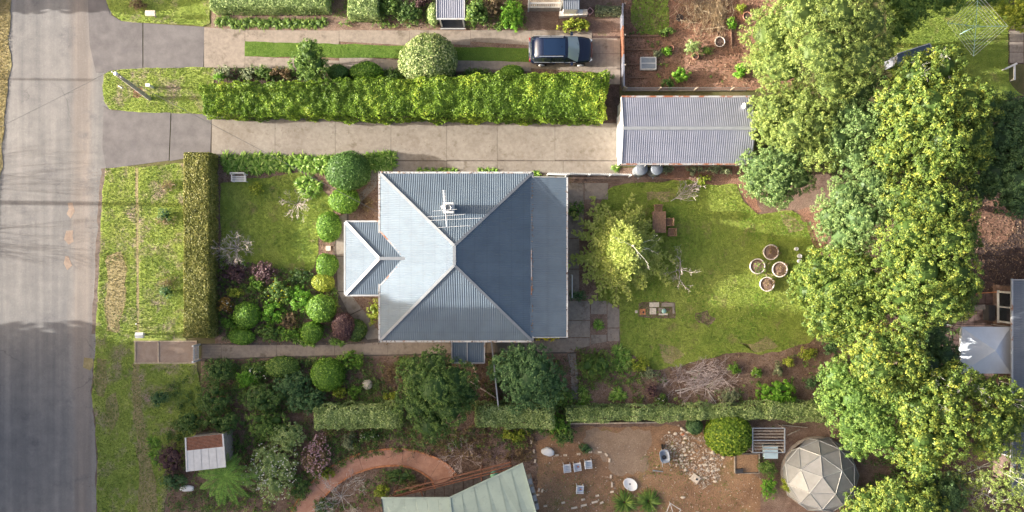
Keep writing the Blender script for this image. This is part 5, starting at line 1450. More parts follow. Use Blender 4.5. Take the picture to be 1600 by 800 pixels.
bush(420, 520, 22, 0.7, 'leaf_mid', 'low green groundcover above the front path', 14)
bush(452, 522, 22, 0.6, 'leaf_clip', 'low lime groundcover above the front path', 12)
bush(470, 432, 18, 0.6, 'leaf_dark', 'dark low shrub with purple flowers beside the lawn', 14, flowers=('petal_pink', 14, .06))
bush(585, 487, 13, 0.7, 'leaf_yellow', 'yellow variegated shrub tucked beside the porch', 22, lobes=5)
bush(575, 318, 9, 0.4, 'leaf_brown', 'dry brown groundcover beside the house corner', 12, lobes=4)
bush(855, 526, 22, 0.8, 'petal_yellow', 'bright yellow flowering shrub under the lean-to corner', 7, leaf=.09)
# ---- dark south bed
bush(345, 580, 26, 1.6, 'leaf_dark', 'dark loose shrub just inside the front gate', 22)
bush(335, 625, 28, 1.8, 'leaf_dark', 'dark shrub at the lower left corner of the block', 24)
bush(400, 580, 22, 1.0, 'leaf_mid', 'leafy shrub with white flowers below the front path', 16, flowers=('petal_white', 26, .08))
bush(388, 592, 18, 1.2, 'leaf_bright', 'small rounded green shrub in the shaded bed', 16)
bush(455, 600, 32, 1.6, 'leaf_teal', 'dark blue green shrub in the shaded bed', 24)
bush(410, 625, 38, 1.8, 'leaf_dark', 'sprawling dark shrub along the boundary', 24)
bush(480, 625, 36, 1.6, 'leaf_teal', 'dark shrub right of the sprawling boundary shrub', 22)
bare(466, 592, 20, 1.2, 'twig_brown', 'leafless brown shrub beside the squarish bright shrub', stems=7)
bush(550, 562, 24, 0.8, 'leaf_clip', 'light green groundcover below the front path', 14)
bush(530, 612, 14, 0.7, 'leaf_yellow', 'yellowish shrub near the boundary hedge', 11)
bush(554, 612, 12, 0.6, 'leaf_clip', 'small lime shrub left of the round stone', 12)
bush(610, 620, 12, 0.5, 'leaf_yellow', 'tiny yellow shrub near the dark tree', 8, lobes=4)
bush(632, 565, 14, 0.6, 'leaf_mid', 'low shrub left of the awning', 10)
bush(618, 582, 22, 0.5, 'leaf_brown', 'reddish low groundcover beside the dark tree', 16, leaf=.08)
# ---- south trees
tree('large dark green round tree left of the awning', [(655, 590, 34, 3.4), (710, 595, 34, 3.6), (680, 570, 28, 3.3), (650, 630, 32, 3.2), (700, 635, 34, 3.2), (680, 605, 38, 4.2), (672, 662, 30, 2.6), (730, 615, 20, 2.8)], 'leaf_dark', (683, 606), per_m2=12, cr=.19, leaf=.125)
tree('dark blue green round tree right of the white fence line', [(800, 580, 32, 3.0), (840, 575, 32, 3.2), (815, 560, 24, 3.0), (860, 598, 26, 2.6), (815, 612, 30, 2.8), (845, 615, 26, 2.6), (828, 590, 34, 3.6)], 'leaf_teal', (826, 592), per_m2=12, cr=.19, leaf=.125)
bush(775, 575, 14, 1.2, 'leaf_mid', 'mid green shrub between the awning and the blue green tree', 20)
bush(878, 622, 22, 1.1, 'leaf_mid', 'yellow green shrub at the foot of the blue green tree', 16)
bush(870, 662, 20, 1.4, 'leaf_clip', 'lime shrub beside the lower boundary wall', 16)
bush(883, 680, 22, 1.1, 'leaf_dark', 'dark glossy shrub in the corner of the dirt yard', 18)
bare(835, 632, 50, 1.4, 'twig_pale', 'pale leafless branches lying below the blue green tree', stems=6, depth=2)
bare(760, 610, 26, 1.2, 'twig_brown', 'brown leafless shrub below the awning', stems=7)
bush(805, 680, 22, 0.8, 'leaf_yellow', 'yellow leaved shrub below the boundary hedge', 10)
bush(853, 668, 14, 0.9, 'leaf_clip_dark', 'small dark shrub below the boundary hedge end', 12)
# ---- back garden
bush(932, 572, 30, 1.3, 'leaf_mid', 'broad olive green shrub beside the path spur', 28, leaf=.09, asp=.4, yell=.9)
bush(900, 328, 13, 0.9, 'leaf_mid', 'small green shrub against the lean-to wall', 13)
bush(903, 462, 13, 0.7, 'leaf_teal', 'dark shrub against the lean-to below the conifer', 9)
bush(1000, 570, 14, 0.7, 'leaf_yellow', 'yellow green shrub at the edge of the back lawn', 12)
bush(1015, 583, 14, 0.7, 'leaf_grey', 'grey green shrub in the back bed', 10)
bush(1020, 610, 13, 0.8, 'leaf_purple', 'dark reddish shrub in the back bed', 13, leaf=.08)
bush(1032, 624, 10, 0.5, 'leaf_mid', 'small shrub with white flowers near the boundary hedge', 8, flowers=('petal_white', 12, .07), lobes=4)
bush(1147, 576, 9, 0.5, 'leaf_clip', 'small green plant at the lawn edge of the back bed', 9, lobes=4)
bush(1183, 582, 9, 0.5, 'leaf_clip', 'small plant with white flowers in the back bed', 8, lobes=4, flowers=('petal_white', 8, .08))
bush(1217, 578, 11, 0.6, 'leaf_grey', 'grey leaved small shrub above the bright spreading shrub', 12, lobes=4)
bush(1232, 565, 9, 0.5, 'leaf_yellow', 'tiny yellow plant in the red soil of the back bed', 8, lobes=4)
bush(1262, 552, 15, 0.6, 'leaf_yellow', 'sparse yellow plant near the trees', 9, lobes=4, per_m2=4)
bush(1298, 540, 16, 1.0, 'leaf_teal', 'dark blue green shrub under the trees', 16)
bush(1140, 620, 18, 0.7, 'leaf_grey', 'grey twiggy shrub beside fallen branches', 14)
bush(1268, 598, 10, 0.6, 'leaf_teal', 'small dark shrub beside the bright spreading shrub', 10, lobes=4)
for i, (x, y, rx) in enumerate(((1040, 264, 14), (1085, 266, 18), (1118, 264, 14), (1135, 268, 8))): bush(x, y, rx, 0.6, 'leaf_grey', ['grey leaved plant next to the water tanks', 'broad silver leaved plant in the middle of the shed wall', 'silver plant farther along the shed wall', 'small silver plant near the far shed end'][i], 6, 'silver plants along the shed wall', leaf=.12, lobes=4)
bush(1100, 281, 12, 0.5, 'leaf_yellow', 'dry yellowish plant at the top of the back lawn', 7, lobes=4)
bare(1084, 284, 12, 0.4, 'twig_pale', 'small pale twig heap beside the top of the back lawn', stems=7, depth=2, r=.01)
bare(1066, 422, 34, 3.0, 'twig_pale', 'slender leafless tree on the back lawn', stems=4, depth=3, r=.04, name='bare_tree', cat='tree')
bare(1200, 428, 24, 1.4, 'twig_brown', 'leafless spindly tree among the planter tubs', stems=4, depth=2, r=.02, name='bare_tree', cat='tree')
bare(1105, 602, 50, 0.9, 'twig_pale', 'big tangle of pale dead branches in the back bed', stems=10, depth=3, r=.03)
bare(1060, 596, 30, 0.5, 'twig_pale', 'low heap of pale dead twigs in the back bed', stems=9, depth=3, r=.012)
# ---- top edge planting
for i, (x, y, rx, ry, m, l) in enumerate(((350, 114, 14, 10, 'leaf_grey', 'grey green shrub at the start of the upper driveway row'), (343, 119, 8, 6, 'leaf_bright', 'tiny bright plant in front of the grey green shrub'), (390, 114, 12, 11, 'leaf_grey', 'grey blue shrub second in the upper driveway row'),
        (412, 113, 13, 10, 'leaf_mid', 'yellow green shrub third in the upper driveway row'), (440, 115, 14, 9, 'leaf_brown', 'brownish shrub left of the small tree'), (612, 117, 18, 11, 'leaf_dark', 'dark shrub touching the variegated ball'), (745, 116, 26, 10, 'leaf_mid', 'olive shrub right of the variegated ball'))):
    bush(x, y, rx, 0.8, m, l, ry, leaf=.11)
tree('small olive green tree at the upper driveway', [(482, 82, 18, 2.0), (470, 98, 17, 1.6), (495, 100, 18, 1.6), (484, 112, 18, 1.2), (480, 72, 12, 2.5)], 'leaf_mid', (484, 100), per_m2=16, cr=.17, leaf=.11, trunk_r=.07)
bush(610, 8, 20, 1.4, 'leaf_mid', 'leafy shrub right of the short hedge block', 20)
bush(637, 22, 24, 1.3, 'leaf_dark', 'dark twiggy shrub in the upper bed', 20)
bush(655, 2, 18, 1.4, 'leaf_purple', 'purple tinged shrub at the top edge', 14)
bush(745, 20, 18, 1.5, 'leaf_mid', 'leafy shrub right of the small porch', 22, leaf=.18)
bush(770, 8, 20, 1.3, 'leaf_brown', 'brownish dry shrub at the top edge', 20)
bush(800, 22, 18, 1.5, 'leaf_bright', 'green shrub beside the white verandah', 26, leaf=.16)
bush(785, 40, 18, 0.7, 'leaf_mid', 'low shrub above the upper driveway', 8)
bush(898, 40, 26, 0.9, 'leaf_yellow', 'yellow variegated shrub above the car', 10, leaf=.16)
bush(895, 10, 12, 0.9, 'leaf_bright', 'small green shrub behind the low white wall', 6, lobes=4)
ball(737, 20, 4.5, 0.7, 'leaf_bright', 'tiny pale green round shrub beside the small porch', 5, None)
# ---- vegetable plot
bush(1042, 50, 13, 0.5, 'leaf_mid', 'low green plants beside the grass patch', 7, lobes=4)
bush(1080, 73, 13, 1.0, 'leaf_pale', 'grey green round shrub in the vegetable plot', 14)
bush(1027, 84, 10, 0.5, 'leaf_grey', 'small grey leaved plant above the cold frame', 6, lobes=4)
bush(1042, 80, 8, 0.5, 'leaf_bright', 'small bright plant beside the red pot', 7, lobes=4)
bush(1104, 80, 9, 0.5, 'leaf_mid', 'small plant right of the grey green shrub', 6, lobes=4)
bush(1062, 116, 16, 0.9, 'leaf_bright', 'bright lime bush below the cold frame', 11, leaf=.14)
bush(1043, 130, 10, 0.6, 'leaf_clip_dark', 'darker plant beside the bright lime bush', 7, lobes=4)
bush(1157, 110, 11, 0.7, 'leaf_bright', 'bright green plant at the edge of the olive tree', 10, lobes=5, leaf=.2)
bush(1144, 38, 6, 0.4, 'leaf_bright', 'tiny green seedling in the dry plot', 9, lobes=4)
bush(1157, 12, 9, 0.4, 'leaf_yellow', 'tiny yellow plant near the round pot', 6, lobes=4)
rng = rng_()
def heap(name, label, px, py, rx, ry, n, mat, ln=1.2, ang=0.9):
    c = P(px, py); t = thing(name, label, 'dead plants', (c.x, c.y, 0)); S = []
    for k in range(n):
        a = rng.normal(ang, .6); p = np.array([rng.normal(0, M(rx) * .45), rng.normal(0, M(ry) * .45), rng.uniform(.05, .45)])
        d = np.array([math.cos(a), math.sin(a), rng.normal(0, .12)]) * ln * rng.uniform(.4, 1.1) / 2
        q0, q1 = p - d, p + d; q0[2] = max(q0[2], .04); q1[2] = max(q1[2], .04); S.append((*q0, *q1, .014, .006))
    V = seg_quads(np.array(S), 3); link('stalks', quad_mesh('stalks', V, np.repeat(rng.random(n), 3)), mat, t)['kind'] = 'stuff'
heap('brush_heap', 'heap of dry straw coloured stalks in the vegetable plot', 1100, 18, 42, 30, 420, 'straw', 1.1, 1.3)
heap('brush_heap', 'bundle of long pale dead canes beside the dark strip', 1122, 22, 10, 34, 140, 'straw', 1.6, 1.5)
heap('brush_heap', 'long pale dead branches lying in the back bed', 1095, 590, 40, 20, 160, 'twig_pale', 1.0, 0.3)
# ---- lower neighbour planting
bush(268, 716, 26, 1.4, 'leaf_purple', 'brown purple shrub on the lower verge beside the tiny shed', 26, leaf=.09)
bush(270, 750, 22, 0.9, 'leaf_teal', 'dark blue green groundcover below the brown purple shrub', 14)
bush(300, 660, 26, 1.6, 'leaf_dark', 'dark shrub hanging over the tiny shed', 18)
bush(350, 660, 32, 1.8, 'leaf_dark', 'dark dense shrub behind the tiny shed', 18)
bush(420, 665, 34, 1.7, 'leaf_mid', 'mid green shrub below the boundary line', 24)
bush(450, 678, 28, 1.8, 'leaf_pale', 'paler olive shrub left of the pink blossom', 22)
bush(425, 735, 46, 1.5, 'leaf_pale', 'broad shrub dotted with cream flowers', 46, leaf=.11, yell=.4, flowers=('petal_white', 220, .08))
bush(470, 760, 18, 0.9, 'leaf_dark', 'dark shrub at the foot of the curved ramp', 18)
bush(495, 712, 22, 1.6, 'leaf_brown', 'pink blossoming shrub above the curved ramp', 34, leaf=.09, flowers=('petal_pink', 320, .09), per_m2=4)
bush(545, 690, 11, 0.9, 'leaf_grey', 'grey green upright shrub above the ramp', 15)
bush(575, 680, 20, 0.7, 'leaf_dark', 'dark shrub with white flowers below the boundary hedge', 10, flowers=('petal_white', 16, .07))
bush(510, 740, 11, 0.6, 'leaf_yellow', 'lime yellow shrub left of the ramp', 9, lobes=4)
bush(597, 766, 12, 0.7, 'leaf_yellow', 'lime yellow shrub at the corner of the green roof', 11, lobes=5)
bush(620, 742, 26, 0.7, 'leaf_dark', 'dark low planting inside the ramp curve', 14, leaf=.1)
bush(650, 760, 18, 0.6, 'leaf_brown', 'brown low planting beside the deck', 8, leaf=.1)
bare(640, 690, 40, 0.8, 'twig_brown', 'brown leafless thicket above the ramp', stems=14, depth=3, r=.012)
bare(720, 715, 34, 1.6, 'twig_pale', 'pale leafless shrub at the top of the ramp', stems=9, depth=3, r=.022)
bare(690, 688, 36, 0.8, 'twig_brown', 'reddish brown leafless thicket below the dark tree', stems=14, depth=3, r=.012)
bare(745, 690, 34, 1.0, 'twig_brown', 'tall brown leafless shrub below the boundary hedge', stems=12, depth=3, r=.014)
bare(775, 715, 26, 0.7, 'twig_purple', 'low purplish leafless thicket beside the deck', stems=12, depth=3, r=.012)
bare(530, 780, 46, 1.6, 'twig_grey', 'grey leafless shrub below the curved ramp', stems=10, depth=3, r=.018)
bush(505, 792, 20, 0.7, 'leaf_dark', 'dark low shrub under the grey leafless shrub', 12)
bush(1200, 730, 15, 0.9, 'leaf_mid', 'green shrub left of the dome greenhouse', 14)
bush(1200, 762, 13, 0.8, 'leaf_bright', 'bright lower shrub left of the dome greenhouse', 20)
bush(1230, 755, 8, 1.1, 'leaf_yellow', 'dry reedy plant leaning on the dome greenhouse', 12, lobes=4, leaf=.25, asp=.2)
bush(914, 700, 9, 0.4, 'leaf_teal', 'low blue green plant at the edge of the sandy pad', 7, lobes=4)
# ---- verge shrubs
for i, (x, y, l) in enumerate(((258, 335, 'small dark conifer shrub on the verge nearer the driveway'), (260, 455, 'small dark conifer shrub on the verge halfway along the front hedge'))):
    bush(x, y, 11, 0.9, 'leaf_teal', l, 10, 'small shrubs on the verge', leaf=.08, lobes=5, per_m2=12)
bush(248, 622, 15, 1.0, 'leaf_teal', 'dark round shrub on the lower verge', 14, None, leaf=.09, per_m2=10)
heap('dead_grass', 'ring of dead grass below the first verge shrub', 256, 344, 16, 10, 120, 'straw', .35)
heap('dead_grass', 'ring of dead grass above the second verge shrub', 262, 442, 16, 12, 120, 'straw', .35)
heap('dead_grass', 'circle of dead grass near the driveway end of the verge', 264, 290, 14, 10, 120, 'straw', .35)

# ---- golden conifer in the back yard
def conifer():
    c = P(968, 390, 0); rng = rng_(); H = 4.3
    t = thing('conifer', 'large yellow green conifer with bare grey top beside the lean-to', 'tree', (c.x, c.y, 0))
    mb = MB(); mb.tube((c.x, c.y, 0), (c.x + .15, c.y + .1, 2.6), .17, .10, 8); mb.tube((c.x + .15, c.y + .1, 2.6), (c.x + .35, c.y + .25, H), .10, .03, 6)
    mb.build('trunk', 'bark_pale', t)
    LC, NN, DD, TT, S = [], [], [], [], []
    nb = 220
    for k in range(nb):
        f = k / nb; z0 = 1.0 + (H - 1.4) * f ** 1.3
        a = k * 2.399 + rng.normal(0, .2); L = (3.5 * (1 - f) ** 1.35 + 0.35) * rng.uniform(.78, 1.15)
        if math.cos(a - .55) > .75: L *= 0.74
        d = np.array([math.cos(a), math.sin(a), 0.0]); s = np.array([-d[1], d[0], 0]); st = 10; p = np.array([.15 * f * 2, .1 * f * 2, z0]); prev = p
        for j in range(1, st + 1):
            u = j / st; q = p + d * L * u + np.array([0, 0, L * (0.22 * u - 0.30 * u * u)]) + s * 0.10 * L * math.sin(u * 3 + k)
            S.append((*prev, *q, .03 * (1 - .7 * (j - 1) / st), .03 * (1 - .7 * u)))
            if u > 0.2:
                for sd in (-1, 1):
                    tw = (0.75 * (1 - u) + .22) * rng.uniform(.6, 1.15)
                    td = nrm(d * .8 + s * sd * rng.uniform(.5, 1.1) + np.array([0, 0, rng.normal(-.05, .15)]))
                    m = 16; w = rng.random(m)[:, None]
                    cc = q + td * tw * w + rng.normal(0, .045, (m, 3))
                    LC.append(cc); NN.append(nrm(rng.normal(0, .45, (m, 3)) + [0, 0, 1.0])); DD.append(nrm(td + rng.normal(0, .45, (m, 3)))); TT.append(np.clip(rng.normal(.35 + .4 * u, .2, m), 0, 1))
            prev = q
    C, N, D, T = np.vstack(LC), np.vstack(NN), np.vstack(DD), np.concatenate(TT)
    sd = np.cross(N, D); sd = nrm(sd); l = rng.uniform(.14, .30, (len(C), 1)); w = rng.uniform(.025, .05, (len(C), 1))
    V = np.stack([C - D * l / 2, C + sd * w, C + D * l / 2, C - sd * w], 1).reshape(-1, 3)
    link('crown', quad_mesh('crown', V, T), 'leaf_conifer', t)
    link('branches', quad_mesh('branches', seg_quads(np.array(S), 3), np.repeat(rng.random(len(S)), 3)), 'twig_brown', t)
    S = []
    for k in range(6):
        a = rng.uniform(0, 6.28); L = rng.uniform(.5, 1.2); z = H - rng.uniform(0, 1.2)
        branch_segs(rng, np.array([.32, .22, z]), nrm(np.array([math.cos(a), math.sin(a), .12])), L, .02, 2, S, (2, 3), .5, .3)
    link('bare_top_branches', quad_mesh('bare_top_branches', seg_quads(np.array(S), 3), np.repeat(rng.random(len(S)), 3)), 'twig_grey', t)
conifer()

# ---- tree fern
def tree_fern():
    c = P(352, 742, 1.6); rng = rng_(); H = 1.7
    t = thing('tree_fern', 'bright green tree fern with arching fronds beside the tiny shed', 'fern', (c.x, c.y, 0))
    MB().tube((c.x, c.y, 0), (c.x, c.y, H), .16, .13, 10).build('trunk', 'bark', t)
    for k in range(17):
        a = 6.28 * k / 17 + rng.normal(0, .08); L = rng.uniform(2.0, 2.5) if not (0.3 < (a % 6.28) < 2.6) else rng.uniform(1.3, 1.8)
        d = np.array([math.cos(a), math.sin(a), 0]); s = np.array([-d[1], d[0], 0]); q = []; tn = []; st = 30; prev = None
        for j in range(st + 1):
            u = j / st; p = np.array([0, 0, H]) + d * L * (u * .96) + np.array([0, 0, L * (.42 * u - .62 * u * u)])
            if prev is not None:
                q.append([prev - s * .012, prev + s * .012, p + s * .012, p - s * .012]); tn.append(.9)
                w = .34 * math.sin(math.pi * min(1, .10 + u * .9)) ** .8
                for sd in (-1, 1):
                    tip = p + s * sd * w + d * w * .35 + np.array([0, 0, -.10 * w]); h = d * L / st * .42
                    m = (p + tip) / 2
                    q.append([p - h * .6, m - h * 1.0, tip, m + h * 1.0]); tn.append(rng.uniform(.25, .9))
            prev = p
        link('frond', quad_mesh('frond', np.array(q).reshape(-1, 3), np.array(tn)), 'leaf_fern', t)
tree_fern()

# ---- the tall trees on the right
kw = dict(per_m2=11, per=24, cr=.21, leaf=.135)
tree('broad feathery pale olive tree at the top beyond the vegetable plot', [(1205, 50, 44, 6), (1250, 25, 46, 7), (1305, 20, 46, 7.2), (1355, 35, 40, 6.6), (1220, 100, 44, 6), (1280, 80, 52, 7.6), (1340, 90, 44, 7), (1300, 130, 40, 6), (1190, 95, 26, 4.5), (1240, -20, 46, 6.5), (1330, -25, 46, 6.5), (1375, 75, 24, 5)], 'leaf_tree_soft', (1285, 70), per_m2=13, per=22, cr=.19, leaf=.13, asp=.4, yell=.55, squash=.7)
tree('soft green tree overhanging the far end of the shed', [(1205, 170, 36, 4.6), (1250, 160, 34, 5), (1240, 200, 40, 5), (1200, 200, 26, 4), (1275, 190, 34, 5), (1285, 235, 30, 4.6)], 'leaf_tree_soft', (1245, 190), yell=.5, **kw)
tree('rounded pale blue green tree at the corner of the back lawn', [(1190, 262, 34, 3.2), (1225, 250, 34, 3.6), (1215, 285, 36, 3.4), (1248, 278, 26, 3.2), (1180, 285, 24, 2.8), (1215, 305, 20, 2.5)], 'leaf_tree_silver', (1212, 272), per_m2=13, per=22, cr=.18, leaf=.12, yell=.6)
tree('dark shaded tree between the olive tree and the yellow tipped tree', [(1320, 175, 34, 5), (1345, 140, 30, 5), (1350, 195, 34, 5.4), (1310, 215, 32, 5), (1335, 245, 30, 5)], 'leaf_tree_silver', (1330, 190), yell=.4, **kw)
tree('wide yellow tipped tree at the upper right', [(1430, 120, 34, 7), (1470, 105, 32, 7), (1405, 160, 36, 7), (1455, 165, 42, 8), (1505, 165, 40, 7.6), (1540, 165, 24, 6.5), (1420, 210, 38, 7.4), (1475, 220, 42, 8), (1520, 215, 32, 7), (1455, 265, 34, 7), (1495, 260, 30, 6.6), (1390, 245, 30, 6.5), (1530, 245, 22, 6)], 'leaf_tree', (1460, 185), twigs=2, per_m2=9, per=22, cr=.25, leaf=.17)
tree('silvery green tree in the middle of the tree belt', [(1320, 310, 36, 6), (1360, 290, 36, 6.2), (1345, 340, 40, 6.4), (1300, 340, 30, 5.5), (1385, 320, 32, 6.4), (1320, 370, 34, 5.6)], 'leaf_tree_silver', (1340, 325), yell=.75, per_m2=14, per=24, cr=.17, leaf=.105)
tree('tall yellow green tree at the centre of the belt', [(1410, 310, 34, 7), (1455, 320, 38, 7.4), (1495, 330, 34, 7), (1420, 365, 40, 7.8), (1475, 375, 42, 8), (1510, 370, 24, 6.6), (1400, 400, 34, 7), (1440, 420, 40, 7.8), (1490, 425, 38, 7.4), (1515, 450, 20, 6.4), (1410, 455, 36, 7), (1465, 470, 38, 7), (1425, 490, 32, 6.6), (1500, 475, 24, 6.4)], 'leaf_tree', (1450, 400), **kw)
tree('yellow dappled tree leaning over the planter tubs', [(1285, 420, 34, 4.6), (1320, 410, 36, 5.4), (1265, 455, 28, 4), (1305, 460, 40, 5.4), (1350, 440, 36, 5.8), (1345, 485, 36, 5.4), (1290, 500, 32, 4.4), (1325, 515, 28, 4.6), (1370, 470, 28, 5.6), (1255, 430, 18, 3.6)], 'leaf_tree', (1310, 460), yell=.55, per_m2=9, per=22, cr=.24, leaf=.16)
tree('bright yellow topped tree below the middle of the belt', [(1370, 540, 32, 6.4), (1410, 535, 30, 6.6), (1420, 575, 30, 6.4), (1375, 580, 34, 6.4), (1345, 560, 26, 5.6), (1400, 605, 28, 6)], 'leaf_tree', (1390, 565), yell=.9, per_m2=11, per=24, cr=.21, leaf=.135)
tree('dark green tree beside the dome greenhouse', [(1310, 590, 32, 4.4), (1340, 620, 36, 5), (1300, 625, 26, 4), (1360, 650, 36, 5.2), (1330, 660, 30, 4.4), (1385, 630, 30, 5.2), (1380, 680, 32, 5), (1340, 690, 26, 4)], 'leaf_mid', (1345, 640), yell=.8, per_m2=13, per=24, cr=.18, leaf=.115)
tree('yellow green tree with pale bare branches at the lower right', [(1450, 605, 32, 6), (1490, 595, 28, 6), (1435, 640, 34, 6.2), (1480, 640, 36, 6.4), (1440, 685, 32, 6), (1480, 690, 30, 6), (1445, 725, 26, 5.4), (1415, 710, 22, 5)], 'leaf_tree', (1460, 655), twigs=4, per_m2=8, per=22, cr=.26, leaf=.18, yell=.75)
tree('bright yellow green tree overlapping the blue roof', [(1530, 610, 28, 5.8), (1565, 620, 28, 6), (1590, 640, 26, 5.6), (1545, 660, 32, 6.2), (1580, 665, 24, 5.6), (1545, 690, 26, 5.6)], 'leaf_tree', (1555, 650), twigs=2, **kw)
tree('sparse pale olive tree at the lower right corner', [(1530, 730, 36, 4), (1570, 740, 40, 4.4), (1550, 780, 40, 4), (1510, 770, 30, 3.4), (1590, 710, 26, 4)], 'leaf_tree_soft', (1550, 750), per_m2=9, per=18, cr=.2, leaf=.11, yell=.5, twigs=4, core=0)
tree('yellow green tree cut by the bottom edge right of the dome', [(1360, 790, 32, 4.5), (1400, 780, 36, 5), (1440, 790, 34, 5), (1380, 820, 40, 5), (1340, 810, 26, 4), (1430, 830, 40, 5)], 'leaf_tree', (1395, 805), yell=.7, **kw)
tree('dark blue green tree right of the dome greenhouse', [(1480, 770, 30, 4), (1450, 755, 22, 3.6), (1470, 800, 30, 4)], 'leaf_tree_dark', (1470, 775), **kw)
tree('dark shaded tree at the right edge below the patio', [(1570, 175, 30, 4.5), (1595, 190, 36, 5), (1560, 215, 34, 5), (1600, 235, 40, 5)], 'leaf_tree_dark', (1580, 205), per_m2=11, per=22, cr=.21, leaf=.14)
tree('second dark shaded tree at the right edge above the red litter', [(1555, 270, 36, 4.6), (1590, 285, 40, 5), (1530, 290, 28, 4), (1585, 315, 26, 4), (1620, 270, 40, 5)], 'leaf_tree_dark', (1570, 285), per_m2=11, per=22, cr=.21, leaf=.14)
tree('dense green tree behind the clothes hoist lawn', [(1420, 20, 26, 4), (1400, 45, 20, 3.6), (1440, -10, 34, 4), (1480, -10, 30, 3.6), (1400, 0, 24, 4)], 'leaf_mid', (1430, 5), **kw)
bush(1592, 22, 34, 1.8, 'leaf_yellow', 'yellow green shrub beside the clothes hoist', 28, leaf=.18)
bush(1540, -6, 30, 1.8, 'leaf_dark', 'dark shrub at the top edge behind the clothes hoist', 14)
tree('dark green tree between the yellow trees and the gazebo', [(1455, 525, 26, 4), (1475, 555, 22, 3.6), (1450, 570, 26, 4), (1485, 580, 20, 3.4)], 'leaf_tree_dark', (1462, 550), **kw)

def fallen_branch(label, a, b, fan, mat='twig_pale', n=26, r=.03, name='fallen_branch'):
    """feathery dead branch lying on the ground from butt a to tip b (pixels)"""
    p, q = P(*a, .08), P(*b, .2); rng = rng_(); t = thing(name, label, 'branch', (p.x, p.y, 0)); S = []
    d = np.array(q - p); L = np.linalg.norm(d); d = d / L; s = np.array([-d[1], d[0], 0]); pr = np.zeros(3) + [0, 0, .08]
    for k in range(8):
        nx = np.array([0, 0, .08]) + d * L * (k + 1) / 8 + s * rng.normal(0, .03); S.append((*pr, *nx, r * (1 - k / 9), r * (1 - (k + 1) / 9))); pr = nx
    M0 = len(S)
    for k in range(n):
        u = rng.uniform(.12, .95); sd = 1 if k % 2 else -1
        dd = nrm(d * .9 + s * sd * rng.uniform(.35, .9) + [0, 0, rng.uniform(.02, .3)]); branch_segs(rng, np.array([0, 0, .09]) + d * L * u, dd, fan * (1.1 - u * .6) * rng.uniform(.6, 1), .013, 1, S, (2, 3), .5, .25)
    S = np.array(S); S[:, 2] = np.maximum(S[:, 2], .04); S[:, 5] = np.maximum(S[:, 5], .04); S[:, 6:] = np.maximum(S[:, 6:], .009)
    link('stem', quad_mesh('stem', seg_quads(S[:M0]), np.full(M0 * 3, .8)), mat, t); link('twigs', quad_mesh('twigs', seg_quads(S[M0:]), np.repeat(rng.random(len(S) - M0), 3)), mat, t)['kind'] = 'stuff'
fallen_branch('feathery pale dead branch lying on the back lawn near the shed', (1048, 314), (1092, 288), .95, n=34)
fallen_branch('forked pale branch with fine twigs across the back bed', (1058, 614), (1135, 592), 1.3, n=24, r=.05)
fallen_branch('pale twiggy branch at the upper part of the back bed', (1072, 582), (1118, 570), 1.0, n=24)
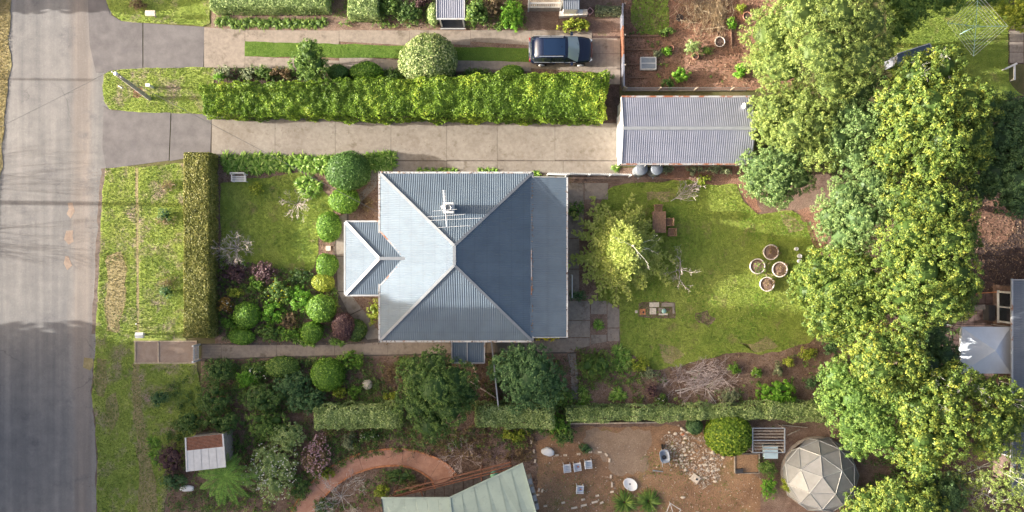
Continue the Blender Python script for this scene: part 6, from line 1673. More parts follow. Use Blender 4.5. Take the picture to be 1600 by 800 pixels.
# ================================================================== OBJECTS
def car():
    c = P(876, 81, 0.3); L, Wd = 4.45, 1.92
    t = thing('car', 'dark navy blue sport utility car parked on the upper driveway', 'car', (c.x, c.y, 0))
    def W(x, y, z): return (c.x + x, c.y + y, z)
    # lower body: stations from tail to nose (x, half width, underside, belt height, centre height)
    st = [(-2.22, .62, .52, .86, .90), (-2.16, .80, .40, .98, 1.00), (-2.0, .90, .28, 1.04, 1.06), (-1.6, .95, .26, 1.05, 1.08), (-.8, .955, .26, 1.03, 1.08), (0, .95, .26, 1.01, 1.08),
          (.8, .95, .26, 1.00, 1.06), (1.15, .945, .26, .98, 1.03), (1.6, .92, .27, .93, .99), (1.95, .85, .30, .86, .92), (2.12, .74, .36, .78, .83), (2.2, .55, .44, .70, .74)]
    rings = []
    for x, w, zu, zb, zc in st:
        half = [(w * .80, zu), (w * .97, zu + .10), (w, (zu + zb) / 2), (w * .985, zb - .10), (w * .93, zb - .01), (w * .75, zb + (zc - zb) * .55), (w * .4, zc - .005)]
        ring = [W(x, -y, z) for y, z in half] + [W(x, 0, zc)] + [W(x, y, z) for y, z in half[::-1]] + [W(x, 0, zu - .01)]
        rings.append(ring)
    MB().rings(rings).build('body', 'car_paint', t)
    # cabin: roof line sections (x, half width at roof, roof z)
    cb = [(-1.95, .70, 1.22), (-1.75, .72, 1.54), (-1.3, .735, 1.62), (-.6, .74, 1.65), (0, .735, 1.645), (.42, .71, 1.585)]
    rr = []
    for x, w, z in cb:
        rr.append([W(x, -w * 1.0, z - .07), W(x, -w * .93, z - .02), W(x, -w * .5, z), W(x, 0, z + .012), W(x, w * .5, z), W(x, w * .93, z - .02), W(x, w, z - .07)])
    mb = MB(); mb.rings(rr, closed=False, cap=(False, False)); mb.build('roof', 'car_paint', t)
    # glass house
    def roofedge(i, s): x, w, z = cb[i]; return W(x, s * w, z - .07)
    for s, nm in ((-1, 'side_window'), (1, 'side_window')):
        bl = [(-1.98, .90, 1.05), (-1.75, .91, 1.06), (-1.3, .92, 1.06), (-.6, .925, 1.05), (0, .92, 1.045), (.42, .915, 1.03), (1.12, .90, 1.0)]
        mb = MB(); vs = []
        for i in range(6): vs += [W(bl[i][0], s * bl[i][1], bl[i][2] - .02), roofedge(i, s)]
        vs.append(W(bl[6][0], s * bl[6][1], bl[6][2] - .02))
        fs = [(2 * i, 2 * i + 2, 2 * i + 3, 2 * i + 1) for i in range(5)] + [(10, 12, 11)]
        mb.add(vs, fs, True); mb.build('side_window', 'car_glass', t)
        for x0, x1 in ((-.75, -.67), (.20, .27)):
            MB().beam(W(x0, s * .925, 1.03), W(x0 + .02, s * .76, 1.57), .05, .03).build('window_pillar', 'car_paint', t)
        MB().beam(W(-1.9, s * .925, 1.055), W(1.0, s * .925, 1.02), .025, .02).build('window_trim', 'steel', t)
        MB().beam(W(-1.55, s * .66, 1.645), W(.1, s * .66, 1.68), .035, .03).build('roof_rail', 'steel', t)
        m = MB(); m.box(c.x + .72, c.y + s * 1.06, 1.0, 1.16, .16, .22); o = m.build('mirror', 'car_paint', t)
        for x in (-1.36, 1.38):
            w = MB(); w.tube(W(x, s * .96, .36), W(x, s * .72, .36), .36, n=20); wo = w.build('wheel', 'rubber', t)
            MB().tube(W(x, s * .975, .36), W(x, s * .9, .36), .24, n=16).build('rim', 'rim', wo)
            for k in range(5):
                a = 6.28 * k / 5; MB().beam(W(x, s * .985, .36), W(x + .22 * math.cos(a), s * .985, .36 + .22 * math.sin(a)), .04, .05).build('spoke', 'rim', wo)
        MB().box(c.x + 2.03, c.y + s * .66, .70, .80, .24, .24, -s * .5).build('headlight', 'lamp_clear', t)
        MB().box(c.x - 2.17, c.y + s * .66, .84, .97, .10, .34, s * .25).build('tail_light', 'lamp_red', t)
        MB().beam(W(-.6, s * .96, .78), W(-.42, s * .96, .78), .03, .03).build('door_handle', 'car_paint', t)
        MB().beam(W(.3, s * .96, .78), W(.48, s * .96, .78), .03, .03).build('door_handle', 'car_paint', t)
    # windscreen and rear window as curved grids
    def screen(name, mat, a, b):
        mb = MB(); vs = []; n = 8
        for k in range(5):
            for j in range(n + 1):
                s = -1 + 2 * j / n; pa, pb = a(s), b(s); p = Vector(pa).lerp(Vector(pb), k / 4); vs.append(p)
        fs = [(k * (n + 1) + j, k * (n + 1) + j + 1, (k + 1) * (n + 1) + j + 1, (k + 1) * (n + 1) + j) for k in range(4) for j in range(n)]
        mb.add(vs, fs, True); return mb.build(name, mat, t)
    ws = screen('windscreen', 'windscreen', lambda s: W(.42 + .03 * (1 - s * s), s * .71, 1.585 - .07 * s ** 4), lambda s: W(1.12 + .14 * (1 - s * s), s * .90, 1.005 + .055 * (1 - s * s)))
    screen('rear_window', 'car_glass', lambda s: W(-1.95 - .02 * (1 - s * s), s * .70, 1.232 - .07 * s ** 4), lambda s: W(-2.14 - .02 * (1 - s * s), s * .80, 1.0))
    mb = MB(); vs = []
    for x in (-1.25, -.9, -.5, -.1, .25):
        for s in (-.62, -.3, 0, .3, .62):
            z = np.interp(x, [q[0] for q in cb], [q[2] for q in cb]) + .012 * (1 - abs(s)) + .008; vs.append(W(x, s * .92, z))
    mb.add(vs, [(k * 5 + j, k * 5 + j + 1, k * 5 + j + 6, k * 5 + j + 5) for k in range(4) for j in range(4)], True); mb.build('sunroof', 'sunroof', t)
    MB().beam(W(-1.98, -.55, 1.30), W(-1.98, .55, 1.30), .16, .03).build('spoiler', 'car_paint', t)
    for y in (-.35, .25): MB().beam(W(1.2, y, 1.09), W(.95, y + .35, 1.18), .02, .02).build('wiper', 'rubber', ws)
    MB().box(c.x + 2.19, c.y, .48, .68, .05, .9).build('grille', 'steel_dark', t)
    MB().box(c.x + 2.225, c.y, .46, .56, .02, .38).build('number_plate', 'white_plastic', t)
    MB().box(c.x - 2.235, c.y, .62, .73, .02, .38).build('number_plate', 'white_plastic', t)
    MB().beam(W(-2.2, -.7, .48), W(-2.2, .7, .48), .1, .16).build('bumper', 'steel', t)
car()

# ---- power pole and lines
def power_pole():
    b, tp = P(234, 154, 0), P(181, 115, 6.6)
    t = thing('power_pole', 'weathered timber power pole on the middle verge', 'power pole', (b.x, b.y, 0))
    MB().tube(b, tp, .15, .11, 10).build('pole', 'pole_timber', t)
    d = (tp - b).normalized(); p = tp - d * .35
    MB().beam(p + Vector((-.35, .2, .05)), p + Vector((.35, -.2, .05)), .09, .11).build('crossarm', 'timber_grey', t)
    MB().lathe((tp.x, tp.y), [(.13, tp.z), (.13, tp.z + .03), (.02, tp.z + .05)], 12).build('cap', 'white_plastic', t)
    for s in (-.28, .28): q = p + Vector((s, -s * .57, .12)); MB().lathe((q.x, q.y), [(.04, q.z), (.05, q.z + .06), (.03, q.z + .12)], 8).build('insulator', 'white_plastic', t)
    MB().box(b.x + .1, b.y + .1, 0.9, 1.3, .12, .18).build('meter_box', 'steel', t)
    return tp
tp = power_pole()
def wire(label, a, b, sag):
    mb = MB(); n = 14; pts = []
    for k in range(n + 1):
        u = k / n; p = Vector(a).lerp(Vector(b), u); p.z -= sag * 4 * u * (1 - u); pts.append(p)
    for p, q in zip(pts[:-1], pts[1:]): mb.tube(p, q, .013, n=4, cap=False)
    tag(mb.build('power_line', 'wire'), label, 'power line')
wire('thin power line crossing the road from the timber pole', tp + Vector((-.28, .16, .1)), P(-330, 350, 8), .5)
wire('thin service line running from the timber pole over the driveway to the house', tp + Vector((.28, -.16, .1)), (-8.9, 2.9, 3.2), .35)
sheet('soil_patch', [(207, 136), (222, 135), (224, 150), (216, 155), (206, 152)], 0.042, 'soil_red', amp=.12, seed=71, label='red brown soil around the power pole')
# poles across the road, outside the picture, throwing the two long shadows
for i, (x, y, h, r) in enumerate(((-330, 313, 9.6, .17), (-400, 119, 7.1, .085))):
    b = P(x, y); t = thing('power_pole', ['thick power pole across the road outside the left edge', 'slim lamp pole across the road outside the left edge'][i], 'power pole', (b.x, b.y, 0))
    MB().tube(b, (b.x, b.y, h), r, r * .85, 10).build('pole', 'pole_timber', t); MB().lathe((b.x, b.y), [(r, h), (r * .9, h + .05), (.01, h + .08)], 10).build('cap', 'steel', t)

def letterbox(px, py, label, sx, sy, h, mat, rot=0.0):
    c = P(px, py, h); t = thing('letterbox', label, 'letterbox', (c.x, c.y, 0))
    MB().box(c.x, c.y, 0, h - .3, .1, .1).build('post', 'timber_grey', t)
    b = MB().box(c.x, c.y, h - .3, h - .06, sx, sy, rot).build('box', mat, t)
    mb = MB(); cs, sn = math.cos(rot), math.sin(rot)
    def w(x, y, z): return (c.x + x * cs - y * sn, c.y + x * sn + y * cs, z)
    mb.add([w(-sx / 2 - .03, -sy / 2 - .03, h - .06), w(sx / 2 + .03, -sy / 2 - .03, h - .06), w(sx / 2 + .03, sy / 2 + .03, h - .06), w(-sx / 2 - .03, sy / 2 + .03, h - .06), w(-sx / 2 - .03, 0, h + .03), w(sx / 2 + .03, 0, h + .03)],
           [(0, 1, 5, 4), (3, 2, 5, 4)[::-1], (0, 4, 3), (1, 2, 5), (3, 2, 1, 0)]); mb.build('lid', mat, t)
    MB().box(c.x, c.y - sy / 2 - .004, h - .17, h - .14, sx * .7, .01).build('slot', 'steel_dark', b)
letterbox(234, 20, 'pale letterbox on the top left verge', .62, .32, 1.0, 'stone_pale')
letterbox(217, 524, 'grey white letterbox beside the gravel pad', .5, .34, 1.0, 'white_paint')
def marker(px, py, label, h, mat, w=.16):
    c = P(px, py, h); t = thing('marker_post', label, 'post', (c.x, c.y, 0))
    MB().box(c.x, c.y, 0, h, w, w).build('post', mat, t); MB().box(c.x, c.y, h, h + .05, w * 1.8, w * 1.3).build('cap', 'white_plastic', t)
marker(231, 133, 'short pale marker post beside the power pole', .8, 'white_paint')
marker(213, 506, 'tiny dark stake on the verge above the letterbox', .4, 'timber', .05)
o = MB().beam(P(185, 134, .05), P(191, 138, .05), .06, .05).build('offcut', 'white_plastic'); tag(o, 'short white offcut lying on the middle verge', 'offcut')
b = bush(216, 8, 12, .6, 'leaf_brown', 'brown stumpy shrub beside the top left letterbox', 9, lobes=4)

# ---- front gate
def gate():
    c = P(312, 550); t = thing('gate', 'white front gate at the start of the front path', 'gate', (c.x, c.y, 0))
    for y in (538, 562): p = P(312, y); MB().box(p.x, p.y, 0, 1.25, .12, .12).build('post', 'white_paint', t)
    a, b = P(312, 540), P(312, 560)
    for z in (.25, .95): MB().beam((a.x, a.y, z), (b.x, b.y, z), .04, .08).build('rail', 'white_paint', t)
    for k in range(8): y = a.y + (b.y - a.y) * (k + .5) / 8; MB().box(a.x - .03, y, .12, 1.1, .02, .07).build('picket', 'white_paint', t)
gate()

# ---- picket fence and gate between lean-to and tanks
def picket_fence():
    a, b = P(856, 272, .5), P(984, 274, .5); c = a.lerp(b, .5)
    t = thing('picket_fence', 'white picket fence between the house and the water tanks', 'fence', (c.x, c.y, 0))
    for z in (.35, .95): MB().beam((a.x, a.y, z), (b.x, b.y, z), .05, .08).build('rail', 'white_paint', t)
    n = 44
    for k in range(n): p = a.lerp(b, (k + .5) / n); MB().box(p.x, p.y + .04, .06, 1.15, .075, .02).build('picket', 'white_paint', t)
    for k in range(5): p = a.lerp(b, k / 4); MB().box(p.x, p.y - .05, 0, 1.2, .1, .1).build('post', 'white_paint', t)
picket_fence()
o = MB().beam(P(857, 272, 1.4), P(886, 273, 1.4), .12, .1).build('gate_beam', 'white_paint'); tag(o, 'white beam joining the lean-to corner to the picket fence', 'beam')
MB().box(P(885.5, 273, 1.4).x, P(885.5, 273, 1.4).y, 0, 1.36, .09, .09).build('post', 'white_paint', o)

# ---- white pipe rail fence south of the awning
def side_fence():
    a, b = P(768, 535, 1.6), P(779, 640, 1.6); c = a.lerp(b, .5)
    t = thing('side_fence', 'thin white topped side fence running from the house to the boundary', 'fence', (c.x, c.y, 0))
    MB().beam(a, b, .09, .07).build('top_rail', 'white_paint', t)
    for k in range(14):
        p, q = a.lerp(b, (k + .02) / 14), a.lerp(b, (k + .98) / 14); MB().beam((p.x, p.y, .85), (q.x, q.y, .85), .025, 1.45).build('paling', 'timber_grey', t)
side_fence()

# ---- corrugated iron fence beside the car
def iron_fence():
    t = thing('iron_fence', 'corrugated iron fence with rusty sheets beside the car', 'fence', (*P(971, 80)[:2], 0))
    ys = [14, 32, 48, 62, 76, 92, 108, 124, 140]
    for k in range(8):
        a, b = P(969 + k * .3, ys[k]), P(969 + k * .3, ys[k + 1]); rusty = k in (2, 3, 4); mb = MB(); n = 24; vs = []
        for i in range(n + 1):
            p = a.lerp(b, i / n); o = .022 * math.sin(i / n * 8 * 6.283); vs += [(p.x + o, p.y, .03), (p.x + o, p.y, 1.25)]
        mb.add(vs, [(2 * i, 2 * i + 2, 2 * i + 3, 2 * i + 1) for i in range(n)], True); mb.build('fence_sheet', 'rusty_steel' if rusty else 'zinc_pale', t)
        MB().beam((a.x, a.y, 1.27), (b.x, b.y, 1.27), .10, .05).build('capping', 'rusty_steel' if rusty else 'zinc_pale', t)
    for y in (14, 62, 108, 141): p = P(971, y); MB().box(p.x + .08, p.y, 0, 1.3, .09, .09).build('post', 'timber_grey', t)
iron_fence()
def wire_fence():
    t = thing('wire_fence', 'post and wire fence along the vegetable plot above the shed', 'fence', (*P(1070, 141)[:2], 0))
    for x in (976, 1028, 1084, 1140): p = P(x, 142); MB().box(p.x, p.y, 0, 1.15, .08, .08).build('post', 'timber_pale', t)
    a, b = P(973, 142), P(1165, 142)
    for z in (.3, .6, .9, 1.1): MB().tube((a.x, a.y, z), (b.x, b.y, z), .012, n=4).build('wire', 'steel', t)
    MB().beam((a.x, a.y, .08), (b.x, b.y, .08), .05, .16).build('plinth_board', 'timber_grey', t)
wire_fence()
# timber sleepers edging the beds of the vegetable plot
for i, (x0, y0, x1, y1, l) in enumerate(((974, 57, 1030, 57, 'timber bed edge below the small grass patch'), (974, 78, 1024, 78, 'timber bed edge above the cold frame'), (976, 101, 998, 101, 'short timber bed edge left of the cold frame'), (980, 122, 1020, 121, 'timber bed edge low in the vegetable plot'), (1142, 40, 1142, 72, 'upright timber bed edge beside the dry canes'))):
    a, b = P(x0, y0), P(x1, y1); o = MB().beam((a.x, a.y, .08), (b.x, b.y, .08), .07, .16).build('sleeper', 'timber'); tag(o, l, 'timber edge', 'timber bed edges in the vegetable plot')

# ---- pots
def pot(px, py, r, h, label, mat='terracotta', fill='soil_dark', n=18, name='pot', cat='pot', group=None):
    c = P(px, py, h); t = thing(name, label, cat, (c.x, c.y, 0), group)
    MB().lathe((c.x, c.y), [(r * .8, 0.0), (r * .96, h * .8), (r, h), (r * .86, h), (r * .84, h - .06)], n, cap=(True, False)).build('rim' if False else 'pot_wall', mat, t)
    MB().lathe((c.x, c.y), [(r * .85, h - .07), (r * .5, h - .05), (.02, h - .04)], n, cap=(False, True)).build('potting_soil', fill, t)
    return t
pot(1062, 27, .24, .35, 'black pot beside the heap of dry stalks', 'steel_dark'); pot(1168, 25, .32, .3, 'round terracotta pot near the olive tree', 'terracotta')
pot(1125, 65, .38, .25, 'wide pale ring shaped pot in the vegetable plot', 'pot_pale'); pot(1049, 75, .2, .3, 'small red pot beside a bright plant', 'terracotta')
pot(1087, 88, .22, .35, 'terracotta pot below the grey green shrub', 'terracotta'); pot(922, 17, .27, .5, 'pink pot at the end of the low white wall', 'pot_pink', n=4)
G = 'four round planter tubs on the back lawn'
for (x, y, l) in ((1205, 394, 'round planter tub topmost of the four on the back lawn'), (1184, 416, 'round planter tub leftmost of the four on the back lawn'), (1219, 421, 'round planter tub rightmost of the four, partly under the tree'), (1199, 444, 'round planter tub lowest of the four on the back lawn')):
    pot(x, y, .50 + .06 * ((x * 7 + y) % 5) / 4, .55 - .06 * ((x + y * 3) % 4) / 3, l, 'pot_pale', 'soil', 24, 'planter_tub', 'planter', G)
    sd_ = 500 + x; groundcover('weeds', 'dry weeds growing inside the tub at ' + {1205: 'the top', 1184: 'the left', 1219: 'the right', 1199: 'the bottom'}[x] + ' of the four tubs', [(x - 9, y - 9), (x + 9, y - 9), (x + 9, y + 9), (x - 9, y + 9)], 26, .14, 'leaf_brown' if x % 2 else 'leaf_mid', sd_, -1, .12, leaf=.09).location.z = .5
for (x, y, r, l) in ((1245, 389, .13, 'small white pot farthest up beside the tubs'), (1250, 400, .15, 'small white pot just above its twin beside the tubs'), (1250, 408, .15, 'small white pot lowest of the trio beside the tubs')): pot(x, y, r, .3, l, 'white_plastic', 'white_plastic')
# round stone and stepping stones
o = MB().lathe(tuple(P(575, 600))[:2], [(.33, 0), (.36, .2), (.34, .32), (.02, .34)], 18).build('bird_bath', 'stone_pale'); tag(o, 'round pale stone plinth in the shaded bed', 'stone')
c = P(513, 388); tag(MB().box(c.x, c.y, 0.01, .07, .34, .34, .05).build('stepping_stone', 'stone_pale'), 'square pale stepping stone between two round shrubs', 'stone')

# ---- white garden bench
def bench():
    c = P(374, 278, .4); t = thing('garden_bench', 'white slatted garden bench in the front garden', 'bench', (c.x, c.y, 0)); w = 1.0
    for k in range(3): MB().box(c.x, c.y - .14 + .15 * k - .08, .42, .45, w, .11).build('seat_slat', 'white_paint', t)
    for k in range(3): MB().box(c.x, c.y + .27 + .03 * k, .55 + .13 * k, .65 + .13 * k, w, .03).build('back_slat', 'white_paint', t)
    for s in (-1, 1):
        for y in (-.25, .24): MB().box(c.x + s * (w / 2 - .04), c.y + y, 0, .42 if y < 0 else .92, .06, .06).build('leg', 'white_paint', t)
        MB().box(c.x + s * (w / 2 - .03), c.y, .60, .64, .07, .52).build('armrest', 'white_paint', t)
bench()

# ---- timber table and chairs
def table():
    c = P(1030, 347, .7); t = thing('garden_table', 'reddish timber garden table half under the conifer', 'table', (c.x, c.y, 0)); lx, ly = .95, 1.5
    for k in range(7): MB().box(c.x - lx / 2 + lx * (k + .5) / 7, c.y, .70, .73, lx / 7 - .012, ly).build('table_slat', 'timber', t)
    for sx in (-1, 1):
        MB().box(c.x + sx * (lx / 2 - .08), c.y, .62, .698, .04, ly - .2).build('apron', 'timber', t)
        for sy in (-1, 1): MB().box(c.x + sx * (lx / 2 - .08), c.y + sy * (ly / 2 - .1), 0, .70, .07, .07).build('leg', 'timber', t)
def chair(px, py, face, label):
    c = P(px, py, .45); t = thing('garden_chair', label, 'chair', (c.x, c.y, 0), 'timber garden chairs')
    cs, sn = math.cos(face), math.sin(face)
    def bx(x, y, z0, z1, sx, sy, nm): MB().box(c.x + x * cs - y * sn, c.y + x * sn + y * cs, z0, z1, sx, sy, face).build(nm, 'timber', t)
    for k in range(5): bx(-.2 + .1 * k, 0, .43, .45, .085, .5, 'seat_slat')
    for k in range(5): bx(-.25, -.19 + .095 * k, .5, .95, .025, .06, 'back_slat')
    bx(-.25, 0, .95, 1.0, .04, .54, 'top_rail')
    for sx in (-.24, .22):
        for sy in (-.24, .24): bx(sx, sy, 0, .95 if sx < 0 else .62, .05, .05, 'leg')
    for sy in (-.25, .25): bx(0, sy, .62, .65, .5, .06, 'armrest')
table(); chair(1028, 326, -math.pi / 2, 'timber garden chair at the top end of the table'); chair(1045, 347, math.pi, 'timber garden chair at the upper right side of the table'); chair(1049, 363, math.pi, 'timber garden chair at the lower right side of the table')

# ---- broken paving set on the back lawn
def old_pavers():
    t = sheet('old_paving', [(998, 472), (1055, 472), (1055, 498), (998, 494)], .028, 'soil', amp=.1, seed=81, kind=None); tag(t, 'mossy remains of old paving with slabs on the back lawn', 'paving')
    for (x, y, w, h, m) in ((1022, 476, 15, 7, 'stone_pale'), (1020, 486, 10, 10, 'stone_pale'), (1042, 476, 17, 6, 'concrete_grey'), (1004, 487, 9, 9, 'brick_edge'), (1033, 485, 9, 8, 'concrete_grey'), (1052, 482, 3, 16, 'concrete'), (1036, 491, 14, 2.5, 'stone_pale'), (994, 487, 4, 4, 'stone_pale')):
        c = P(x, y); MB().box(c.x, c.y, .02, .075, w / PPM, h / PPM, .02).build('paver', m, t)
    c = P(1037, 486); MB().lathe((c.x, c.y), [(.17, .05), (.17, .10), (.02, .11)], 14).build('drain_lid', 'hoist_green', t)
    c = P(1005, 488); MB().lathe((c.x, c.y), [(.07, .05), (.07, .085), (.02, .086)], 10).build('drain_hole', 'steel_dark', t)
old_pavers()

# ---- cold frame
def cold_frame():
    c = P(1013, 99, .3); t = thing('cold_frame', 'white framed glass cold frame on the red soil', 'cold frame', (c.x, c.y, 0)); w, h = 1.12, .82
    for dx, dy, sx, sy in ((0, h / 2, w, .06), (0, -h / 2, w, .06), (w / 2 - .03, 0, .06, h - .06), (-w / 2 + .03, 0, .06, h - .06)): MB().box(c.x + dx, c.y + dy, 0, .36, sx, sy, 0).build('side', 'white_paint', t)
    for s in (-1, 1):
        p = MB().box(c.x, c.y + s * .19, .33, .345, w - .12, .34).build('pane', 'car_glass' if False else 'tank', t)
    MB().box(c.x, c.y, .345, .37, w - .12, .05).build('glazing_bar', 'white_paint', t)
cold_frame()

# ---- rotary clothes hoist
def hoist():
    top, base = P(1527, 40, 2.1), P(1503, 54, 0)
    c = Vector((top.x, top.y, 0)); t = thing('clothes_hoist', 'rotary clothes hoist with square line frame on the neighbour lawn', 'clothes line', (c.x, c.y, 0))
    MB().tube((c.x, c.y, 0), (c.x, c.y, 2.25), .03, .025).build('mast', 'hoist_green', t)
    ends = [P(1528, -12, 2.15), P(1575, 41, 2.15), P(1521, 88, 2.15), P(1480, 36, 2.15)]
    hub = Vector((c.x, c.y, 1.95))
    for e in ends:
        MB().tube(hub, e, .02, n=5).build('arm', 'hoist_green', t); MB().tube((c.x, c.y, 1.5), hub.lerp(e, .35), .015, n=4).build('strut', 'hoist_green', t)
    for k in range(6):
        f = 1 - .12 * k
        for i in range(4):
            MB().tube(hub.lerp(ends[i], f), hub.lerp(ends[(i + 1) % 4], f), .011, n=3).build('line', 'white_plastic', t)
    MB().beam((c.x - .02, c.y, 1.1), (c.x - .35, c.y - .12, 1.05), .04, .04).build('crank_handle', 'blue_plastic', t)
hoist()
def frame_tee(px, py):
    c = P(px, py); t = thing('white_bench', 'white T shaped garden seat beside the right hand patio', 'seat', (c.x, c.y, 0))
    MB().beam(P(1570, 108, .5), P(1589, 99, .5), .12, .08).build('seat', 'white_paint', t); MB().beam(P(1585, 101, .48), P(1585, 125, .48), .12, .08).build('backrest', 'white_paint', t)
    for x, y in ((1572, 107), (1587, 100), (1585, 124)): p = P(x, y, .45); MB().box(p.x, p.y, 0, .46, .07, .07).build('leg', 'white_paint', t)
frame_tee(1580, 108)
# grey glasshouse roof almost hidden between the trees
def lean_shed():
    c = P(1430, 92); t = thing('garden_shed', 'grey iron roofed shed mostly hidden between the trees', 'shed', (c.x, c.y, 0))
    q = [P(1402, 100, 2.0), P(1462, 84, 2.0), P(1452, 68, 2.3), P(1402, 84, 2.3)]
    r = MB().quad(*q).build('roof', 'zinc', t); e = q[1] - q[0]
    cq = sum(q, Vector()) / 4; MB().prism([tuple(p.lerp(cq, .1))[:2] for p in q], 0, 1.98).build('wall', 'zinc_pale', t)
    trim(r, 'barge_board', 'white_paint', [(q[2], q[1]), (q[2], q[3])], .06, .08)
lean_shed()

# ---- dirt yard things
def plastic_chair(px, py, label, rot, motif):
    c = P(px, py, .4); t = thing('plastic_chair', label, 'chair', (c.x, c.y, 0), 'white plastic chairs in the dirt yard'); cs, sn = math.cos(rot), math.sin(rot)
    def bx(x, y, z0, z1, sx, sy, nm, mat='white_plastic', par=None): return MB().box(c.x + x * cs - y * sn, c.y + x * sn + y * cs, z0, z1, sx, sy, rot).build(nm, mat, par or t)
    s = bx(0.02, 0, .38, .42, .50, .50, 'seat'); bx(-.25, 0, .42, .80, .05, .50, 'backrest')
    for k in range(3): bx(.05, -.1 + .1 * k, .421, .424, .26, .035, 'seat_slot', 'print_blue' if motif else 'steel', s)
    if motif: bx(.05, -.01, .424, .427, .11, .11, 'print', 'print_orange', s)
    for sy in (-.25, .25):
        bx(0, sy, .58, .62, .48, .05, 'armrest')
        for sx in (-.23, .24): bx(sx, sy, 0, .60, .05, .045, 'leg')
plastic_chair(886, 731, 'white plastic chair leftmost of the row of three', .12, 0); plastic_chair(902, 729, 'white plastic chair in the middle of the row of three', .15, 1)
plastic_chair(919, 725, 'white plastic chair rightmost of the row of three', .08, 0); plastic_chair(906, 764, 'white plastic chair standing alone below the row of three', -.05, 1)
def basin():
    c = P(985, 757, .2); t = thing('basin', 'white oval basin lying on the dirt', 'basin', (c.x, c.y, 0))
    MB().lathe((c.x, c.y), [(.30, .02), (.46, .20), (.50, .22), (.46, .215), (.36, .15), (.06, .10)], 26, 1.1, .84, R(-35), (True, True)).build('bowl', 'white_plastic', t)
    MB().lathe((c.x - .02, c.y), [(.055, .10), (.055, .115), (.01, .116)], 12).build('drain', 'steel_dark', t)
basin()
def wheelbarrow():
    c = P(1038, 712, .4); t = thing('wheelbarrow', 'blue grey wheelbarrow parked beside the rubble', 'wheelbarrow', (c.x, c.y, 0)); rot = R(100); cs, sn = math.cos(rot), math.sin(rot)
    W = lambda x, y, z: (c.x + x * cs - y * sn, c.y + x * sn + y * cs, z)
    rg = []
    for sx, sy, z, dx in ((.26, .20, .24, 0), (.46, .34, .56, 0), (.48, .36, .57, 0), (.44, .32, .555, 0), (.24, .18, .28, 0)):
        rg.append([W(sx * (abs(math.cos(a)) ** .6) * math.copysign(1, math.cos(a)), sy * (abs(math.sin(a)) ** .6) * math.copysign(1, math.sin(a)), z) for a in [6.2832 * k / 20 for k in range(20)]])
    MB().rings(rg).build('tray', 'grey_plastic', t)
    for s in (-1, 1):
        MB().tube(W(.5, s * .10, .28), W(-.75, s * .28, .5), .018).build('handle', 'steel', t); MB().tube(W(-.35, s * .22, .42), W(-.38, s * .24, 0.0), .016).build('leg', 'steel', t)
    MB().tube(W(.58, -.05, .18), W(.58, .05, .18), .18, n=16).build('wheel', 'rubber', t)
    MB().lathe(W(-.12, .02, 0)[:2], [(.13, .29), (.15, .36), (.02, .37)], 12).build('tray_hole', 'steel_dark', t)  # dark solid standing in for the dark hole in the tray
wheelbarrow()
def rack():
    c = P(1200, 688, 1); t = thing('timber_rack', 'open timber slat rack beside the lime round bush', 'rack', (c.x, c.y, 0))
    x0, x1, y0, y1 = P(1176, 0, 1.3).x, P(1226, 0, 1.3).x, P(0, 707, 1.3).y, P(0, 669, 1.3).y
    for x in (x0, x1):
        MB().beam((x, y0, 1.3), (x, y1, 1.3), .07, .07).build('side_rail', 'steel', t)
        for y in (y0, y1): MB().box(x, y, 0, 1.27, .07, .07).build('post', 'timber_grey', t)
    for k in range(9): y = y0 + (y1 - y0) * k / 8; MB().beam((x0, y, 1.3 if k % 4 == 0 else 1.22), (x1, y, 1.3 if k % 4 == 0 else 1.22), .06, .04).build('slat', 'timber_grey' if k % 4 else 'steel', t)
    o = thing('storage_bin', 'pale blue plastic bin under the timber rack', 'bin', (*P(1204, 706)[:2], 0)); p = P(1204, 706, .5)
    MB().box(p.x, p.y, 0, .55, .85, .80, 0, 1.08).build('bin_body', 'blue_plastic', o); MB().box(p.x, p.y, .55, .62, .96, .90).build('lid', 'blue_plastic', o)
rack()
def compost():
    c = P(1165, 725); t = thing('raised_bed', 'low raised bed with a dark rim beside the rubble', 'raised bed', (c.x, c.y, 0))
    for a, b in (((1147, 708), (1147, 738)), ((1147, 738), (1185, 738)), ((1185, 708), (1185, 738)), ((1147, 708), (1185, 708))):
        p, q = P(*a), P(*b); MB().beam((p.x, p.y, .12), (q.x, q.y, .12), .05, .24).build('side_board', 'timber_grey', t)
    p, q = P(1148, 709), P(1184, 737); MB().box((p.x + q.x) / 2, (p.y + q.y) / 2, .01, .16, q.x - p.x - .05, p.y - q.y - .05).build('soil_fill', 'soil_tan', t)
    o = MB().box(P(1153, 734).x, P(1153, 734).y, .2, .42, .5, .3, .1).build('crate', 'steel_dark'); tag(o, 'small black crate on the corner of the raised bed', 'crate')
compost()
def frame_thing():
    t = thing('folding_frame', 'white metal folding frame lying at the bottom edge', 'frame', (*P(1050, 798)[:2], 0))
    for a, b in (((1041, 802), (1047, 786)), ((1047, 786), (1064, 797)), ((1064, 797), (1056, 806)), ((1047, 786), (1052, 803))): MB().tube(P(*a, .35), P(*b, .35), .025).build('tube', 'white_paint', t)
    for x, y in ((1041, 802), (1064, 797), (1047, 786)): p = P(x, y, .35); MB().tube((p.x, p.y, 0), p, .02).build('leg', 'white_paint', t)
frame_thing()
def sack(px, py, label, sx, sy, h, mat, seed):
    c = P(px, py, h / 2); r = np.random.default_rng(seed); D = CS.copy(); f = lumps(D, r, .22)
    V = D * np.array([sx, sy, h * .55]) * f[:, None]; V[:, 2] = np.maximum(V[:, 2] + h * .45, 0.01)
    o = link('sack', quad_mesh('sack', V, np.full(len(V) // 4, .5)), mat, None, (c.x, c.y, 0)); tag(o, label, 'sack')
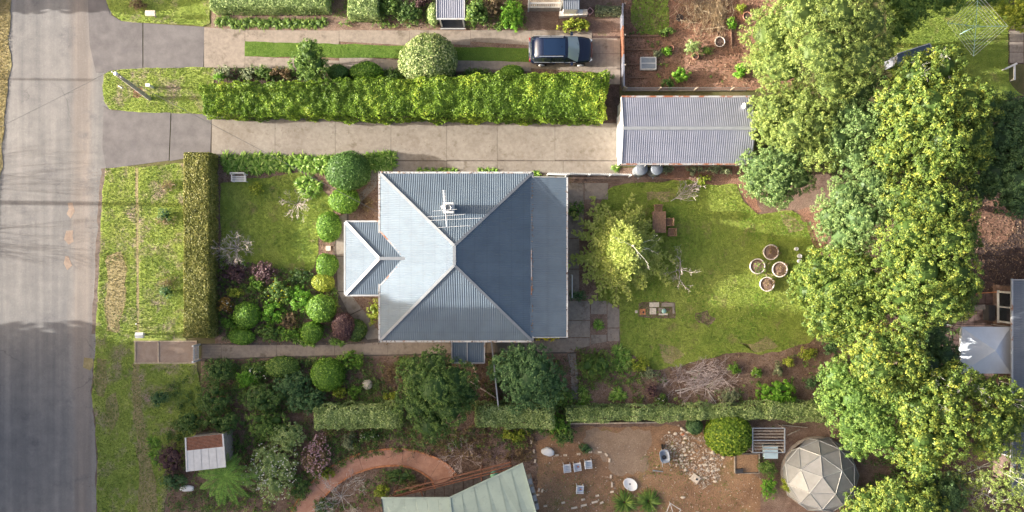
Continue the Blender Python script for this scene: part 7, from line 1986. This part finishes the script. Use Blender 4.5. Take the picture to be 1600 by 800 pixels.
sack(856, 706, 'crumpled white plastic sack beside the dirt yard', .46, .34, .35, 'white_plastic', 5); sack(1090, 803, 'small white bag at the bottom edge', .2, .14, .2, 'white_plastic', 6)
sack(292, 763, 'crumpled pale tarp below the tiny shed', .5, .22, .2, 'white_plastic', 7)
c = P(1086, 747); o = MB().box(c.x, c.y, .015, .12, .62, .5, R(-35)).build('concrete_block', 'stone_pale'); tag(o, 'square pale concrete block below the rubble', 'block'); MB().box(c.x + .1, c.y - .05, .121, .14, .14, .14, R(-35)).build('block_hole', 'steel_dark', o)
# brick markers set out in a dotted rectangle
spots = [(830, 690, 1.5), (834, 705, 1.5), (836, 720, 1.4), (870, 711, .1), (883, 711, 0), (904, 709, .1), (922, 706, .1), (937, 706, 0), (947, 710, -.8), (952, 719, 1.4), (954, 744, 1.5), (956, 757, 1.57), (956, 768, .1), (933, 774, .2), (911, 780, .2), (880, 785, .2), (852, 790, .1),
         (847, 766, 1.3), (840, 773, .3), (897, 793, .2), (912, 789, .2), (929, 784, .25), (842, 765, 1.4), (940, 785, .4)]
brick_me = None
for i, (x, y, a) in enumerate(spots):
    c = P(x, y); L = .44 if i in (19, 20, 21) else (.34 if i in (11,) else .26)
    o = MB().box(0, 0, 0, .085, L, .13, 0).build('brick', 'brick_loose'); o.location = (c.x, c.y, .012); o.rotation_euler.z = a
    tag(o, 'pale brick of the dotted rectangle laid out on the dirt yard', 'brick', 'bricks set out in a dotted rectangle')
# stones of the rubble heap
random.seed(9)
for i in range(70):
    x, y = random.gauss(1075, 22), random.gauss(712, 20)
    if i % 3 == 0: x, y = random.gauss(1112, 8), random.gauss(728, 12)
    if i % 5 == 0: x, y = random.gauss(1068, 10), random.gauss(675, 6)
    c = P(x, y); s = random.uniform(.06, .17); r = np.random.default_rng(300 + i); D = cube_sphere(2); f = lumps(D, r, .25)
    V = D * np.array([s, s * random.uniform(.6, .9), s * .45]) * f[:, None]; V[:, 2] = np.maximum(V[:, 2] + s * .25, 0)
    m = ['stone_pale', 'stone_pale', 'brick_loose', 'brick_edge', 'timber_pale'][i % 5 if y < 690 else i % 3]
    o = link('stone', quad_mesh('stone', V, np.full(len(V) // 4, .5)), m, None, (c.x, c.y, .01)); tag(o, 'rough stone in the rubble spread beside the wheelbarrow', 'stone', 'stones of the rubble spread')
# retaining wall at the top of the dirt yard
def low_wall():
    a, b = P(888, 662, .4), P(1030, 660, .4); t = thing('retaining_wall', 'low timber and concrete retaining wall at the top of the dirt yard', 'wall', (*a.lerp(b, .5)[:2], 0))
    for k in range(6): p, q = a.lerp(b, (k + .01) / 6), a.lerp(b, (k + .99) / 6); MB().beam((p.x, p.y, .22), (q.x, q.y, .22), .1, .44).build('sleeper', 'timber_pale' if k < 4 else 'timber_grey', t)
    sheet('footing', [(890, 665), (1028, 663), (1020, 670), (990, 668), (965, 672), (930, 668), (905, 672)], .03, 'concrete_grey', parent=t, amp=0) if False else None
low_wall()
# loose boards and small yard things
for i, (x0, y0, x1, y1, m, l) in enumerate(((1222, 664, 1262, 668, 'timber_grey', 'long grey board lying behind the dome greenhouse'), (1230, 680, 1250, 671, 'timber_grey', 'short grey board leaning behind the dome greenhouse'), (1020, 508 - 508 + 735, 1036, 737, 'steel', 'thin metal rod lying beside the wheelbarrow'),
        (1055, 611, 1115, 597, 'bark_pale', 'long pale fallen branch across the back bed'), (1072, 581, 1100, 578, 'bark_pale', 'short pale fallen branch at the top of the back bed'), (1112, 598, 1130, 592, 'bark_pale', 'pale branch end beside the long fallen branch'), (1106, 612, 1120, 632, 'bark_pale', 'pale branch pointing to the boundary hedge'),
        (738, 568, 748, 596, 'timber_pale', 'pale pole leaning below the awning'), (735, 596, 775, 622, 'bark_pale', 'crooked dead branch between the two dark trees'), (1480, 462, 1560, 456, 'brick_edge', 'reddish timber sill at the top of the dark patio'))):
    a, b = P(x0, y0, .1), P(x1, y1, .12 if i < 7 else .5); o = MB().tube(a, b, .05, .035, 7).build('board' if i < 2 else 'branch' if 2 < i < 9 else 'rod', m); tag(o, l, 'branch' if 2 < i < 9 else 'board')
c = P(1540, 488); o = thing('storage_box', 'black upright box on the dark patio beside the brick wall window', 'box', (c.x, c.y, 0)); MB().box(c.x, c.y, 0, .7, .42, 1.05).build('box_body', 'steel_dark', o); MB().box(c.x, c.y, .70, .74, .46, 1.09).build('lid', 'steel_dark', o)
c = P(1524, 480); o = thing('patio_bench', 'weathered bench under the edge of the yellow tree', 'bench', (c.x, c.y, 0)); MB().box(c.x, c.y, .40, .45, .9, .35, .1).build('seat', 'timber_grey', o); [MB().box(c.x + s * .38, c.y, 0.03, .40, .06, .3, .1).build('leg', 'timber_grey', o) for s in (-1, 1)]
for i, (x, y) in enumerate(((893, 432), (893, 452))): pass
def rail():
    t = thing('clothes_rail', 'white rail along the lean-to below the conifer', 'rail', (*P(894, 450)[:2], 0)); a, b = P(894, 430, 1.0), P(894, 465, 1.0)
    MB().tube(a, b, .04).build('top_rail', 'white_paint', t)
    for p in (a, b): MB().tube((p.x, p.y, .02), p, .035).build('post', 'white_paint', t)
rail()
for i, (x, y) in enumerate(((1548, 94), (1538, 94), (1556, 93))): pass
